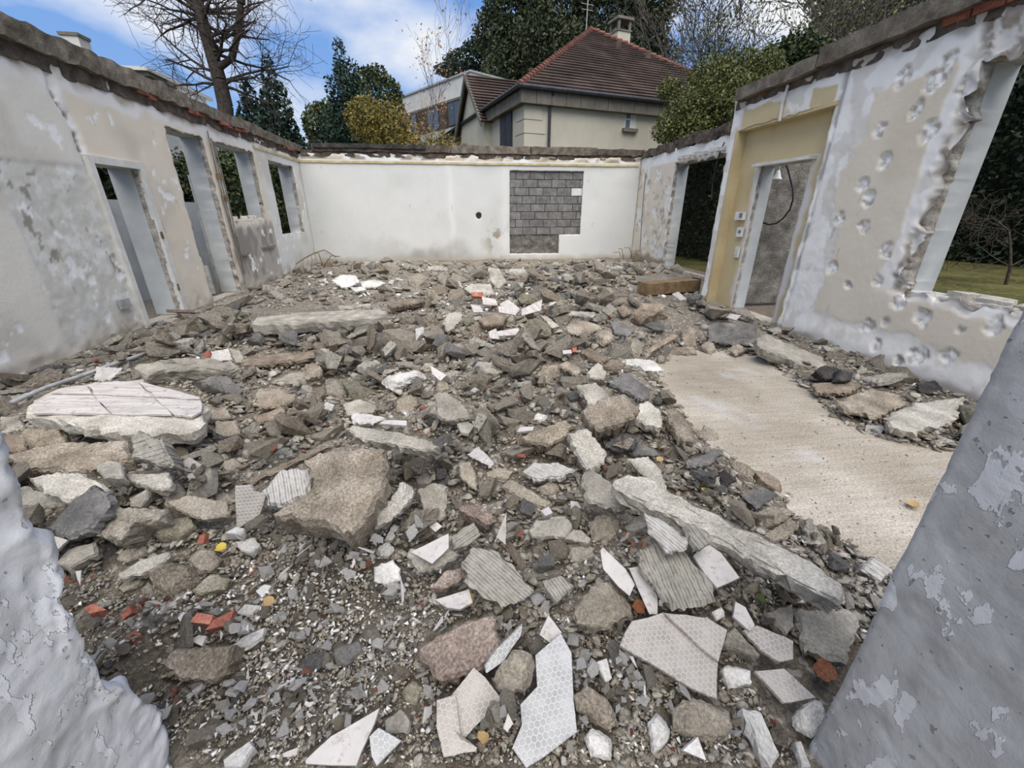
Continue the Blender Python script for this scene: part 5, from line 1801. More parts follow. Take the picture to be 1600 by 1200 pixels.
def shape_mesh(shape, P, t, size, R, seed):
    """P: 2-D outline round the origin, counter-clockwise; returns mesh with the top near z = 0"""
    area = 0.5 * sum(P[i][0] * P[(i + 1) % len(P)][1] - P[(i + 1) % len(P)][0] * P[i][1] for i in range(len(P)))
    if area < 0:
        P = P[::-1]
    per = sum(np.linalg.norm(P[(i + 1) % len(P)] - P[i]) for i in range(len(P)))
    if shape == 't':
        Q = resample(P, per / 14, R, size * 0.006)
        z = lambda h: np.full((len(Q), 1), h)
        rings = [np.hstack([Q * 0.985, z(0)]), np.hstack([Q, z(-0.15 * t)]), np.hstack([Q * 0.99, z(-t)])]
        return ringmesh(rings, (0, 0, 0), (0, 0, -t))
    if shape == 's':
        Q = resample(P, max(0.014, per / 64), R, size * 0.011)
        Q = Q + (np.stack([fbm(Q[:, 0] * 9 / size, Q[:, 1] * 9 / size, 3, seed + 1, 3), fbm(Q[:, 0] * 9 / size, Q[:, 1] * 9 / size, 9, seed + 2, 3)], 1) - 0.5) * size * 0.07
        n = len(Q)

        def nz(S, amp, k):
            f = 14.0
            return ((fbm(S[:, 0] * f / max(size, .1) * 0.5, S[:, 1] * f / max(size, .1) * 0.5, k, seed, 4) - 0.5) * 2 * amp)[:, None]
        amp = min(0.018, size * 0.04)
        rings = []
        half = 0.5 * min(P.max(0) - P.min(0))
        e = min(half * 0.12, 0.012)
        for s in (0.2, 0.4, 0.58, 0.74, 0.88):
            S = Q * s
            rings.append(np.hstack([S, nz(S, amp, 0)]))
        S = inset(Q, np.full(n, e))
        rings.append(np.hstack([S, nz(S, amp, 0) - 0.02 * t]))
        for ins, h, a in ((0.0, 0.16, 0.25), (0.3, 0.6, 0.7), (1.6, 1.0, 0.7)):
            S = inset(Q, e * (ins + R.normal(size=n) * a))
            rings.append(np.hstack([S, -h * t + R.normal(size=(n, 1)) * 0.05 * t + nz(S, amp * .6, 2)]))
        return ringmesh(rings, (0, 0, 0), (0, 0, -t))
    # chunk: broken lump with a faceted crown
    Q = resample(P, max(0.011, per / 50), R, size * 0.012)
    n = len(Q)
    h = t
    rings = []
    sh = R.uniform(-0.12, 0.12, 2) * size
    for s, z in ((0.2, 1.02), (0.4, 1.0), (0.58, 0.95), (0.73, 0.82), (0.85, 0.64), (0.94, 0.38), (0.99, 0.1), (1.0, -0.2), (0.95, -0.7), (0.8, -1.2)):
        S = Q * s + sh * (1 - s) * 0.8
        ang = np.arctan2(S[:, 1], S[:, 0])
        k = fbm(S[:, 0] / size * 5, S[:, 1] / size * 5, z * 1.2, seed, 4) - 0.5
        S2 = S * (1 + 0.22 * k[:, None] * (0.5 if abs(z) < 0.25 else 1))
        rings.append(np.hstack([S2, (z * h + k * 0.9 * h)[:, None]]))
    v, f = ringmesh(rings, (sh[0] * .5, sh[1] * .5, h * 0.98), (0, 0, -1.3 * h))
    # break flat faces off the lump
    for k in range(11):
        az, el = R.uniform(0, 6.28), (R.uniform(0.05, 1.1) if k < 8 else 1.45)
        d = np.array([math.cos(az) * math.cos(el), math.sin(az) * math.cos(el), math.sin(el)])
        q = v @ d
        off = q.max() * (R.uniform(0.66, 0.84) if el > 0.45 else R.uniform(0.86, 0.97))
        v = v - np.maximum(q - off, 0)[:, None] * d * 0.94
    w = v * (8.0 / size)
    v = v + np.stack([fbm(w[:, 0], w[:, 1], w[:, 2] + k * 9, seed + 60 + k, 4, 0.62) - 0.5 for k in range(3)], 1) * size * 0.13
    return v, f


HCLASH = []


def hero(shape, mat, reg, pts, t=None, n=None, lift=0.0, rot=None, name=None, label=None, cat=None):
    seed = 1000 + len(HEROES) * 7
    R = np.random.default_rng(seed)
    ox, oy, sc = REG[reg]
    px = np.array([[float(c) for c in q.split(',')] for q in pts.split()]) / sc + np.array([ox, oy])
    c = (px.min(0) + px.max(0)) * 0.25 + px.mean(0) * 0.5
    if n is None:
        n = (R.uniform(-0.12, 0.12), -0.45 if shape == 'c' else -0.16 + R.uniform(-0.1, 0.1))
    nrm = np.array([n[0], n[1], 1.0]); nrm /= np.linalg.norm(nrm)
    dep = lambda p: (p - C_O) @ C_F
    z = 0.1
    for _ in range(7):
        p = on_z(c[0], c[1], z)
        pw = dep(p) / FPX
        size = math.sqrt(max(1e-6, abs(np.prod(px.max(0) - px.min(0))))) * pw
        tt = t if t is not None else {'t': 0.011, 's': min(0.09, max(0.03, 0.16 * size)), 'c': 0.24 * size}[shape]
        z = float(terrain(p[0], p[1])) + lift + {'t': 0.03, 's': tt * 0.75, 'c': tt * 0.75}[shape]
    o = p
    # local frame in the plane of the piece
    xa = C_R - nrm * (C_R @ nrm); xa /= np.linalg.norm(xa)
    ya = np.cross(nrm, xa)
    a = rot if rot is not None else R.uniform(0, 3.14)
    xr, yr = xa * math.cos(a) + ya * math.sin(a), -xa * math.sin(a) + ya * math.cos(a)
    P = []
    for q in px:
        d = ray(*q)
        w = C_O + d * (((o - C_O) @ nrm) / (d @ nrm))
        P.append(((w - o) @ xr, (w - o) @ yr))
    P = np.array(P)
    ctr = (P.min(0) + P.max(0)) * 0.25 + P.mean(0) * 0.5
    P = P - ctr
    o = o + xr * ctr[0] + yr * ctr[1]
    size = math.sqrt(np.prod(P.max(0) - P.min(0)))
    v, f = shape_mesh(shape, P, tt, size, R, seed)
    mtx = Matrix(((xr[0], yr[0], nrm[0], o[0]), (xr[1], yr[1], nrm[1], o[1]), (xr[2], yr[2], nrm[2], o[2]), (0, 0, 0, 1)))
    ob = mesh_obj(name or LOOK[mat][0], v, f, M[mat], matrix=mtx)
    m3, tr = np.array(mtx.to_3x3()), np.array(mtx.translation)
    core = v * 0.8 if shape == 'c' else (v * np.array([0.8, 0.8, 0.7]) - np.array([0, 0, 0.15 * tt]))
    fl_ = [tuple(q) for q in f]
    up_ = min(max(tt, 0.02), 0.09)
    for off in ((0, 0, 0), (0, 0, 0.35), (0, 0, 0.7), (0, 0, 1.0), (0, -0.5, 0.5), (0.5, 0, 0.5), (-0.5, 0, 0.5), (0, -0.9, 1.1), (0, 0.9, 1.1), (0, 0, 1.5)):
        dv_ = np.array(off) * up_                  # a piece that would sit inside another is set on top of it
        if not clashes(core @ m3.T + tr + dv_, fl_):
            break
    else:
        HCLASH.append(ob.name)
        dv_ = np.zeros(3)
    tr = tr + dv_
    o = o + dv_
    mtx.translation = Vector(tr)
    ob.matrix_world = mtx
    add_solid(ob.name, v @ m3.T + tr, [tuple(q) for q in f])
    set_label(ob, mat, size, o[0], o[1], label, cat)
    HEROES.append((ob, px))
    # mark the picture and the height field
    x0, y0 = np.maximum(np.floor(px.min(0)).astype(int) - 2, 0); x1, y1 = np.minimum(np.ceil(px.max(0)).astype(int) + 3, (1600, 1200))
    if x1 > x0 and y1 > y0:
        yy_, xx_ = np.mgrid[y0:y1, x0:x1]
        MASK[y0:y1, x0:x1] |= poly_sd(xx_, yy_, px) < 1.0
    ci, cj = int((o[0] - HX0) / HS), int((o[1] - HY0) / HS)
    r = int(max(1, size * 0.4 / HS))
    sl = HM[max(0, ci - r):ci + r + 1, max(0, cj - r):cj + r + 1]
    np.maximum(sl, min(o[2] - 0.02, sl.max() + 0.05 if sl.size else 0), out=sl)
    return ob


H = hero
# --- the big named pieces
big = H('s', 'pale', 'Q', '140,405 270,350 430,322 560,303 690,298 830,335 1005,385 1042,505 960,545 860,565 640,562 330,512 110,470', 0.095, (0.0, -0.10), 0.19, 0.0, 'tiled_floor_fragment', 'thick broken floor slab still covered with veined pale tiles', 'floor slab')
nb = big.matrix_world.to_3x3() @ Vector((0, 0, 1))
ob = np.array(big.matrix_world.translation)
for pts in ('275,355 428,328 463,371 252,369', '433,326 560,307 682,307 762,383 467,372', '690,309 830,341 1000,386 1004,397 770,385', '252,374 464,377 554,468 165,467 155,425', '470,378 766,389 862,471 660,476 560,469', '774,390 1006,402 1008,458 955,486 870,474'):
    ox, oy, sc = REG['Q']
    px = np.array([[float(c) for c in q_.split(',')] for q_ in pts.split()]) / sc + np.array([ox, oy])
    nn = np.array(nb); W = []
    for q_ in px:
        d = ray(*q_); W.append(C_O + d * (((ob + nn * 0.016 - C_O) @ nn) / (d @ nn)))
    mi = big.matrix_world.inverted()
    Pl = np.array([(mi @ Vector(w))[:] for w in W])
    cl = Pl.mean(0)
    v, f = shape_mesh('t', (Pl[:, :2] - cl[:2]) * 0.982, 0.014, 0.4, np.random.default_rng(3), 3)
    mesh_obj('tile', v, f, M['veined'], big, matrix=Matrix.Translation((cl[0], cl[1], 0.017)))

H('s', 'tan', 'R', '390,700 480,645 720,637 815,652 805,780 790,840 705,985 640,1075 560,1045 400,1005 230,998 262,955 400,870 440,800 425,745', 0.17, (-0.05, -0.42), 0.20, 0.4, 'concrete_fragment', 'large coarse tan concrete slab tilted toward the opening, biggest of the heap', 'concrete slab')
H('c', 'pale', 'R', '735,1000 800,930 885,860 880,805 925,800 960,850 935,925 810,1040 750,1060', 0.09, (0.3, -0.9), 0.10, None, 'pale_concrete_block', 'pale square edged concrete block at the corner of the big tan slab', 'concrete block')
H('s', 'grey', 'R', '605,542 640,525 860,558 1050,608 1080,640 1030,655 860,622 690,602', 0.06, (0, -0.35), 0.26, None, None, 'long thin grey mortar slab lying above the big tan slab', None)
H('s', 'pale', 'P', '956,750 980,740 1002,742 1042,765 1110,800 1160,825 1220,852 1280,885 1318,915 1322,930 1312,940 1258,915 1205,885 1135,850 1085,825 1040,802 992,780 962,762', 0.075, (0.0, -0.12), 0.13, None, 'concrete_bar', 'long pale concrete lintel lying diagonally across the rubble', 'lintel')
H('s', 'tan', 'Q', '0,690 60,655 350,602 640,600 645,690 440,745 180,752 0,718', 0.11, (0, -0.3), 0.05, None, None, 'long brownish slab lying below the tiled floor slab', 'concrete slab')
H('c', 'tan', 'Q', '120,568 250,505 322,550 347,620 190,665 125,622', None, None, 0.09, None, None, 'coarse tan lump resting on the long brownish slab', None)
H('s', 'ribbed', 'Q', '650,580 690,545 800,608 875,735 800,722 655,690', 0.10, (-0.2, -0.75), 0.12, 1.9, None, 'tilted mortar block with curved combed ridges below the tiled slab', None)
H('s', 'pale', 'Q', '140,792 280,755 420,765 560,845 455,862 348,905 230,862', 0.07, None, 0.06, None, None, 'pale rough slab beside the dark tilted slab', None)
H('s', 'dark', 'Q', '230,1050 340,915 450,825 525,868 542,930 440,1052 330,1098', 0.06, (-0.35, -0.6), 0.10, None, None, 'dark grey slab tilted up above the pale honeycomb shard', 'slab')
H('t', 'hex', 'Q', '75,1070 150,1040 340,1100 250,1185 110,1182', 0.012, (0.1, -0.5), 0.08, 0.3, None, 'pale honeycomb backed shard against the white broken jamb', None)
H('t', 'hex', 'Q', '1175,830 1255,825 1270,858 1332,870 1300,970 1182,1050', 0.012, (-0.15, -2.2), 0.10, 0.1, None, 'honeycomb backed shard standing upright beside the big tan slab', None)
H('s', 'ribbed_pale', 'Q', '1318,850 1400,742 1540,740 1572,782 1520,880 1400,935 1335,915', 0.07, (-.1, -0.5), 0.16, 0.5, None, 'pale ribbed mortar block on the edge of the big tan slab', None)
H('c', 'grey', 'Q', '660,220 700,202 900,208 1180,215 1203,250 1180,278 980,272 740,302 670,268', 0.07, (0, -.5), 0.05, None, 'concrete_post', 'long weathered grey concrete post behind the tiled slab', 'post')
H('c', 'dark', 'Q', '960,312 1060,290 1150,295 1215,350 1170,380 1060,347', 0.06, None, 0.04, None, None, 'dark streaked stone next to the tiled slab', None)
H('s', 'wood', 'Q', '1210,198 1400,167 1590,155 1590,180 1400,212 1222,226', 0.06, None, 0.05, None, 'timber_length', 'long brown timber beam lying beside the concrete post', 'timber beam')
H('s', 'wood', 'R', '85,818 300,717 530,615 542,630 312,740 142,818', 0.03, (0.2, -.5), 0.12, None, 'thin_board', 'thin grey board leaning against the big tan slab', 'board')
H('c', 'white', 'R', '775,300 850,280 1030,255 1037,275 950,302 850,345 790,332', 0.045, None, 0.05, None, 'whitewashed_post', 'whitewashed broken post lying in the middle of the rubble heap', 'post')
H('s', 'pink', 'K', '715,660 900,560 1050,515 1082,690 1000,762 870,802 782,792 730,712', 0.08, (0, -.3), 0.05, None, None, 'coarse pinkish brown mortar slab by the honeycomb shards', None)
H('t', 'hex', 'K', '860,880 960,755 1012,800 1085,895 925,1065 835,1050 860,985', 0.012, (0.1, -.45), 0.07, 0.25, None, 'beige honeycomb shard lying on top of another shard', None)
H('t', 'hex', 'K', '800,890 880,865 905,1060 975,1095 970,1112 830,1137 800,1010', 0.012, (0.0, -.4), 0.045, 0.9, None, 'beige honeycomb shard partly under another shard', None)
H('t', 'hex_grey', 'K', '1165,920 1240,840 1232,700 1345,605 1392,690 1402,900 1417,1040 1192,1200 1130,1112 1172,1010', 0.014, (-.1, -.35), 0.05, 0.2, None, 'largest grey honeycomb backed tile shard, a stone on its edge', None)
H('c', 'concrete', 'K', '1060,812 1160,692 1232,690 1262,760 1242,850 1150,897 1080,862', None, None, 0.07, None, None, 'dark rounded concrete lump on the largest grey honeycomb shard', None)
H('t', 'hex_grey', 'K', '1015,800 1060,732 1180,610 1172,662 1092,782 1022,832', 0.012, (0.5, -.8), 0.08, None, None, 'narrow grey tile sliver beside the rounded concrete lump', None)
H('t', 'tile', 'K', '215,1168 330,1060 545,935 520,1010 442,1190 220,1182', 0.012, (0, -.3), 0.05, None, None, 'big triangular pale tile shard on the gravel', None)
H('t', 'hex_grey', 'K', '500,1062 540,1022 640,1080 532,1192 510,1150', 0.03, (0, -.5), 0.05, 0.7, None, 'thick grey honeycomb shard beside the triangular pale tile', None)
H('t', 'hex', 'M', '475,660 530,550 668,512 800,640 910,735 905,895 800,852 620,742', 0.013, (0.05, -.35), 0.08, 0.1, None, 'largest beige honeycomb shard, cracked across', None)
H('t', 'hex', 'M', '672,515 760,522 870,540 950,590 912,730 805,640', 0.013, (0.05, -.35), 0.10, 0.15, None, 'beige shard overlapping the largest honeycomb shard', None)
H('s', 'ribbed', 'M', '565,250 640,182 760,240 832,320 890,400 900,460 760,500 690,470 620,382 570,320', 0.035, (0.0, -.35), 0.12, 0.2, None, 'big combed mortar slab beside the long lintel', None)
H('s', 'ribbed_pale', 'M', '580,72 680,112 782,200 762,240 682,250 612,152', 0.03, (0.0, -.45), 0.19, 0.8, None, 'combed mortar piece lying on the big combed slab', None)
H('s', 'ribbed', 'M', '742,152 790,142 850,230 802,260 772,222', 0.04, (0.3, -.5), 0.17, 0.6, None, 'small combed lump against the long lintel', None)
H('t', 'tile', 'M', '800,262 852,202 922,250 1005,360 905,405 850,342', 0.012, (0.0, -.3), 0.11, None, None, 'white tile shard under the combed slab, beside the lintel', None)
H('t', 'tile', 'M', '390,240 400,225 500,320 542,390 520,442 470,400 402,322', 0.012, (-.2, -.5), 0.10, None, None, 'white pointed tile shard beside the big combed slab', None)
H('t', 'tile', 'M', '515,317 560,310 642,440 642,522 606,522', 0.012, (-.3, -.4), 0.08, None, None, 'narrow white tile shard tucked under the big combed slab', None)
H('c', 'concrete', 'M', '270,480 380,382 450,380 520,480 532,542 370,602 290,562', None, None, 0.05, None, None, 'rounded grey concrete lump beside the white pointed shards', None)
H('s', 'grey', 'M', '1240,502 1470,500 1562,512 1502,650 1470,732 1290,682', 0.05, (0, -.1), 0.02, None, None, 'flat grey slab under the end of the long lintel', None)
H('s', 'grey', 'M', '1115,512 1240,472 1247,580 1212,612', 0.05, (0, -.2), 0.02, None, None, 'cracked grey slab in the shade of the lintel', None)
H('t', 'hex', 'M', '1020,592 1080,570 1242,640 1242,720 1182,732 1100,682', 0.012, (0, -.3), 0.07, 0.2, None, 'beige honeycomb shard next to the largest beige shard', None)
H('t', 'tile', 'M', '975,532 985,465 1030,490 1072,570 1050,597', 0.012, (0, -.4), 0.08, None, None, 'small pale tile shard behind the beige honeycomb shard', None)
H('s', 'concrete', 'M', '940,602 980,572 1100,702 1082,715 932,652', 0.05, (0, -.3), 0.05)
H('t', 'hex', 'M', '1070,772 1200,760 1342,890 1200,912', 0.012, (0, -.25), 0.05, 0.4, None, 'beige honeycomb shard near the grey jamb', None)
H('c', 'white', 'M', '915,772 940,742 1042,772 1060,832 962,852', None, None, 0.04)
H('c', 'white', 'M', '1240,972 1300,912 1392,892 1382,980 1322,1077 1245,1022', None, None, 0.04, None, None, 'big white plaster lump at the foot of the grey jamb', None)
H('c', 'concrete', 'M', '705,942 800,882 970,952 962,1042 860,1092 710,1042', None, None, 0.03, None, None, 'dark concrete lump with white plaster flakes below the largest beige shard', None)
H('c', 'tan', 'M', '275,880 330,832 420,902 482,1000 430,1042 290,952', None, None, 0.04)
H('c', 'white', 'M', '320,1062 360,1012 452,1082 442,1172 350,1152', None, None, 0.03)
H('c', 'white', 'M', '600,1002 650,942 702,982 692,1092 622,1142', None, None, 0.03)
H('t', 'white', 'M', '755,1122 820,1062 857,1167', 0.02, (0, -.5), 0.04)
H('s', 'white', 'M', '1020,932 1100,952 1182,1142 1152,1192 1100,1132', 0.05, (.2, -.3), 0.04, None, None, 'long white plaster slab splinter at the foot of the grey jamb', None)
H('s', 'white', 'M', '1250,1082 1276,1080 1322,1200 1282,1200', 0.025, (0, -.3), 0.05, None, None, 'white stick shaped plaster strip touching the grey jamb', None)
H('s', 'white', 'M', '370,732 420,712 442,802 412,822', 0.03, None, 0.04)
H('c', 'white', 'M', '880,512 930,485 942,532 902,552', None, None, 0.05, None, None, 'white cube of plaster beside the big combed slab', None)
H('s', 'grey', 'K', '665,270 680,232 850,228 905,260 800,322 722,332', 0.06, (0, -.5), 0.07)
H('t', 'tile', 'K', '680,247 850,165 850,230 777,300', 0.012, (0, -.5), 0.13, None, None, 'pinkish white tile shard on a grey mortar lump', None)
H('s', 'ribbed', 'K', '910,290 960,222 1040,232 1160,340 1232,420 1182,460 1090,490 1002,440 932,382', 0.03, (0, -.4), 0.09, 0.9, None, 'wide combed mortar slab next to the white pointed shards', None)
H('s', 'ribbed', 'K', '860,182 960,112 992,170 922,222 870,240', 0.03, (-.1, -.6), 0.10, 2.2)
H('s', 'white', 'K', '520,312 600,282 635,320 637,370 577,400 525,377', 0.04, (0, -.5), 0.06)
H('t', 'tile', 'K', '790,457 940,410 957,470 900,500 842,492', 0.012, (0, -.2), 0.05)
H('c', 'dark', 'K', '345,682 450,632 472,700 402,762 347,742', None, None, 0.02, None, None, 'dark lump alone on the white speckled gravel', None)
H('t', 'tile', 'K', '1250,612 1290,525 1350,602 1302,652', 0.012, (0, -.9), 0.08)
H('s', 'ribbed', 'K', '1265,372 1340,350 1402,390 1332,470 1290,432', 0.03, None, 0.07, 0.6)
H('t', 'tile', 'K', '1060,182 1105,70 1102,217', 0.012, (-.2, -2.0), 0.10, None, None, 'white triangular tile shard standing on edge', None)
H('s', 'grey', 'K', '1200,152 1240,102 1380,95 1397,140 1370,185 1220,182', 0.06, (0, -.45), 0.06)
H('s', 'grey', 'K', '1360,187 1400,142 1477,185 1470,212', 0.05, (0, -.45), 0.05)
H('c', 'concrete', 'K', '1470,122 1530,72 1581,92 1581,200 1490,202')
H('c', 'grey', 'K', '1370,272 1400,222 1490,232 1502,270 1410,307')
H('s', 'pink', 'K', '770,402 830,332 905,315 912,360 842,402', 0.04, None, 0.06)
H('c', 'moss', 'K', '640,862 690,812 742,852 712,932 650,902')
H('s', 'grey', 'K', '565,992 640,932 682,990 672,1042 570,1042', 0.05)
# --- around the brown block and along the bare floor
H('s', 'tan', 'G', '200,232 330,162 470,140 575,238 520,290 400,352 312,372 240,325', 0.13, (-.1, -.55), 0.15, None, None, 'big coarse tan block on top of the ridge beside the bare floor', None)
H('s', 'pale', 'G', '110,392 230,350 350,500 332,582 232,632 160,512', 0.08, (-.1, -.6), 0.12, None, None, 'pale rectangular concrete block below the coarse tan block', None)
H('s', 'tan', 'E', '1010,335 1100,282 1300,225 1340,258 1290,330 1200,380 1082,365', 0.10, (0, -.5), 0.08, None, None, 'coarse tan lump next to the pale rectangular block', None)
H('s', 'dark', 'G', '350,72 440,22 500,10 622,110 620,162 570,187 470,122', 0.05, (.1, -.6), 0.16, None, None, 'dark grey slab leaning behind the coarse tan block', None)
for a in (('s', 'grey', 'G', '150,82 290,70 382,150 262,212', 0.05, None, 0.10), ('s', 'pale', 'G', '550,202 612,182 692,250 700,342 602,332 530,300', 0.06, None, 0.08), ('s', 'tan', 'G', '740,252 790,240 880,350 902,440 822,422 742,302', 0.06, (.2, -.3), 0.05),
          ('c', 'concrete', 'G', '930,402 960,342 1042,400 1060,462 1010,477'), ('s', 'dark', 'G', '840,562 1050,485 1080,500 1002,580 900,602', 0.035, None, 0.05), ('s', 'dark', 'G', '480,492 560,450 660,490 682,525 520,522', 0.03, None, 0.03),
          ('s', 'pale', 'G', '480,542 610,530 692,612 737,752 622,692', 0.04, (0, -.2), 0.05), ('c', 'tan', 'G', '1100,572 1150,550 1280,622 1262,692 1190,682'), ('c', 'wood', 'G', '1280,622 1400,652 1452,742 1440,782 1302,692', 0.035),
          ('s', 'dark', 'G', '1195,772 1330,720 1422,770 1290,862', 0.03, None, 0.05), ('c', 'bitumen', 'G', '1030,642 1080,622 1162,682 1100,737 1040,712'), ('c', 'concrete', 'G', '1265,912 1340,852 1452,830 1522,890 1420,982 1320,992', 0.05),
          ('s', 'tan', 'G', '1340,1022 1500,912 1562,962 1480,1042 1400,1072', 0.05), ('s', 'grey', 'G', '190,722 240,660 400,782 522,882 430,942 220,872', 0.08, (0, -.5), 0.06), ('c', 'concrete', 'G', '240,942 312,882 430,942 432,1032 350,1082 260,1062'),
          ('c', 'grey', 'G', '460,972 520,922 602,952 590,1002 500,1012'), ('s', 'grey', 'G', '0,902 100,900 137,960 90,1032 0,1042', 0.05), ('c', 'grey', 'G', '90,1052 160,972 242,1042 240,1082'), ('c', 'concrete', 'G', '90,1092 190,1072 282,1112 232,1182 120,1162'),
          ('s', 'ribbed_pale', 'E', '1030,540 1090,490 1250,487 1362,530 1290,575 1100,597', 0.05, (0, -.3), 0.05, 1.0), ('s', 'concrete', 'E', '890,640 940,590 1090,670 1210,742 1170,780 1050,740', 0.05), ('c', 'concrete', 'E', '790,560 880,520 960,550 930,610 800,600'),
          ('s', 'tile', 'E', '680,440 750,388 850,490 830,520', 0.012, None, 0.05), ('c', 'pink', 'E', '622,790 650,750 740,755 870,850 800,905 720,860', 0.05, None, 0.05), ('s', 'grey', 'E', '370,660 480,615 550,640 545,830 500,860 400,800', 0.06, (-.2, -1.0), 0.08),
          ('s', 'concrete', 'E', '630,490 700,485 735,570 735,670 630,580', 0.05, (-.1, -.9), 0.06), ('c', 'grey', 'E', '360,590 420,550 470,590 440,640 370,640'), ('t', 'tile', 'E', '440,890 480,855 525,890 480,925', 0.012, (0, -.8), 0.06),
          ('t', 'tile', 'E', '1140,790 1190,765 1215,805 1170,825', 0.02, None, 0.05), ('t', 'tile', 'E', '1325,730 1370,735 1395,775 1330,795', 0.012, (0, -.6), 0.05), ('c', 'concrete', 'E', '1120,650 1200,610 1265,640 1230,700 1150,690'),
          ('s', 'grey', 'E', '470,60 560,50 690,160 690,215 560,240 490,200', 0.08, (0, -.8), 0.10), ('c', 'tan', 'E', '235,110 310,70 400,110 330,195 240,180'), ('t', 'grey', 'E', '615,250 670,225 725,260 690,310 640,300', 0.02, None, 0.04),
          ('t', 'tile', 'E', '990,300 1010,268 1100,265 1090,290', 0.012, None, 0.04), ('c', 'white', 'E', '1080,210 1120,185 1190,200 1160,240 1100,240'), ('t', 'tile', 'R', '1030,227 1115,275 1082,305 1042,272', 0.012, (0, -.8), 0.07),
          ('c', 'tan', 'R', '1058,312 1110,300 1132,350 1062,372'), ('c', 'white', 'R', '800,1105 850,1022 890,1012 880,1062 832,1112'), ('c', 'white', 'R', '750,1142 820,1112 857,1142 832,1195 772,1190'),
          ('t', 'tile', 'R', '780,520 825,500 912,502 912,528', 0.012, None, 0.06), ('c', 'concrete', 'R', '130,360 220,340 330,380 380,430 190,445 150,400'), ('s', 'concrete', 'R', '260,300 330,265 440,250 500,285 440,320 370,330', 0.06), ('c', 'concrete', 'R', '505,300 560,295 625,350 560,400 515,380')):
    H(*a)
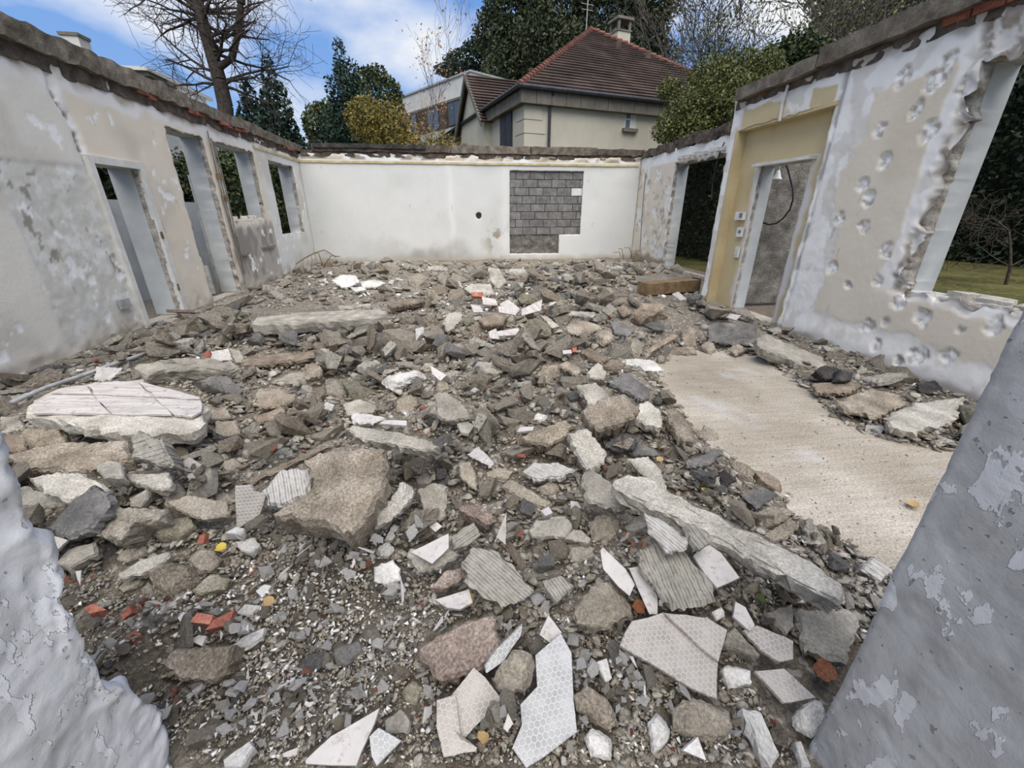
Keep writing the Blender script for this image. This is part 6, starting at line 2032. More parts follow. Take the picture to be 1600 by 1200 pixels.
# --- left heap
for a in (('c', 'concrete', 'Q', '440,1062 560,942 690,962 832,950 832,1002 702,1042 642,1122 562,1112', 0.07, None, 0.05), ('c', 'moss', 'Q', '770,1062 800,1012 960,990 987,1042 902,1112 802,1117', 0.05), ('s', 'pale', 'Q', '620,772 850,760 857,822 802,852 642,802', 0.05, None, 0.07),
          ('s', 'grey', 'Q', '490,772 560,742 630,752 642,822 540,832', 0.06, None, 0.05), ('c', 'grey', 'Q', '800,892 880,792 937,862 920,922 842,942'), ('s', 'concrete', 'Q', '840,947 960,902 1140,940 1152,1012 1022,1032 902,987', 0.05, (0, -.5), 0.05),
          ('s', 'tile', 'Q', '480,232 612,240 547,300 475,300', 0.015, (0, -.5), 0.09), ('s', 'concrete', 'Q', '1075,502 1180,500 1202,570 1122,590 1070,562', 0.06, (0, -.6), 0.05), ('s', 'tan', 'Q', '1010,427 1120,430 1162,490 1062,500 1022,472', 0.05, (0, -.5), 0.05),
          ('s', 'wood', 'Q', '1260,482 1420,432 1427,475 1292,522', 0.05, (0, -.8), 0.05), ('s', 'tan', 'Q', '1280,402 1390,332 1482,390 1420,432 1292,442', 0.05, (0, -.5), 0.05), ('t', 'hex', 'Q', '900,717 945,685 1022,730 1017,775', 0.012, (0, -.6), 0.06),
          ('c', 'concrete', 'Q', '1100,722 1180,682 1222,742 1152,782'), ('c', 'brick', 'Q', '1020,167 1050,150 1060,190 1020,197'), ('s', 'tile', 'Q', '1055,157 1140,142 1162,202 1060,202', 0.02, (0, -.8), 0.06), ('s', 'grey', 'Q', '1145,140 1200,150 1230,215 1180,215', 0.04, (.2, -.7), 0.06),
          ('s', 'grey', 'Q', '0,482 90,475 132,540 0,562', 0.05), ('s', 'wood', 'Q', '0,577 130,570 132,640 0,660', 0.06), ('c', 'concrete', 'L', '1180,882 1270,852 1392,930 1342,1012 1240,1032 1180,982'), ('s', 'grey', 'L', '730,1032 860,942 1060,882 1062,930 902,1022 740,1057', 0.04, (0, -.4), 0.05),
          ('c', 'tan', 'L', '920,1032 1040,972 1180,990 1252,1062 1100,1182 982,1152', 0.05), ('c', 'moss', 'L', '1190,1112 1340,1022 1432,1062 1402,1132 1232,1182', 0.045), ('s', 'grey', 'L', '330,962 420,872 590,822 602,902 430,992', 0.05, (0, -.4), 0.05), ('c', 'dark', 'L', '590,832 680,822 752,882 692,952 612,932'),
          ('c', 'concrete', 'L', '720,942 800,872 910,832 922,902 800,962'), ('s', 'grey', 'L', '90,502 150,472 350,542 402,592 230,622 110,602', 0.05), ('s', 'tan', 'J', '660,762 720,702 850,692 970,690 942,772 882,840 742,835', 0.10, (0, -.6), 0.04),
          ('s', 'grey', 'L', '800,560 920,490 920,560 880,620 810,610', 0.04, (0, -.9), 0.05), ('c', 'concrete', 'L', '1320,560 1400,520 1460,540 1450,590 1340,590'), ('c', 'concrete', 'L', '740,1120 820,1060 910,1050 880,1100 780,1150'), ('c', 'concrete', 'L', '880,1110 930,1080 980,1110 970,1170 890,1170'),
          ('t', 'brick', 'J', '790,592 820,552 890,562 872,602', 0.03, (0, -.4), 0.05), ('t', 'brick', 'J', '890,582 975,540 952,602 852,627', 0.03, (0, -.4), 0.05), ('t', 'brick', 'J', '585,662 690,560 672,612 592,682', 0.03, (.2, -.8), 0.06), ('t', 'brick', 'J', '350,532 390,515 442,540 372,557', 0.03, None, 0.06),
          ('t', 'brick', 'J', '500,562 540,520 547,555 512,582', 0.03, (0, -.8), 0.06), ('t', 'brick', 'J', '525,652 560,625 587,640 552,672', 0.03, None, 0.05), ('t', 'brick', 'J', '830,232 855,220 847,265 820,267', 0.03, (0, -1), 0.06),
          ('s', 'white', 'J', '985,552 1020,515 1082,520 1077,557 1032,567', 0.03), ('s', 'white', 'J', '955,757 1010,712 1100,675 1092,712 992,772', 0.03), ('t', 'white', 'J', '975,652 1030,630 1032,665 982,677', 0.02), ('t', 'white', 'J', '785,667 830,645 862,650 842,692', 0.02),
          ('s', 'white', 'J', '980,257 1060,235 1082,270 1042,307 1002,292', 0.04, None, 0.03), ('s', 'white', 'J', '945,242 990,215 1032,225 1012,252', 0.04, None, 0.03), ('t', 'white', 'J', '1065,462 1100,435 1132,440 1092,492', 0.02), ('s', 'white', 'J', '925,1167 1040,1082 1057,1112 1002,1200 932,1200', 0.05, None, 0.03)):
    H(*a)
# --- along the right wall
H('s', 'dark', 'N', '288,32 310,12 490,15 502,90 450,107 290,92', 0.05, (-.1, -1.3), 0.16, None, 'paving_stone', 'dark grey paving slab standing in front of the porch doorway', 'paving slab')
H('s', 'grey', 'N', '485,72 520,55 760,152 792,212 702,192 500,112', 0.10, (.12, -.3), 0.035, None, 'threshold_stone', 'long grey threshold slab lying along the pitted wall', 'threshold slab')
H('s', 'bitumen', 'N', '732,212 775,187 830,200 822,250 780,250', 0.08, (0, -.9), 0.08, None, 'charred_brick', 'charred brick on the rubble below the pitted wall, on a timber piece', 'brick')
H('s', 'bitumen', 'N', '835,202 892,217 882,255 826,250', 0.08, (0, -.9), 0.08, None, 'charred_brick', 'charred brick touching a twin below the pitted wall', 'brick')
H('s', 'tan', 'N', '820,342 960,282 1080,310 1112,347 992,400 862,372', 0.05, (0, -.12), 0.04, None, None, 'flat tan slab beside the bare floor under the pitted wall', 'slab')
H('s', 'pale', 'N', '1015,402 1160,342 1352,320 1332,412 1150,465 1062,452', 0.06, (0, -.1), 0.04, None, None, 'wide flat pale slab beside the flat tan slab', 'slab')
H('s', 'wood', 'N', '720,262 860,252 932,270 862,302 742,300', 0.05, None, 0.03)
H('s', 'ribbed_pale', 'N', '920,1042 970,985 1062,1042 1002,1092', 0.05, (0, -.5), 0.03, 0.8, None, 'small ribbed mortar stub between the lintel and the grey jamb', None)
H('s', 'bitumen', 'N', '1155,262 1230,250 1262,280 1250,310 1170,300', 0.03, (0, -.3), 0.03, None, 'black_plastic_scrap', 'black plastic scrap at the foot of the pitted wall', 'plastic scrap')
for a in (('s', 'grey', 'D', '1140,312 1182,332 1272,470 1232,490 1182,402', 0.05, (.4, -.7), 0.12), ('c', 'wood', 'D', '830,382 880,312 1010,292 1082,312 1052,372 902,412', 0.10, None, 0.12), ('s', 'tan', 'D', '1140,462 1222,445 1237,570 1152,562', 0.07, (0, -1), 0.08),
          ('s', 'wood', 'D', '910,592 1090,482 1122,500 932,612', 0.06, (0, -.5), 0.10), ('c', 'tan', 'D', '1040,582 1240,577 1247,620 1062,622', 0.05), ('s', 'tan', 'D', '415,442 460,395 580,412 642,440 542,502 442,482', 0.06, (0, -.6), 0.14),
          ('c', 'tan', 'D', '600,472 690,465 732,520 652,557 602,532', None, None, 0.06), ('s', 'dark', 'D', '690,402 770,412 852,470 802,500 722,482', 0.05, (0, -.7), 0.12), ('c', 'concrete', 'D', '800,542 850,512 912,572 872,637 812,602'),
          ('s', 'white', 'D', '760,642 870,640 962,652 1030,710 902,717 792,692', 0.03, None, 0.04), ('s', 'wood', 'D', '500,592 560,570 692,640 622,662', 0.05, None, 0.08), ('s', 'tan', 'D', '370,682 420,652 522,710 482,742', 0.05, None, 0.06),
          ('s', 'grey', 'D', '550,722 620,662 682,702 662,770 572,762', 0.06, (0, -.6), 0.08), ('c', 'wood', 'D', '640,692 700,667 782,692 742,732 662,722', None, None, 0.08), ('c', 'tan', 'D', '210,742 290,672 370,692 382,740 312,792', None, None, 0.04),
          ('s', 'pale', 'D', '260,372 300,375 382,440 332,450', 0.04, (.2, -.8), 0.10), ('c', 'moss', 'D', '140,432 250,392 332,450 322,500 232,492', None, None, 0.06), ('s', 'grey', 'D', '450,342 602,350 592,380 440,367', 0.05, None, 0.12), ('s', 'grey', 'D', '640,342 690,292 742,332 692,370', 0.05, (0, -1), 0.14),
          ('s', 'wood', 'D', '730,322 780,302 832,360 772,380', 0.05, (0, -.8), 0.13), ('c', 'concrete', 'D', '1060,402 1090,332 1170,370 1182,430 1102,442', None, None, 0.08), ('c', 'concrete', 'D', '1260,562 1312,532 1362,580 1312,617'), ('c', 'concrete', 'D', '1430,572 1500,557 1552,590 1482,622'),
          ('s', 'dark', 'D', '900,422 1030,397 1032,470 962,462', 0.05, (0, -1), 0.10), ('s', 'dark', 'D', '1025,432 1080,427 1087,490 1022,500', 0.05, (.2, -1), 0.08), ('t', 'tile', 'D', '1080,192 1110,167 1152,195 1112,212', 0.015, (0, -.5), 0.1), ('t', 'tile', 'D', '1080,237 1120,222 1172,270 1132,277', 0.015, (0, -.6), 0.08),
          ('t', 'tile', 'D', '1420,382 1440,357 1512,370 1482,402', 0.015, (0, -.6), 0.08), ('s', 'grey', 'D', '1440,332 1540,322 1600,370 1600,397', 0.07, (.2, -.5), 0.06), ('s', 'tile', 'D', '0,300 60,270 130,330 100,370', 0.015, (0, -.8), 0.08), ('t', 'brick', 'D', '455,575 485,568 482,598 458,600', 0.03, (0, -.8), 0.08), ('t', 'tile', 'D', '395,590 450,585 455,608 400,612', 0.015, (0, -.5), 0.08)):
    H(*a)
# --- far rubble
for a in (('s', 'white', 'B', '150,152 210,115 300,120 330,160 260,190 220,200', 0.05, (0, -.6), 0.10), ('s', 'white', 'B', '330,160 420,145 490,165 440,190 350,200', 0.05, (0, -.5), 0.08), ('s', 'white', 'B', '270,195 340,190 370,210 300,222', 0.05, (0, -.5), 0.06),
          ('c', 'concrete', 'B', '620,132 700,112 782,160 692,217 652,192'), ('c', 'concrete', 'B', '800,132 850,112 902,180 862,202'), ('s', 'grey', 'B', '1130,72 1200,75 1247,160 1192,217 1142,142', 0.08, (0, -1.0), 0.10), ('c', 'pale', 'B', '1225,82 1380,92 1392,115 1300,122', 0.06), ('c', 'pale', 'B', '740,72 885,70 892,95 740,100', 0.06),
          ('s', 'pale', 'B', '980,202 1020,172 1150,172 1172,240 1030,242', 0.06, (0, -.5), 0.08), ('t', 'brick', 'B', '1025,227 1100,225 1097,255 1030,252', 0.05, (0, -.8), 0.12), ('s', 'wood', 'B', '500,292 700,262 737,280 530,320', 0.08, None, 0.06), ('s', 'grey', 'B', '190,312 390,297 397,320 200,332', 0.07),
          ('s', 'pale', 'B', '825,462 880,352 970,350 962,400 892,470', 0.06, (-.2, -.8), 0.10), ('t', 'veined', 'B', '1090,252 1180,270 1192,310 1100,302', 0.015, (0, -.8), 0.12), ('t', 'veined', 'B', '1190,312 1290,320 1302,370 1200,352', 0.015, (0, -.7), 0.10), ('t', 'veined', 'B', '1340,332 1470,270 1462,340 1340,372', 0.015, (-.3, -.8), 0.12),
          ('t', 'veined', 'B', '1020,302 1080,310 1102,350 1042,352', 0.015, (.3, -.8), 0.10), ('t', 'veined', 'B', '1170,472 1320,450 1342,490 1200,500', 0.015, (0, -.4), 0.06), ('t', 'veined', 'B', '1130,482 1180,462 1202,530 1142,522', 0.015, (-.3, -.6), 0.05), ('s', 'wood', 'B', '1070,392 1170,352 1252,380 1222,430 1110,432', 0.09, (0, -.5), 0.08),
          ('c', 'tan', 'B', '990,452 1070,432 1122,470 1060,492'), ('c', 'concrete', 'B', '110,802 170,772 262,850 192,902 130,882'), ('s', 'tan', 'B', '0,722 90,725 107,790 0,822', 0.05), ('s', 'grey', 'B', '220,922 330,890 440,930 402,980 250,992', 0.05, (0, -.4), 0.05), ('s', 'tile', 'B', '280,982 380,985 500,1015 402,1047 280,1042', 0.02, (0, -.4), 0.05),
          ('t', 'tile', 'B', '450,1047 480,1025 622,1030 622,1060', 0.012, None, 0.08), ('t', 'white', 'B', '90,950 120,910 172,930 150,970', 0.02, (0, -.8), 0.06), ('c', 'dark', 'B', '1130,630 1180,590 1210,620 1160,665'), ('s', 'concrete', 'B', '865,560 960,545 972,570 870,580', 0.05)):
    H(*a)
H('s', 'grey', 'P', '392,506 402,495 470,488 598,482 606,492 560,498 480,503', 0.13, (0.0, -0.02), 0.13, 1.57, 'floor_fragment', 'long thick slab edge lying over a dark gap in the far rubble', 'slab')

# ------------------------------------------------------------------ special debris
root = empty('rusty_box_section', tuple(at_dist(1035, 446, 7.6)), 0.25)
root.location.z = float(terrain(root.location.x, root.location.y)) + 0.02
v, f = rough_box_mesh(1.15, 0.26, 0.19, 0.06, 0.008, 801)
mesh_obj('sheet_body', v - np.array([0.42, 0.13, 0.0]), f, M['rust'], root)
v, f = rough_box_mesh(0.012, 0.20, 0.17, 0.05, 0.003, 802)
mesh_obj('end_plate', v + np.array([0.735, -0.10, 0.035]), f, M['bitumen'], root)
tag(root, 'rusty orange sheet metal box lying before the tall opening beyond the jog', 'metal box')
pts = []
for x, y in ((20, 632), (70, 606), (130, 585), (165, 572), (205, 556), (225, 548)):
    p = on_z(x, y, 0.14); pts.append((p[0], p[1], float(terrain(p[0], p[1])) + 0.07))
mb = MB(); mb.tube(pts, 0.017, 8)
tag(mb.build('bent_conduit', M['steel'], smooth=True), 'long bent grey conduit lying behind the tiled floor slab', 'conduit')
pts = []
for x, y in ((388, 533), (410, 524), (440, 517)):
    p = on_z(x, y, 0.12); pts.append((p[0], p[1], float(terrain(p[0], p[1])) + 0.05))
mb = MB(); mb.tube(pts, 0.014, 8)
tag(mb.build('short_conduit', M['steel'], smooth=True), 'short pale rod lying in front of the long slab edge', 'conduit')
# tangled black twigs by the back corner
for k, (px, py) in enumerate(((505, 412), (990, 402), (975, 405))):
    p = on_z(px, py, 0.15)
    mb = MB()
    for j in range(4):
        a = rng.uniform(0, 6.28); L = rng.uniform(0.25, 0.5)
        mb.tube([(p[0], p[1], 0.05), (p[0] + L * .5 * math.cos(a), p[1] + L * .2 * math.sin(a), 0.18 + .08 * j), (p[0] + L * math.cos(a), p[1] + L * .4 * math.sin(a), 0.12 + .1 * j)], 0.01, 5)
    tag(mb.build('bent_rebar', M['rust']), ('bent rusty rebar in the corner by the last window' if k == 0 else 'bent rusty rebar at the back wall beyond the blocked window'), 'rebar', None if k == 0 else 'rebar near the blocked window')


# leaves that blew in
def leaf_obj(px, py, size, col, label, curl=0.5):
    p = on_z(px, py, 0.1)
    z = float(terrain(p[0], p[1]))
    p = on_z(px, py, z + 0.05)
    n = 7
    v, f = [], []
    for i in range(n):
        t = i / (n - 1)
        w = math.sin(math.pi * min(1, t * 0.92 + 0.06)) * 0.42 * (1 + 0.25 * math.sin(9 * t))
        zc = curl * (t - 0.5) ** 2 + 0.05
        v += [(t - 0.5, -w, zc + 0.25 * curl * w), (t - 0.5, 0, zc - 0.05), (t - 0.5, w, zc + 0.25 * curl * w)]
    for i in range(n - 1):
        for j in (0, 1):
            f.append((i * 3 + j, (i + 1) * 3 + j, (i + 1) * 3 + j + 1, i * 3 + j + 1))
    mtx = Matrix.Translation((p[0], p[1], z + 0.045)) @ Matrix.Rotation(rng.uniform(0, 6.28), 4, 'Z') @ Matrix.Rotation(rng.uniform(-.3, .3), 4, 'X') @ Matrix.Scale(size, 4)
    o = mesh_obj('leaf', np.array(v), f, col, matrix=mtx, smooth=True)
    return tag(o, label, 'leaf', 'fallen leaves')


LY = plain_mat('yellow_leaf', lin(170, 146, 48), lin(206, 184, 84), 12, 0.6)
LBR = plain_mat('brown_leaf', lin(96, 56, 34), lin(138, 88, 58), 12, 0.6)
LO = plain_mat('ochre_leaf', lin(150, 122, 80), lin(178, 152, 108), 12, 0.6)
for px, py, s, c, lab in ((1104, 766, 0.05, LY, 'bright yellow leaf upright among stones beside the lintel'), (1031, 718, 0.05, LO, 'ochre curled leaf beside the dark slabs'), (1388, 668, 0.06, LY, 'yellow leaf beside the wide flat pale slab'),
                          (1427, 788, 0.07, LO, 'ochre leaf on the bare floor strip'), (1286, 1048, 0.075, LBR, 'big brown curled leaf beside the grey jamb'), (998, 948, 0.055, LBR, 'brown leaf under the big combed slab'), (733, 936, 0.05, LY, 'yellow leaf on the white tile shard'),
                          (1108, 935, 0.035, LY, 'yellow leaf below the big combed slab'), (345, 855, 0.05, LY, 'olive yellow leaf beside white lumps'), (420, 940, 0.05, LO, 'ochre leaf on the white speckled gravel'), (755, 1150, 0.035, LO, 'ochre leaf between the honeycomb shards'),
                          (292, 741, 0.04, LY, 'small yellow leaf behind the big tan slab'), (1190, 935, 0.04, plain_mat('green_leaf', lin(70, 82, 40), lin(96, 108, 60)), 'green leaf in the shade of the lintel'), (575, 880, 0.05, LBR, 'brown leaf below the big tan slab')):
    leaf_obj(px, py, s, c, lab)

# ------------------------------------------------------------------ filler pieces lying on the bed
def hull_mesh(dims, npts, seed, rough=0.12):
    R = np.random.default_rng(seed)
    u = R.normal(size=(npts, 3)); u /= np.linalg.norm(u, axis=1)[:, None]
    u = np.sign(u) * np.abs(u) ** 0.7
    bm = bmesh.new()
    for p in u:
        bm.verts.new(p * np.array(dims) * R.uniform(0.8, 1.05))
    r = bmesh.ops.convex_hull(bm, input=bm.verts)
    bmesh.ops.delete(bm, geom=[e for e in r['geom_interior'] if isinstance(e, bmesh.types.BMVert)], context='VERTS')
    bmesh.ops.triangulate(bm, faces=bm.faces)
    bmesh.ops.subdivide_edges(bm, edges=bm.edges, cuts=2, use_grid_fill=True)
    for vtx in bm.verts:
        c = np.array(vtx.co)
        k = float(fbm(c[0] * 3 + seed, c[1] * 3, c[2] * 3, seed, 3)) - 0.5
        k2 = float(fbm(c[0] * 8 + seed, c[1] * 8, c[2] * 8, seed + 5, 2)) - 0.5
        vtx.co = Vector(c * (1 + rough * 2 * k + rough * 1.2 * k2))
    bmesh.ops.recalc_face_normals(bm, faces=bm.faces)
    v = np.array([vtx.co[:] for vtx in bm.verts]); bm.verts.index_update()
    f = [tuple(x.index for x in fc.verts) for fc in bm.faces]
    bm.free()
    return v, f


def shard_mesh(npts, t, seed, rough=0.0):
    R = np.random.default_rng(seed)
    ang = np.sort(R.uniform(0, 2 * math.pi, npts) * 0.35 + np.arange(npts) * 2 * math.pi / npts)
    P = np.stack([np.cos(ang), np.sin(ang) * 0.72], 1) * R.uniform(0.65, 1.1, (npts, 1))
    if rough:
        Q = resample(P, 0.16, R, 0.03)
    else:
        Q = resample(P, 0.7, R, 0.015)
    n = len(Q)
    rings = [np.hstack([Q * 0.5, R.normal(size=(n, 1)) * rough * t * 0.9]), np.hstack([Q * 0.9, R.normal(size=(n, 1)) * rough * t * 0.5]), np.hstack([Q, -0.2 * t + R.normal(size=(n, 1)) * rough * t]), np.hstack([Q * (1 + R.normal(size=(n, 1)) * rough * .3), -t + R.normal(size=(n, 1)) * rough * t * .5])]
    v, f = ringmesh(rings, (0, 0, 0.0), (0, 0, -t))
    v[:, 2] += t / 2
    return v, f


PROTO = {}


def protos(key, maker, n, mat):
    L = []
    for i in range(n):
        v, f = maker(i)
        me = bpy.data.meshes.new(LOOK[mat][0])
        me.from_pydata([tuple(p) for p in v], [], [tuple(int(j) for j in q_) for q_ in f])
        me.materials.append(M[mat])
        me.update()
        L.append(me)
    PROTO[key] = L


for mat in ('concrete', 'tan', 'dark', 'moss', 'pale'):
    protos('c_' + mat, lambda i: hull_mesh((1, 0.72, 0.5), 11 + i % 4, 900 + i * 3 + len(mat)), 7, mat)
    protos('s_' + mat, lambda i: shard_mesh(5 + i % 3, 0.34, 930 + i * 3 + len(mat), 0.16), 6, mat)
protos('s_grey', lambda i: shard_mesh(5 + i % 3, 0.26, 960 + i, 0.12), 8, 'grey')
protos('s_ribbed', lambda i: shard_mesh(5 + i % 3, 0.22, 980 + i, 0.10), 4, 'ribbed')
protos('c_white', lambda i: hull_mesh((1, 0.7, 0.42), 10 + i % 3, 1000 + i, 0.08), 6, 'white')
protos('t_tile', lambda i: shard_mesh(3 + i % 3, 0.10, 1020 + i), 6, 'tile')
protos('t_white', lambda i: shard_mesh(4 + i % 3, 0.22, 1040 + i, 0.08), 6, 'white')
protos('t_hex', lambda i: shard_mesh(3 + i % 3, 0.09, 1060 + i), 4, 'hex')
protos('b_brick', lambda i: hull_mesh((1, 0.6, 0.4), 9, 1080 + i, 0.04), 5, 'brick')
protos('w_wood', lambda i: rough_box_mesh(2.0, 0.42, 0.24, 0.2, 0.06, 1100 + i), 3, 'wood')

WHITE_SPOTS = [(430, 1000, 170, 110, 1.0), (560, 950, 120, 80, 0.8), (1000, 1080, 150, 110, 1.3), (1200, 1110, 120, 80, 1.2), (740, 470, 130, 40, 1.0), (560, 440, 90, 22, 1.0), (430, 1150, 150, 60, 0.9), (720, 1100, 200, 90, 0.4), (470, 530, 120, 25, 0.5), (620, 870, 60, 50, 0.8), (930, 880, 140, 60, 0.3), (1330, 600, 90, 50, 0.3)]


def white_w(px, py):
    return 0.10 + sum(k * math.exp(-((px - a) / sx) ** 2 - ((py - b_) / sy) ** 2) for a, b_, sx, sy, k in WHITE_SPOTS)


def ground_hit(px, py):
    z = 0.05
    for _ in range(5):
        p = on_z(px, py, z)
        z = ras(TER, p[0], p[1])
    return p


def room_ok(x, y, r=0.0):
    if y > 12.85 - r or y < 0.42 or x < -3.97 + r:
        return False
    if x > (5.45 if y > 6.5 else 4.02) - r:
        return False
    if y < 0.75 and (x < -0.72 + r or x > 0.80 - r):
        return False
    return True


FR = np.random.default_rng(77)


RAWV = {}


def drop(key, px, py, size_px, smin, smax, flat=0.0, sink=0.22, tilt=0.38, bare_ok=False):
    p = ground_hit(px, py)
    dep = (p - C_O) @ C_F
    if dep < 0.3:
        return None
    s = float(np.clip(size_px * dep / FPX, smin, smax)) * 0.5
    if not room_ok(p[0], p[1], s * 0.8):
        return None
    if not bare_ok and ras(SDB, p[0], p[1]) < s * 0.6:
        return None
    ci, cj = int((p[0] - HX0) / HS), int((p[1] - HY0) / HS)
    r = max(1, int(s * 0.75 / HS))
    sl = HM[max(0, ci - r):ci + r + 1, max(0, cj - r):cj + r + 1]
    if sl.size < 4:
        return None
    lo, hi = np.percentile(sl, 30), np.percentile(sl, 75)
    g0 = ras(TER, p[0], p[1])
    if hi - g0 > 0.28:
        return None
    me = PROTO[key][FR.integers(len(PROTO[key]))]
    zs = [q_.co.z for q_ in me.vertices]
    thick = (max(zs) - min(zs)) * s
    zc = hi + thick * (0.5 - sink)
    c = np.array([p[0], p[1], zc])
    # keep hand-placed pieces visible
    u, w = project(c)
    pr = s * FPX / dep
    hits = 0
    for a in np.linspace(0, 6.28, 9)[:-1]:
        for k in (0.45, 0.95):
            uu, vv = int(u + math.cos(a) * pr * k), int(w + math.sin(a) * pr * 0.7 * k)
            if 0 <= uu < 1600 and 0 <= vv < 1200 and MASK[vv, uu]:
                hits += 1
    if hits > 3 or (0 <= int(u) < 1600 and 0 <= int(w) < 1200 and MASK[int(w), int(u)]):
        return None
    gx = (sl[-1].mean() - sl[0].mean()) / (2 * r * HS)
    gy = (sl[:, -1].mean() - sl[:, 0].mean()) / (2 * r * HS)
    nrm = Vector((-np.clip(gx, -.8, .8) + FR.normal() * tilt, -np.clip(gy, -.8, .8) + FR.normal() * tilt, 1)).normalized()
    rot = Vector((0, 0, 1)).rotation_difference(nrm).to_matrix().to_4x4() @ Matrix.Rotation(FR.uniform(0, 6.28), 4, 'Z')
    sc = Matrix.Diagonal((s * FR.uniform(0.85, 1.2), s * FR.uniform(0.75, 1.1), s * FR.uniform(0.8, 1.25), 1))
    nm = me.name.split('.')[0]
    if key[0] == 's' and nm.endswith('_chunk'):
        nm = nm.replace('_chunk', '_shard')
    o = bpy.data.objects.new(nm, me)
    COL.objects.link(o)
    m3 = np.array((rot @ sc).to_3x3())
    if me.name not in RAWV:
        RAWV[me.name] = (np.array([q_.co[:] for q_ in me.vertices]), [tuple(p_.vertices) for p_ in me.polygons])
    V0, F0 = RAWV[me.name]
    L0 = V0 @ m3.T
    for k in range(4):
        if not clashes(L0 * 0.86 + c, F0):
            break
        c = c + np.array([0, 0, thick * 0.22])      # lie on what is there
    else:
        bpy.data.objects.remove(o)
        return None
    wd = min(p[0] + 4.0, (5.5 if p[1] > 6.45 else 4.05) - p[0], 12.9 - p[1])
    if c[2] - g0 > 0.05 + 0.17 * min(max((wd - 0.25) / 1.3, 0.0), 1.0):
        bpy.data.objects.remove(o)                  # no piling up against the walls or into towers
        return None
    zc = c[2]
    add_solid(o.name, L0 + c, F0)
    o.matrix_world = Matrix.Translation(c) @ rot @ sc
    set_label(o, key.split('_')[1], 2 * s, p[0], p[1], flat=(nm.endswith('_shard')))
    rr = max(1, int(s * 0.55 / HS))
    s2 = HM[max(0, ci - rr):ci + rr + 1, max(0, cj - rr):cj + rr + 1]
    np.maximum(s2, zc + thick * 0.12, out=s2)
    return o


def scatter(keys, probs, n, y0, y1, s0, s1, smin, smax, weight=None, tries=12, xr=(-20, 1540), **kw):
    done = 0
    for _ in range(n * tries):
        if done >= n:
            break
        px, py = FR.uniform(*xr), y0 + (y1 - y0) * FR.uniform()
        if weight is not None and FR.uniform() > weight(px, py):
            continue
        key = keys[FR.choice(len(keys), p=probs)]
        size = math.exp(FR.uniform(math.log(s0), math.log(s1)))
        if drop(key, px, py, size, smin, smax, **kw) is not None:
            done += 1
    return done


MASK[1025:1085, 195:262] = True
MASK[428:462, 990:1100] = True
MASK[482:519, 392:606] = True
heapw = lambda px, py: 0.25 if 430 < py < 520 and px < 700 else 1.0
ck, cpb = ['c_concrete', 's_concrete', 'c_tan', 's_tan', 'c_dark', 's_dark', 's_grey', 'c_moss', 's_pale', 'c_pale', 's_ribbed', 'w_wood'], [0.20, 0.16, 0.10, 0.08, 0.04, 0.05, 0.19, 0.03, 0.06, 0.03, 0.03, 0.03]
scatter(ck, cpb, 260, 415, 560, 24, 60, 0.14, 0.42, heapw)
scatter(ck, cpb, 430, 500, 860, 24, 64, 0.07, 0.34, None)
scatter(ck, cpb, 120, 780, 1195, 26, 70, 0.04, 0.15, lambda px, py: 0.25 if 400 < px < 720 and py > 880 else 1.0)
scatter(ck, cpb, 520, 412, 1195, 13, 27, 0.03, 0.30, heapw)
scatter(ck, cpb, 90, 600, 1000, 22, 70, 0.07, 0.30, xr=(-900, -30))   # beyond the frame, towards the corner by the windowed wall
scatter(['t_white', 'c_white', 't_tile', 't_hex'], [0.45, 0.25, 0.25, 0.05], 330, 415, 1195, 11, 34, 0.02, 0.26, lambda px, py: min(1, white_w(px, py)), 40, sink=0.2)
scatter(['b_brick'], [1.0], 75, 415, 1195, 9, 18, 0.02, 0.16, lambda px, py: 0.25 + 0.9 * math.exp(-((px - 210) / 110) ** 2 - ((py - 960) / 60) ** 2) + 0.7 * math.exp(-((px - 960) / 60) ** 2 - ((py - 720) / 40) ** 2) + .6 * math.exp(-((px - 450) / 80) ** 2 - ((py - 545) / 20) ** 2), 30, sink=0.25)

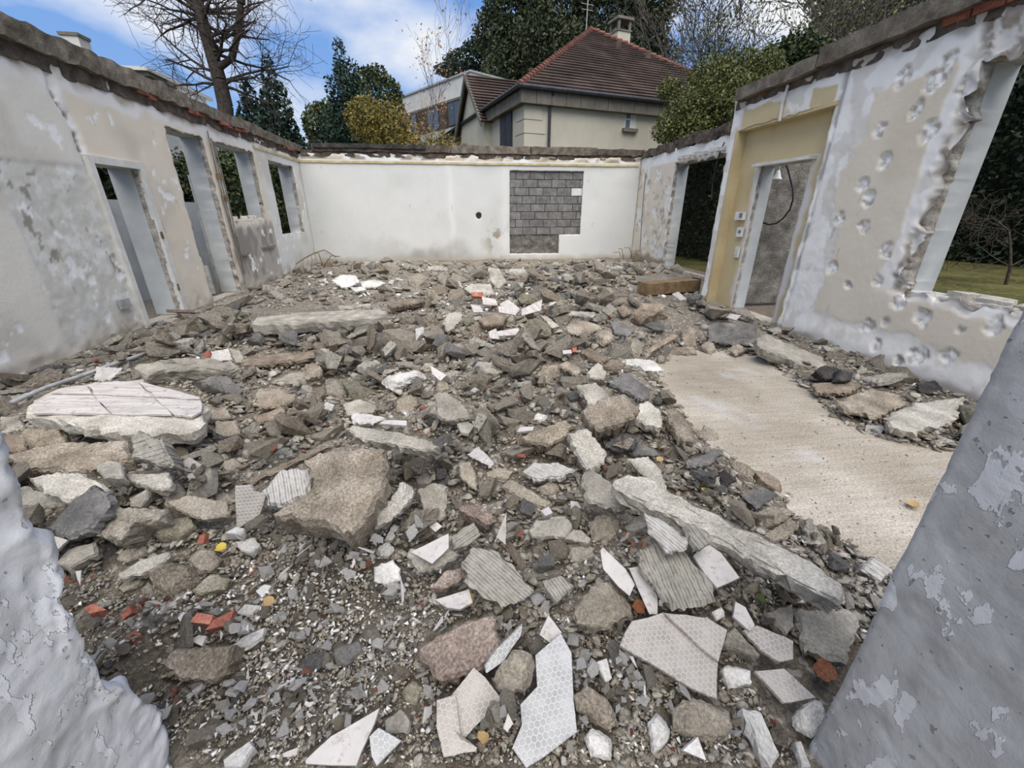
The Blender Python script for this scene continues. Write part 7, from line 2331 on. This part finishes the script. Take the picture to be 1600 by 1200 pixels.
# ------------------------------------------------------------------ gravel and crumbs, too many to count
def gravel(name, mat, n, s0, s1, weight, label, seed, y0=408, y1=1199, bare=False, dims=(1, 0.8, 0.65), tilt=None, smax=0.07):
    R = np.random.default_rng(seed)
    forms = []
    for k in range(4):
        bm = bmesh.new()
        u = R.normal(size=(11, 3)); u /= np.linalg.norm(u, axis=1)[:, None]
        for p in u:
            bm.verts.new(p * np.array(dims))
        r = bmesh.ops.convex_hull(bm, input=bm.verts)
        bmesh.ops.triangulate(bm, faces=bm.faces)
        bm.verts.index_update()
        forms.append((np.array([q_.co[:] for q_ in bm.verts]), np.array([[x.index for x in fc.verts] for fc in bm.faces])))
        bm.free()
    px = R.uniform(-10 if weight is not None else -500, 1560, n * 4); py = R.uniform(y0, y1, n * 4)
    if weight is not None:
        keep = R.uniform(size=n * 4) < weight(px, py)
        px, py = px[keep], py[keep]
    inb = MASK[np.clip(py, 0, 1199).astype(int), np.clip(px, 0, 1599).astype(int)]
    px, py = px[~inb], py[~inb]
    D = C_F[None] * FPX + C_R[None] * (px - 800)[:, None] + C_U[None] * (600 - py)[:, None]
    z = np.full(len(px), 0.05)
    for _ in range(4):
        t = (z - CAMZ) / D[:, 2]
        X, Y = D[:, 0] * t, D[:, 1] * t
        z = terrain(X, Y)
    ok = (X > -3.95) & (X < np.where(Y > 6.5, 5.4, 4.0)) & (Y > 0.42) & (Y < 12.85) & ~((Y < 0.72) & ((X < -0.74) | (X > 0.82)))
    sd = poly_sd(X, Y, BARE)
    ok &= (sd > (0.0 if not bare else -9)) if not bare else (sd < 0.05)
    X, Y, px, py = X[ok][:n], Y[ok][:n], px[ok][:n], py[ok][:n]
    n = len(X)
    dep = X * C_F[0] + Y * C_F[1] - CAMZ * C_F[2]
    s = np.exp(R.uniform(math.log(s0), math.log(s1), n)) * dep / FPX * 0.5
    s = np.clip(s, 0.003, smax)
    ok = (X > -3.96 + s) & (X < np.where(Y > 6.5, 5.44, 4.02) - s) & (Y < 12.86 - s) & ~((Y < 0.74 + s) & ((X < -0.78 + s) | (X > 0.83 - s))) & ~((X > 3.9) & (Y > 6.0) & (Y < 6.5))
    X, Y, s = X[ok], Y[ok], s[ok]
    n = len(X)
    ci, cj = np.clip(((X - HX0) / HS).astype(int), 0, HM.shape[0] - 1), np.clip(((Y - HY0) / HS).astype(int), 0, HM.shape[1] - 1)
    Z = (np.minimum(HM[ci, cj], TER[ci, cj] + 0.02) if not bare else np.zeros(n)) + s * 0.25 + ((fbm(X * 22, Y * 22, 0, 705, 3, 0.6) - 0.5) * 0.03 if not bare else 0)
    q4 = R.normal(size=(n, 4)); q4 /= np.linalg.norm(q4, axis=1)[:, None]
    if tilt is not None:
        yaw = R.uniform(0, math.pi, n)
        q4 = np.stack([np.cos(yaw), R.normal(size=n) * tilt, R.normal(size=n) * tilt, np.sin(yaw)], 1)
        q4 /= np.linalg.norm(q4, axis=1)[:, None]
    w, x, y, zz = q4.T
    RM = np.stack([np.stack([1 - 2 * (y * y + zz * zz), 2 * (x * y - zz * w), 2 * (x * zz + y * w)], -1), np.stack([2 * (x * y + zz * w), 1 - 2 * (x * x + zz * zz), 2 * (y * zz - x * w)], -1), np.stack([2 * (x * zz - y * w), 2 * (y * zz + x * w), 1 - 2 * (x * x + y * y)], -1)], 1)
    V, F, off = [], [], 0
    for k in range(4):
        sel = np.arange(n) % 4 == k
        fv, ff = forms[k]
        P = np.einsum('nij,vj->nvi', RM[sel], fv) * s[sel][:, None, None] * np.array([1, 1, 0.75]) + np.stack([X[sel], Y[sel], Z[sel]], -1)[:, None]
        m_ = sel.sum()
        V.append(P.reshape(-1, 3)); F.append((ff[None] + (np.arange(m_) * len(fv))[:, None, None] + off).reshape(-1, 3)); off += m_ * len(fv)
    o = mesh_obj(name, np.concatenate(V), np.concatenate(F), M[mat])
    return tag(o, label, 'gravel', kind='stuff')


def crumb_mat(name, cols):
    m, nt, b = new_mat(name, 0.95, 0.1)
    geo = nt.nodes.new('ShaderNodeNewGeometry')
    nt.links.new(ramp(nt, geo.outputs['Random Per Island'], [(i / (len(cols) - 1), c) for i, c in enumerate(cols)]), b.inputs['Base Color'])
    return m


M['gravel'] = crumb_mat('mixed_gravel', [lin(110, 102, 90), lin(142, 133, 119), lin(158, 151, 138), lin(124, 116, 104), lin(176, 169, 156), lin(116, 112, 105), lin(150, 139, 122)])
M['crumb_white'] = crumb_mat('white_crumbs', [lin(186, 182, 174), lin(222, 219, 213), lin(202, 198, 190), lin(232, 230, 225)])
M['crumb_red'] = crumb_mat('brick_crumbs', [lin(120, 56, 42), lin(158, 84, 62), lin(140, 92, 74)])
m, nt, b = new_mat('mixed_shards', 0.95, 0.12)
geo = nt.nodes.new('ShaderNodeNewGeometry')
tc = nt.nodes.new('ShaderNodeTexCoord')
cc = ramp(nt, geo.outputs['Random Per Island'], [(0.0, lin(104, 97, 86)), (0.2, lin(142, 135, 122)), (0.4, lin(160, 154, 142)), (0.6, lin(124, 113, 98)), (0.75, lin(150, 145, 135)), (0.9, lin(176, 170, 158)), (1.0, lin(108, 106, 102))])
cc = mixc(nt, 0.55, cc, ramp(nt, noise(nt, tc.outputs['Object'], 90, 4, 0.7), [(0.33, (0.2, 0.19, 0.18)), (0.5, (0.5, 0.5, 0.5)), (0.66, (0.86, 0.84, 0.8))]), 'OVERLAY')
nt.links.new(cc, b.inputs['Base Color'])
bump(nt, b, noise(nt, tc.outputs['Object'], 45, 5, 0.65), 0.8, 0.015)
M['shards'] = m
far_low = lambda px, py: np.where((py < 520) & (py > 430) & (px < 700), 0.8, 1.0)
gravel('rubble_shards', 'shards', 5200, 9, 24, lambda px, py: np.where((py > 880) & (px < 720), 0.12, np.where((py < 520) & (py > 440) & (px < 640), 0.45, 1.0)), 'small flat concrete and mortar shards heaped between the larger pieces', 40, dims=(1, 0.75, 0.36), tilt=0.26, smax=0.14)
gravel('rubble_gravel', 'gravel', 14000, 4, 11, far_low, 'mixed grey brown gravel between the rubble pieces', 41)
gravel('rubble_grit', 'gravel', 20000, 2.2, 5, None, 'fine grey brown grit between the rubble pieces', 42)
wv = lambda px, py: np.clip(0.06 + sum(k * np.exp(-((px - a) / sx) ** 2 - ((py - b_) / sy) ** 2) for a, b_, sx, sy, k in WHITE_SPOTS), 0, 1)
gravel('plaster_crumbs', 'crumb_white', 3800, 2.5, 15, wv, 'white plaster crumbs strewn over the gravel', 43, dims=(1, 0.75, 0.32))
rv = lambda px, py: np.clip(0.03 + 0.6 * np.exp(-((px - 210) / 120) ** 2 - ((py - 960) / 70) ** 2) + 0.5 * np.exp(-((px - 960) / 60) ** 2 - ((py - 720) / 40) ** 2) + 0.6 * np.exp(-((px - 450) / 90) ** 2 - ((py - 540) / 22) ** 2), 0, 1)
gravel('brick_crumbs', 'crumb_red', 1100, 3, 8, rv, 'red brick crumbs strewn over the gravel', 44)
gravel('floor_grit', 'gravel', 900, 2, 5, None, 'fine grit scattered on the bare floor strip', 45, bare=True)
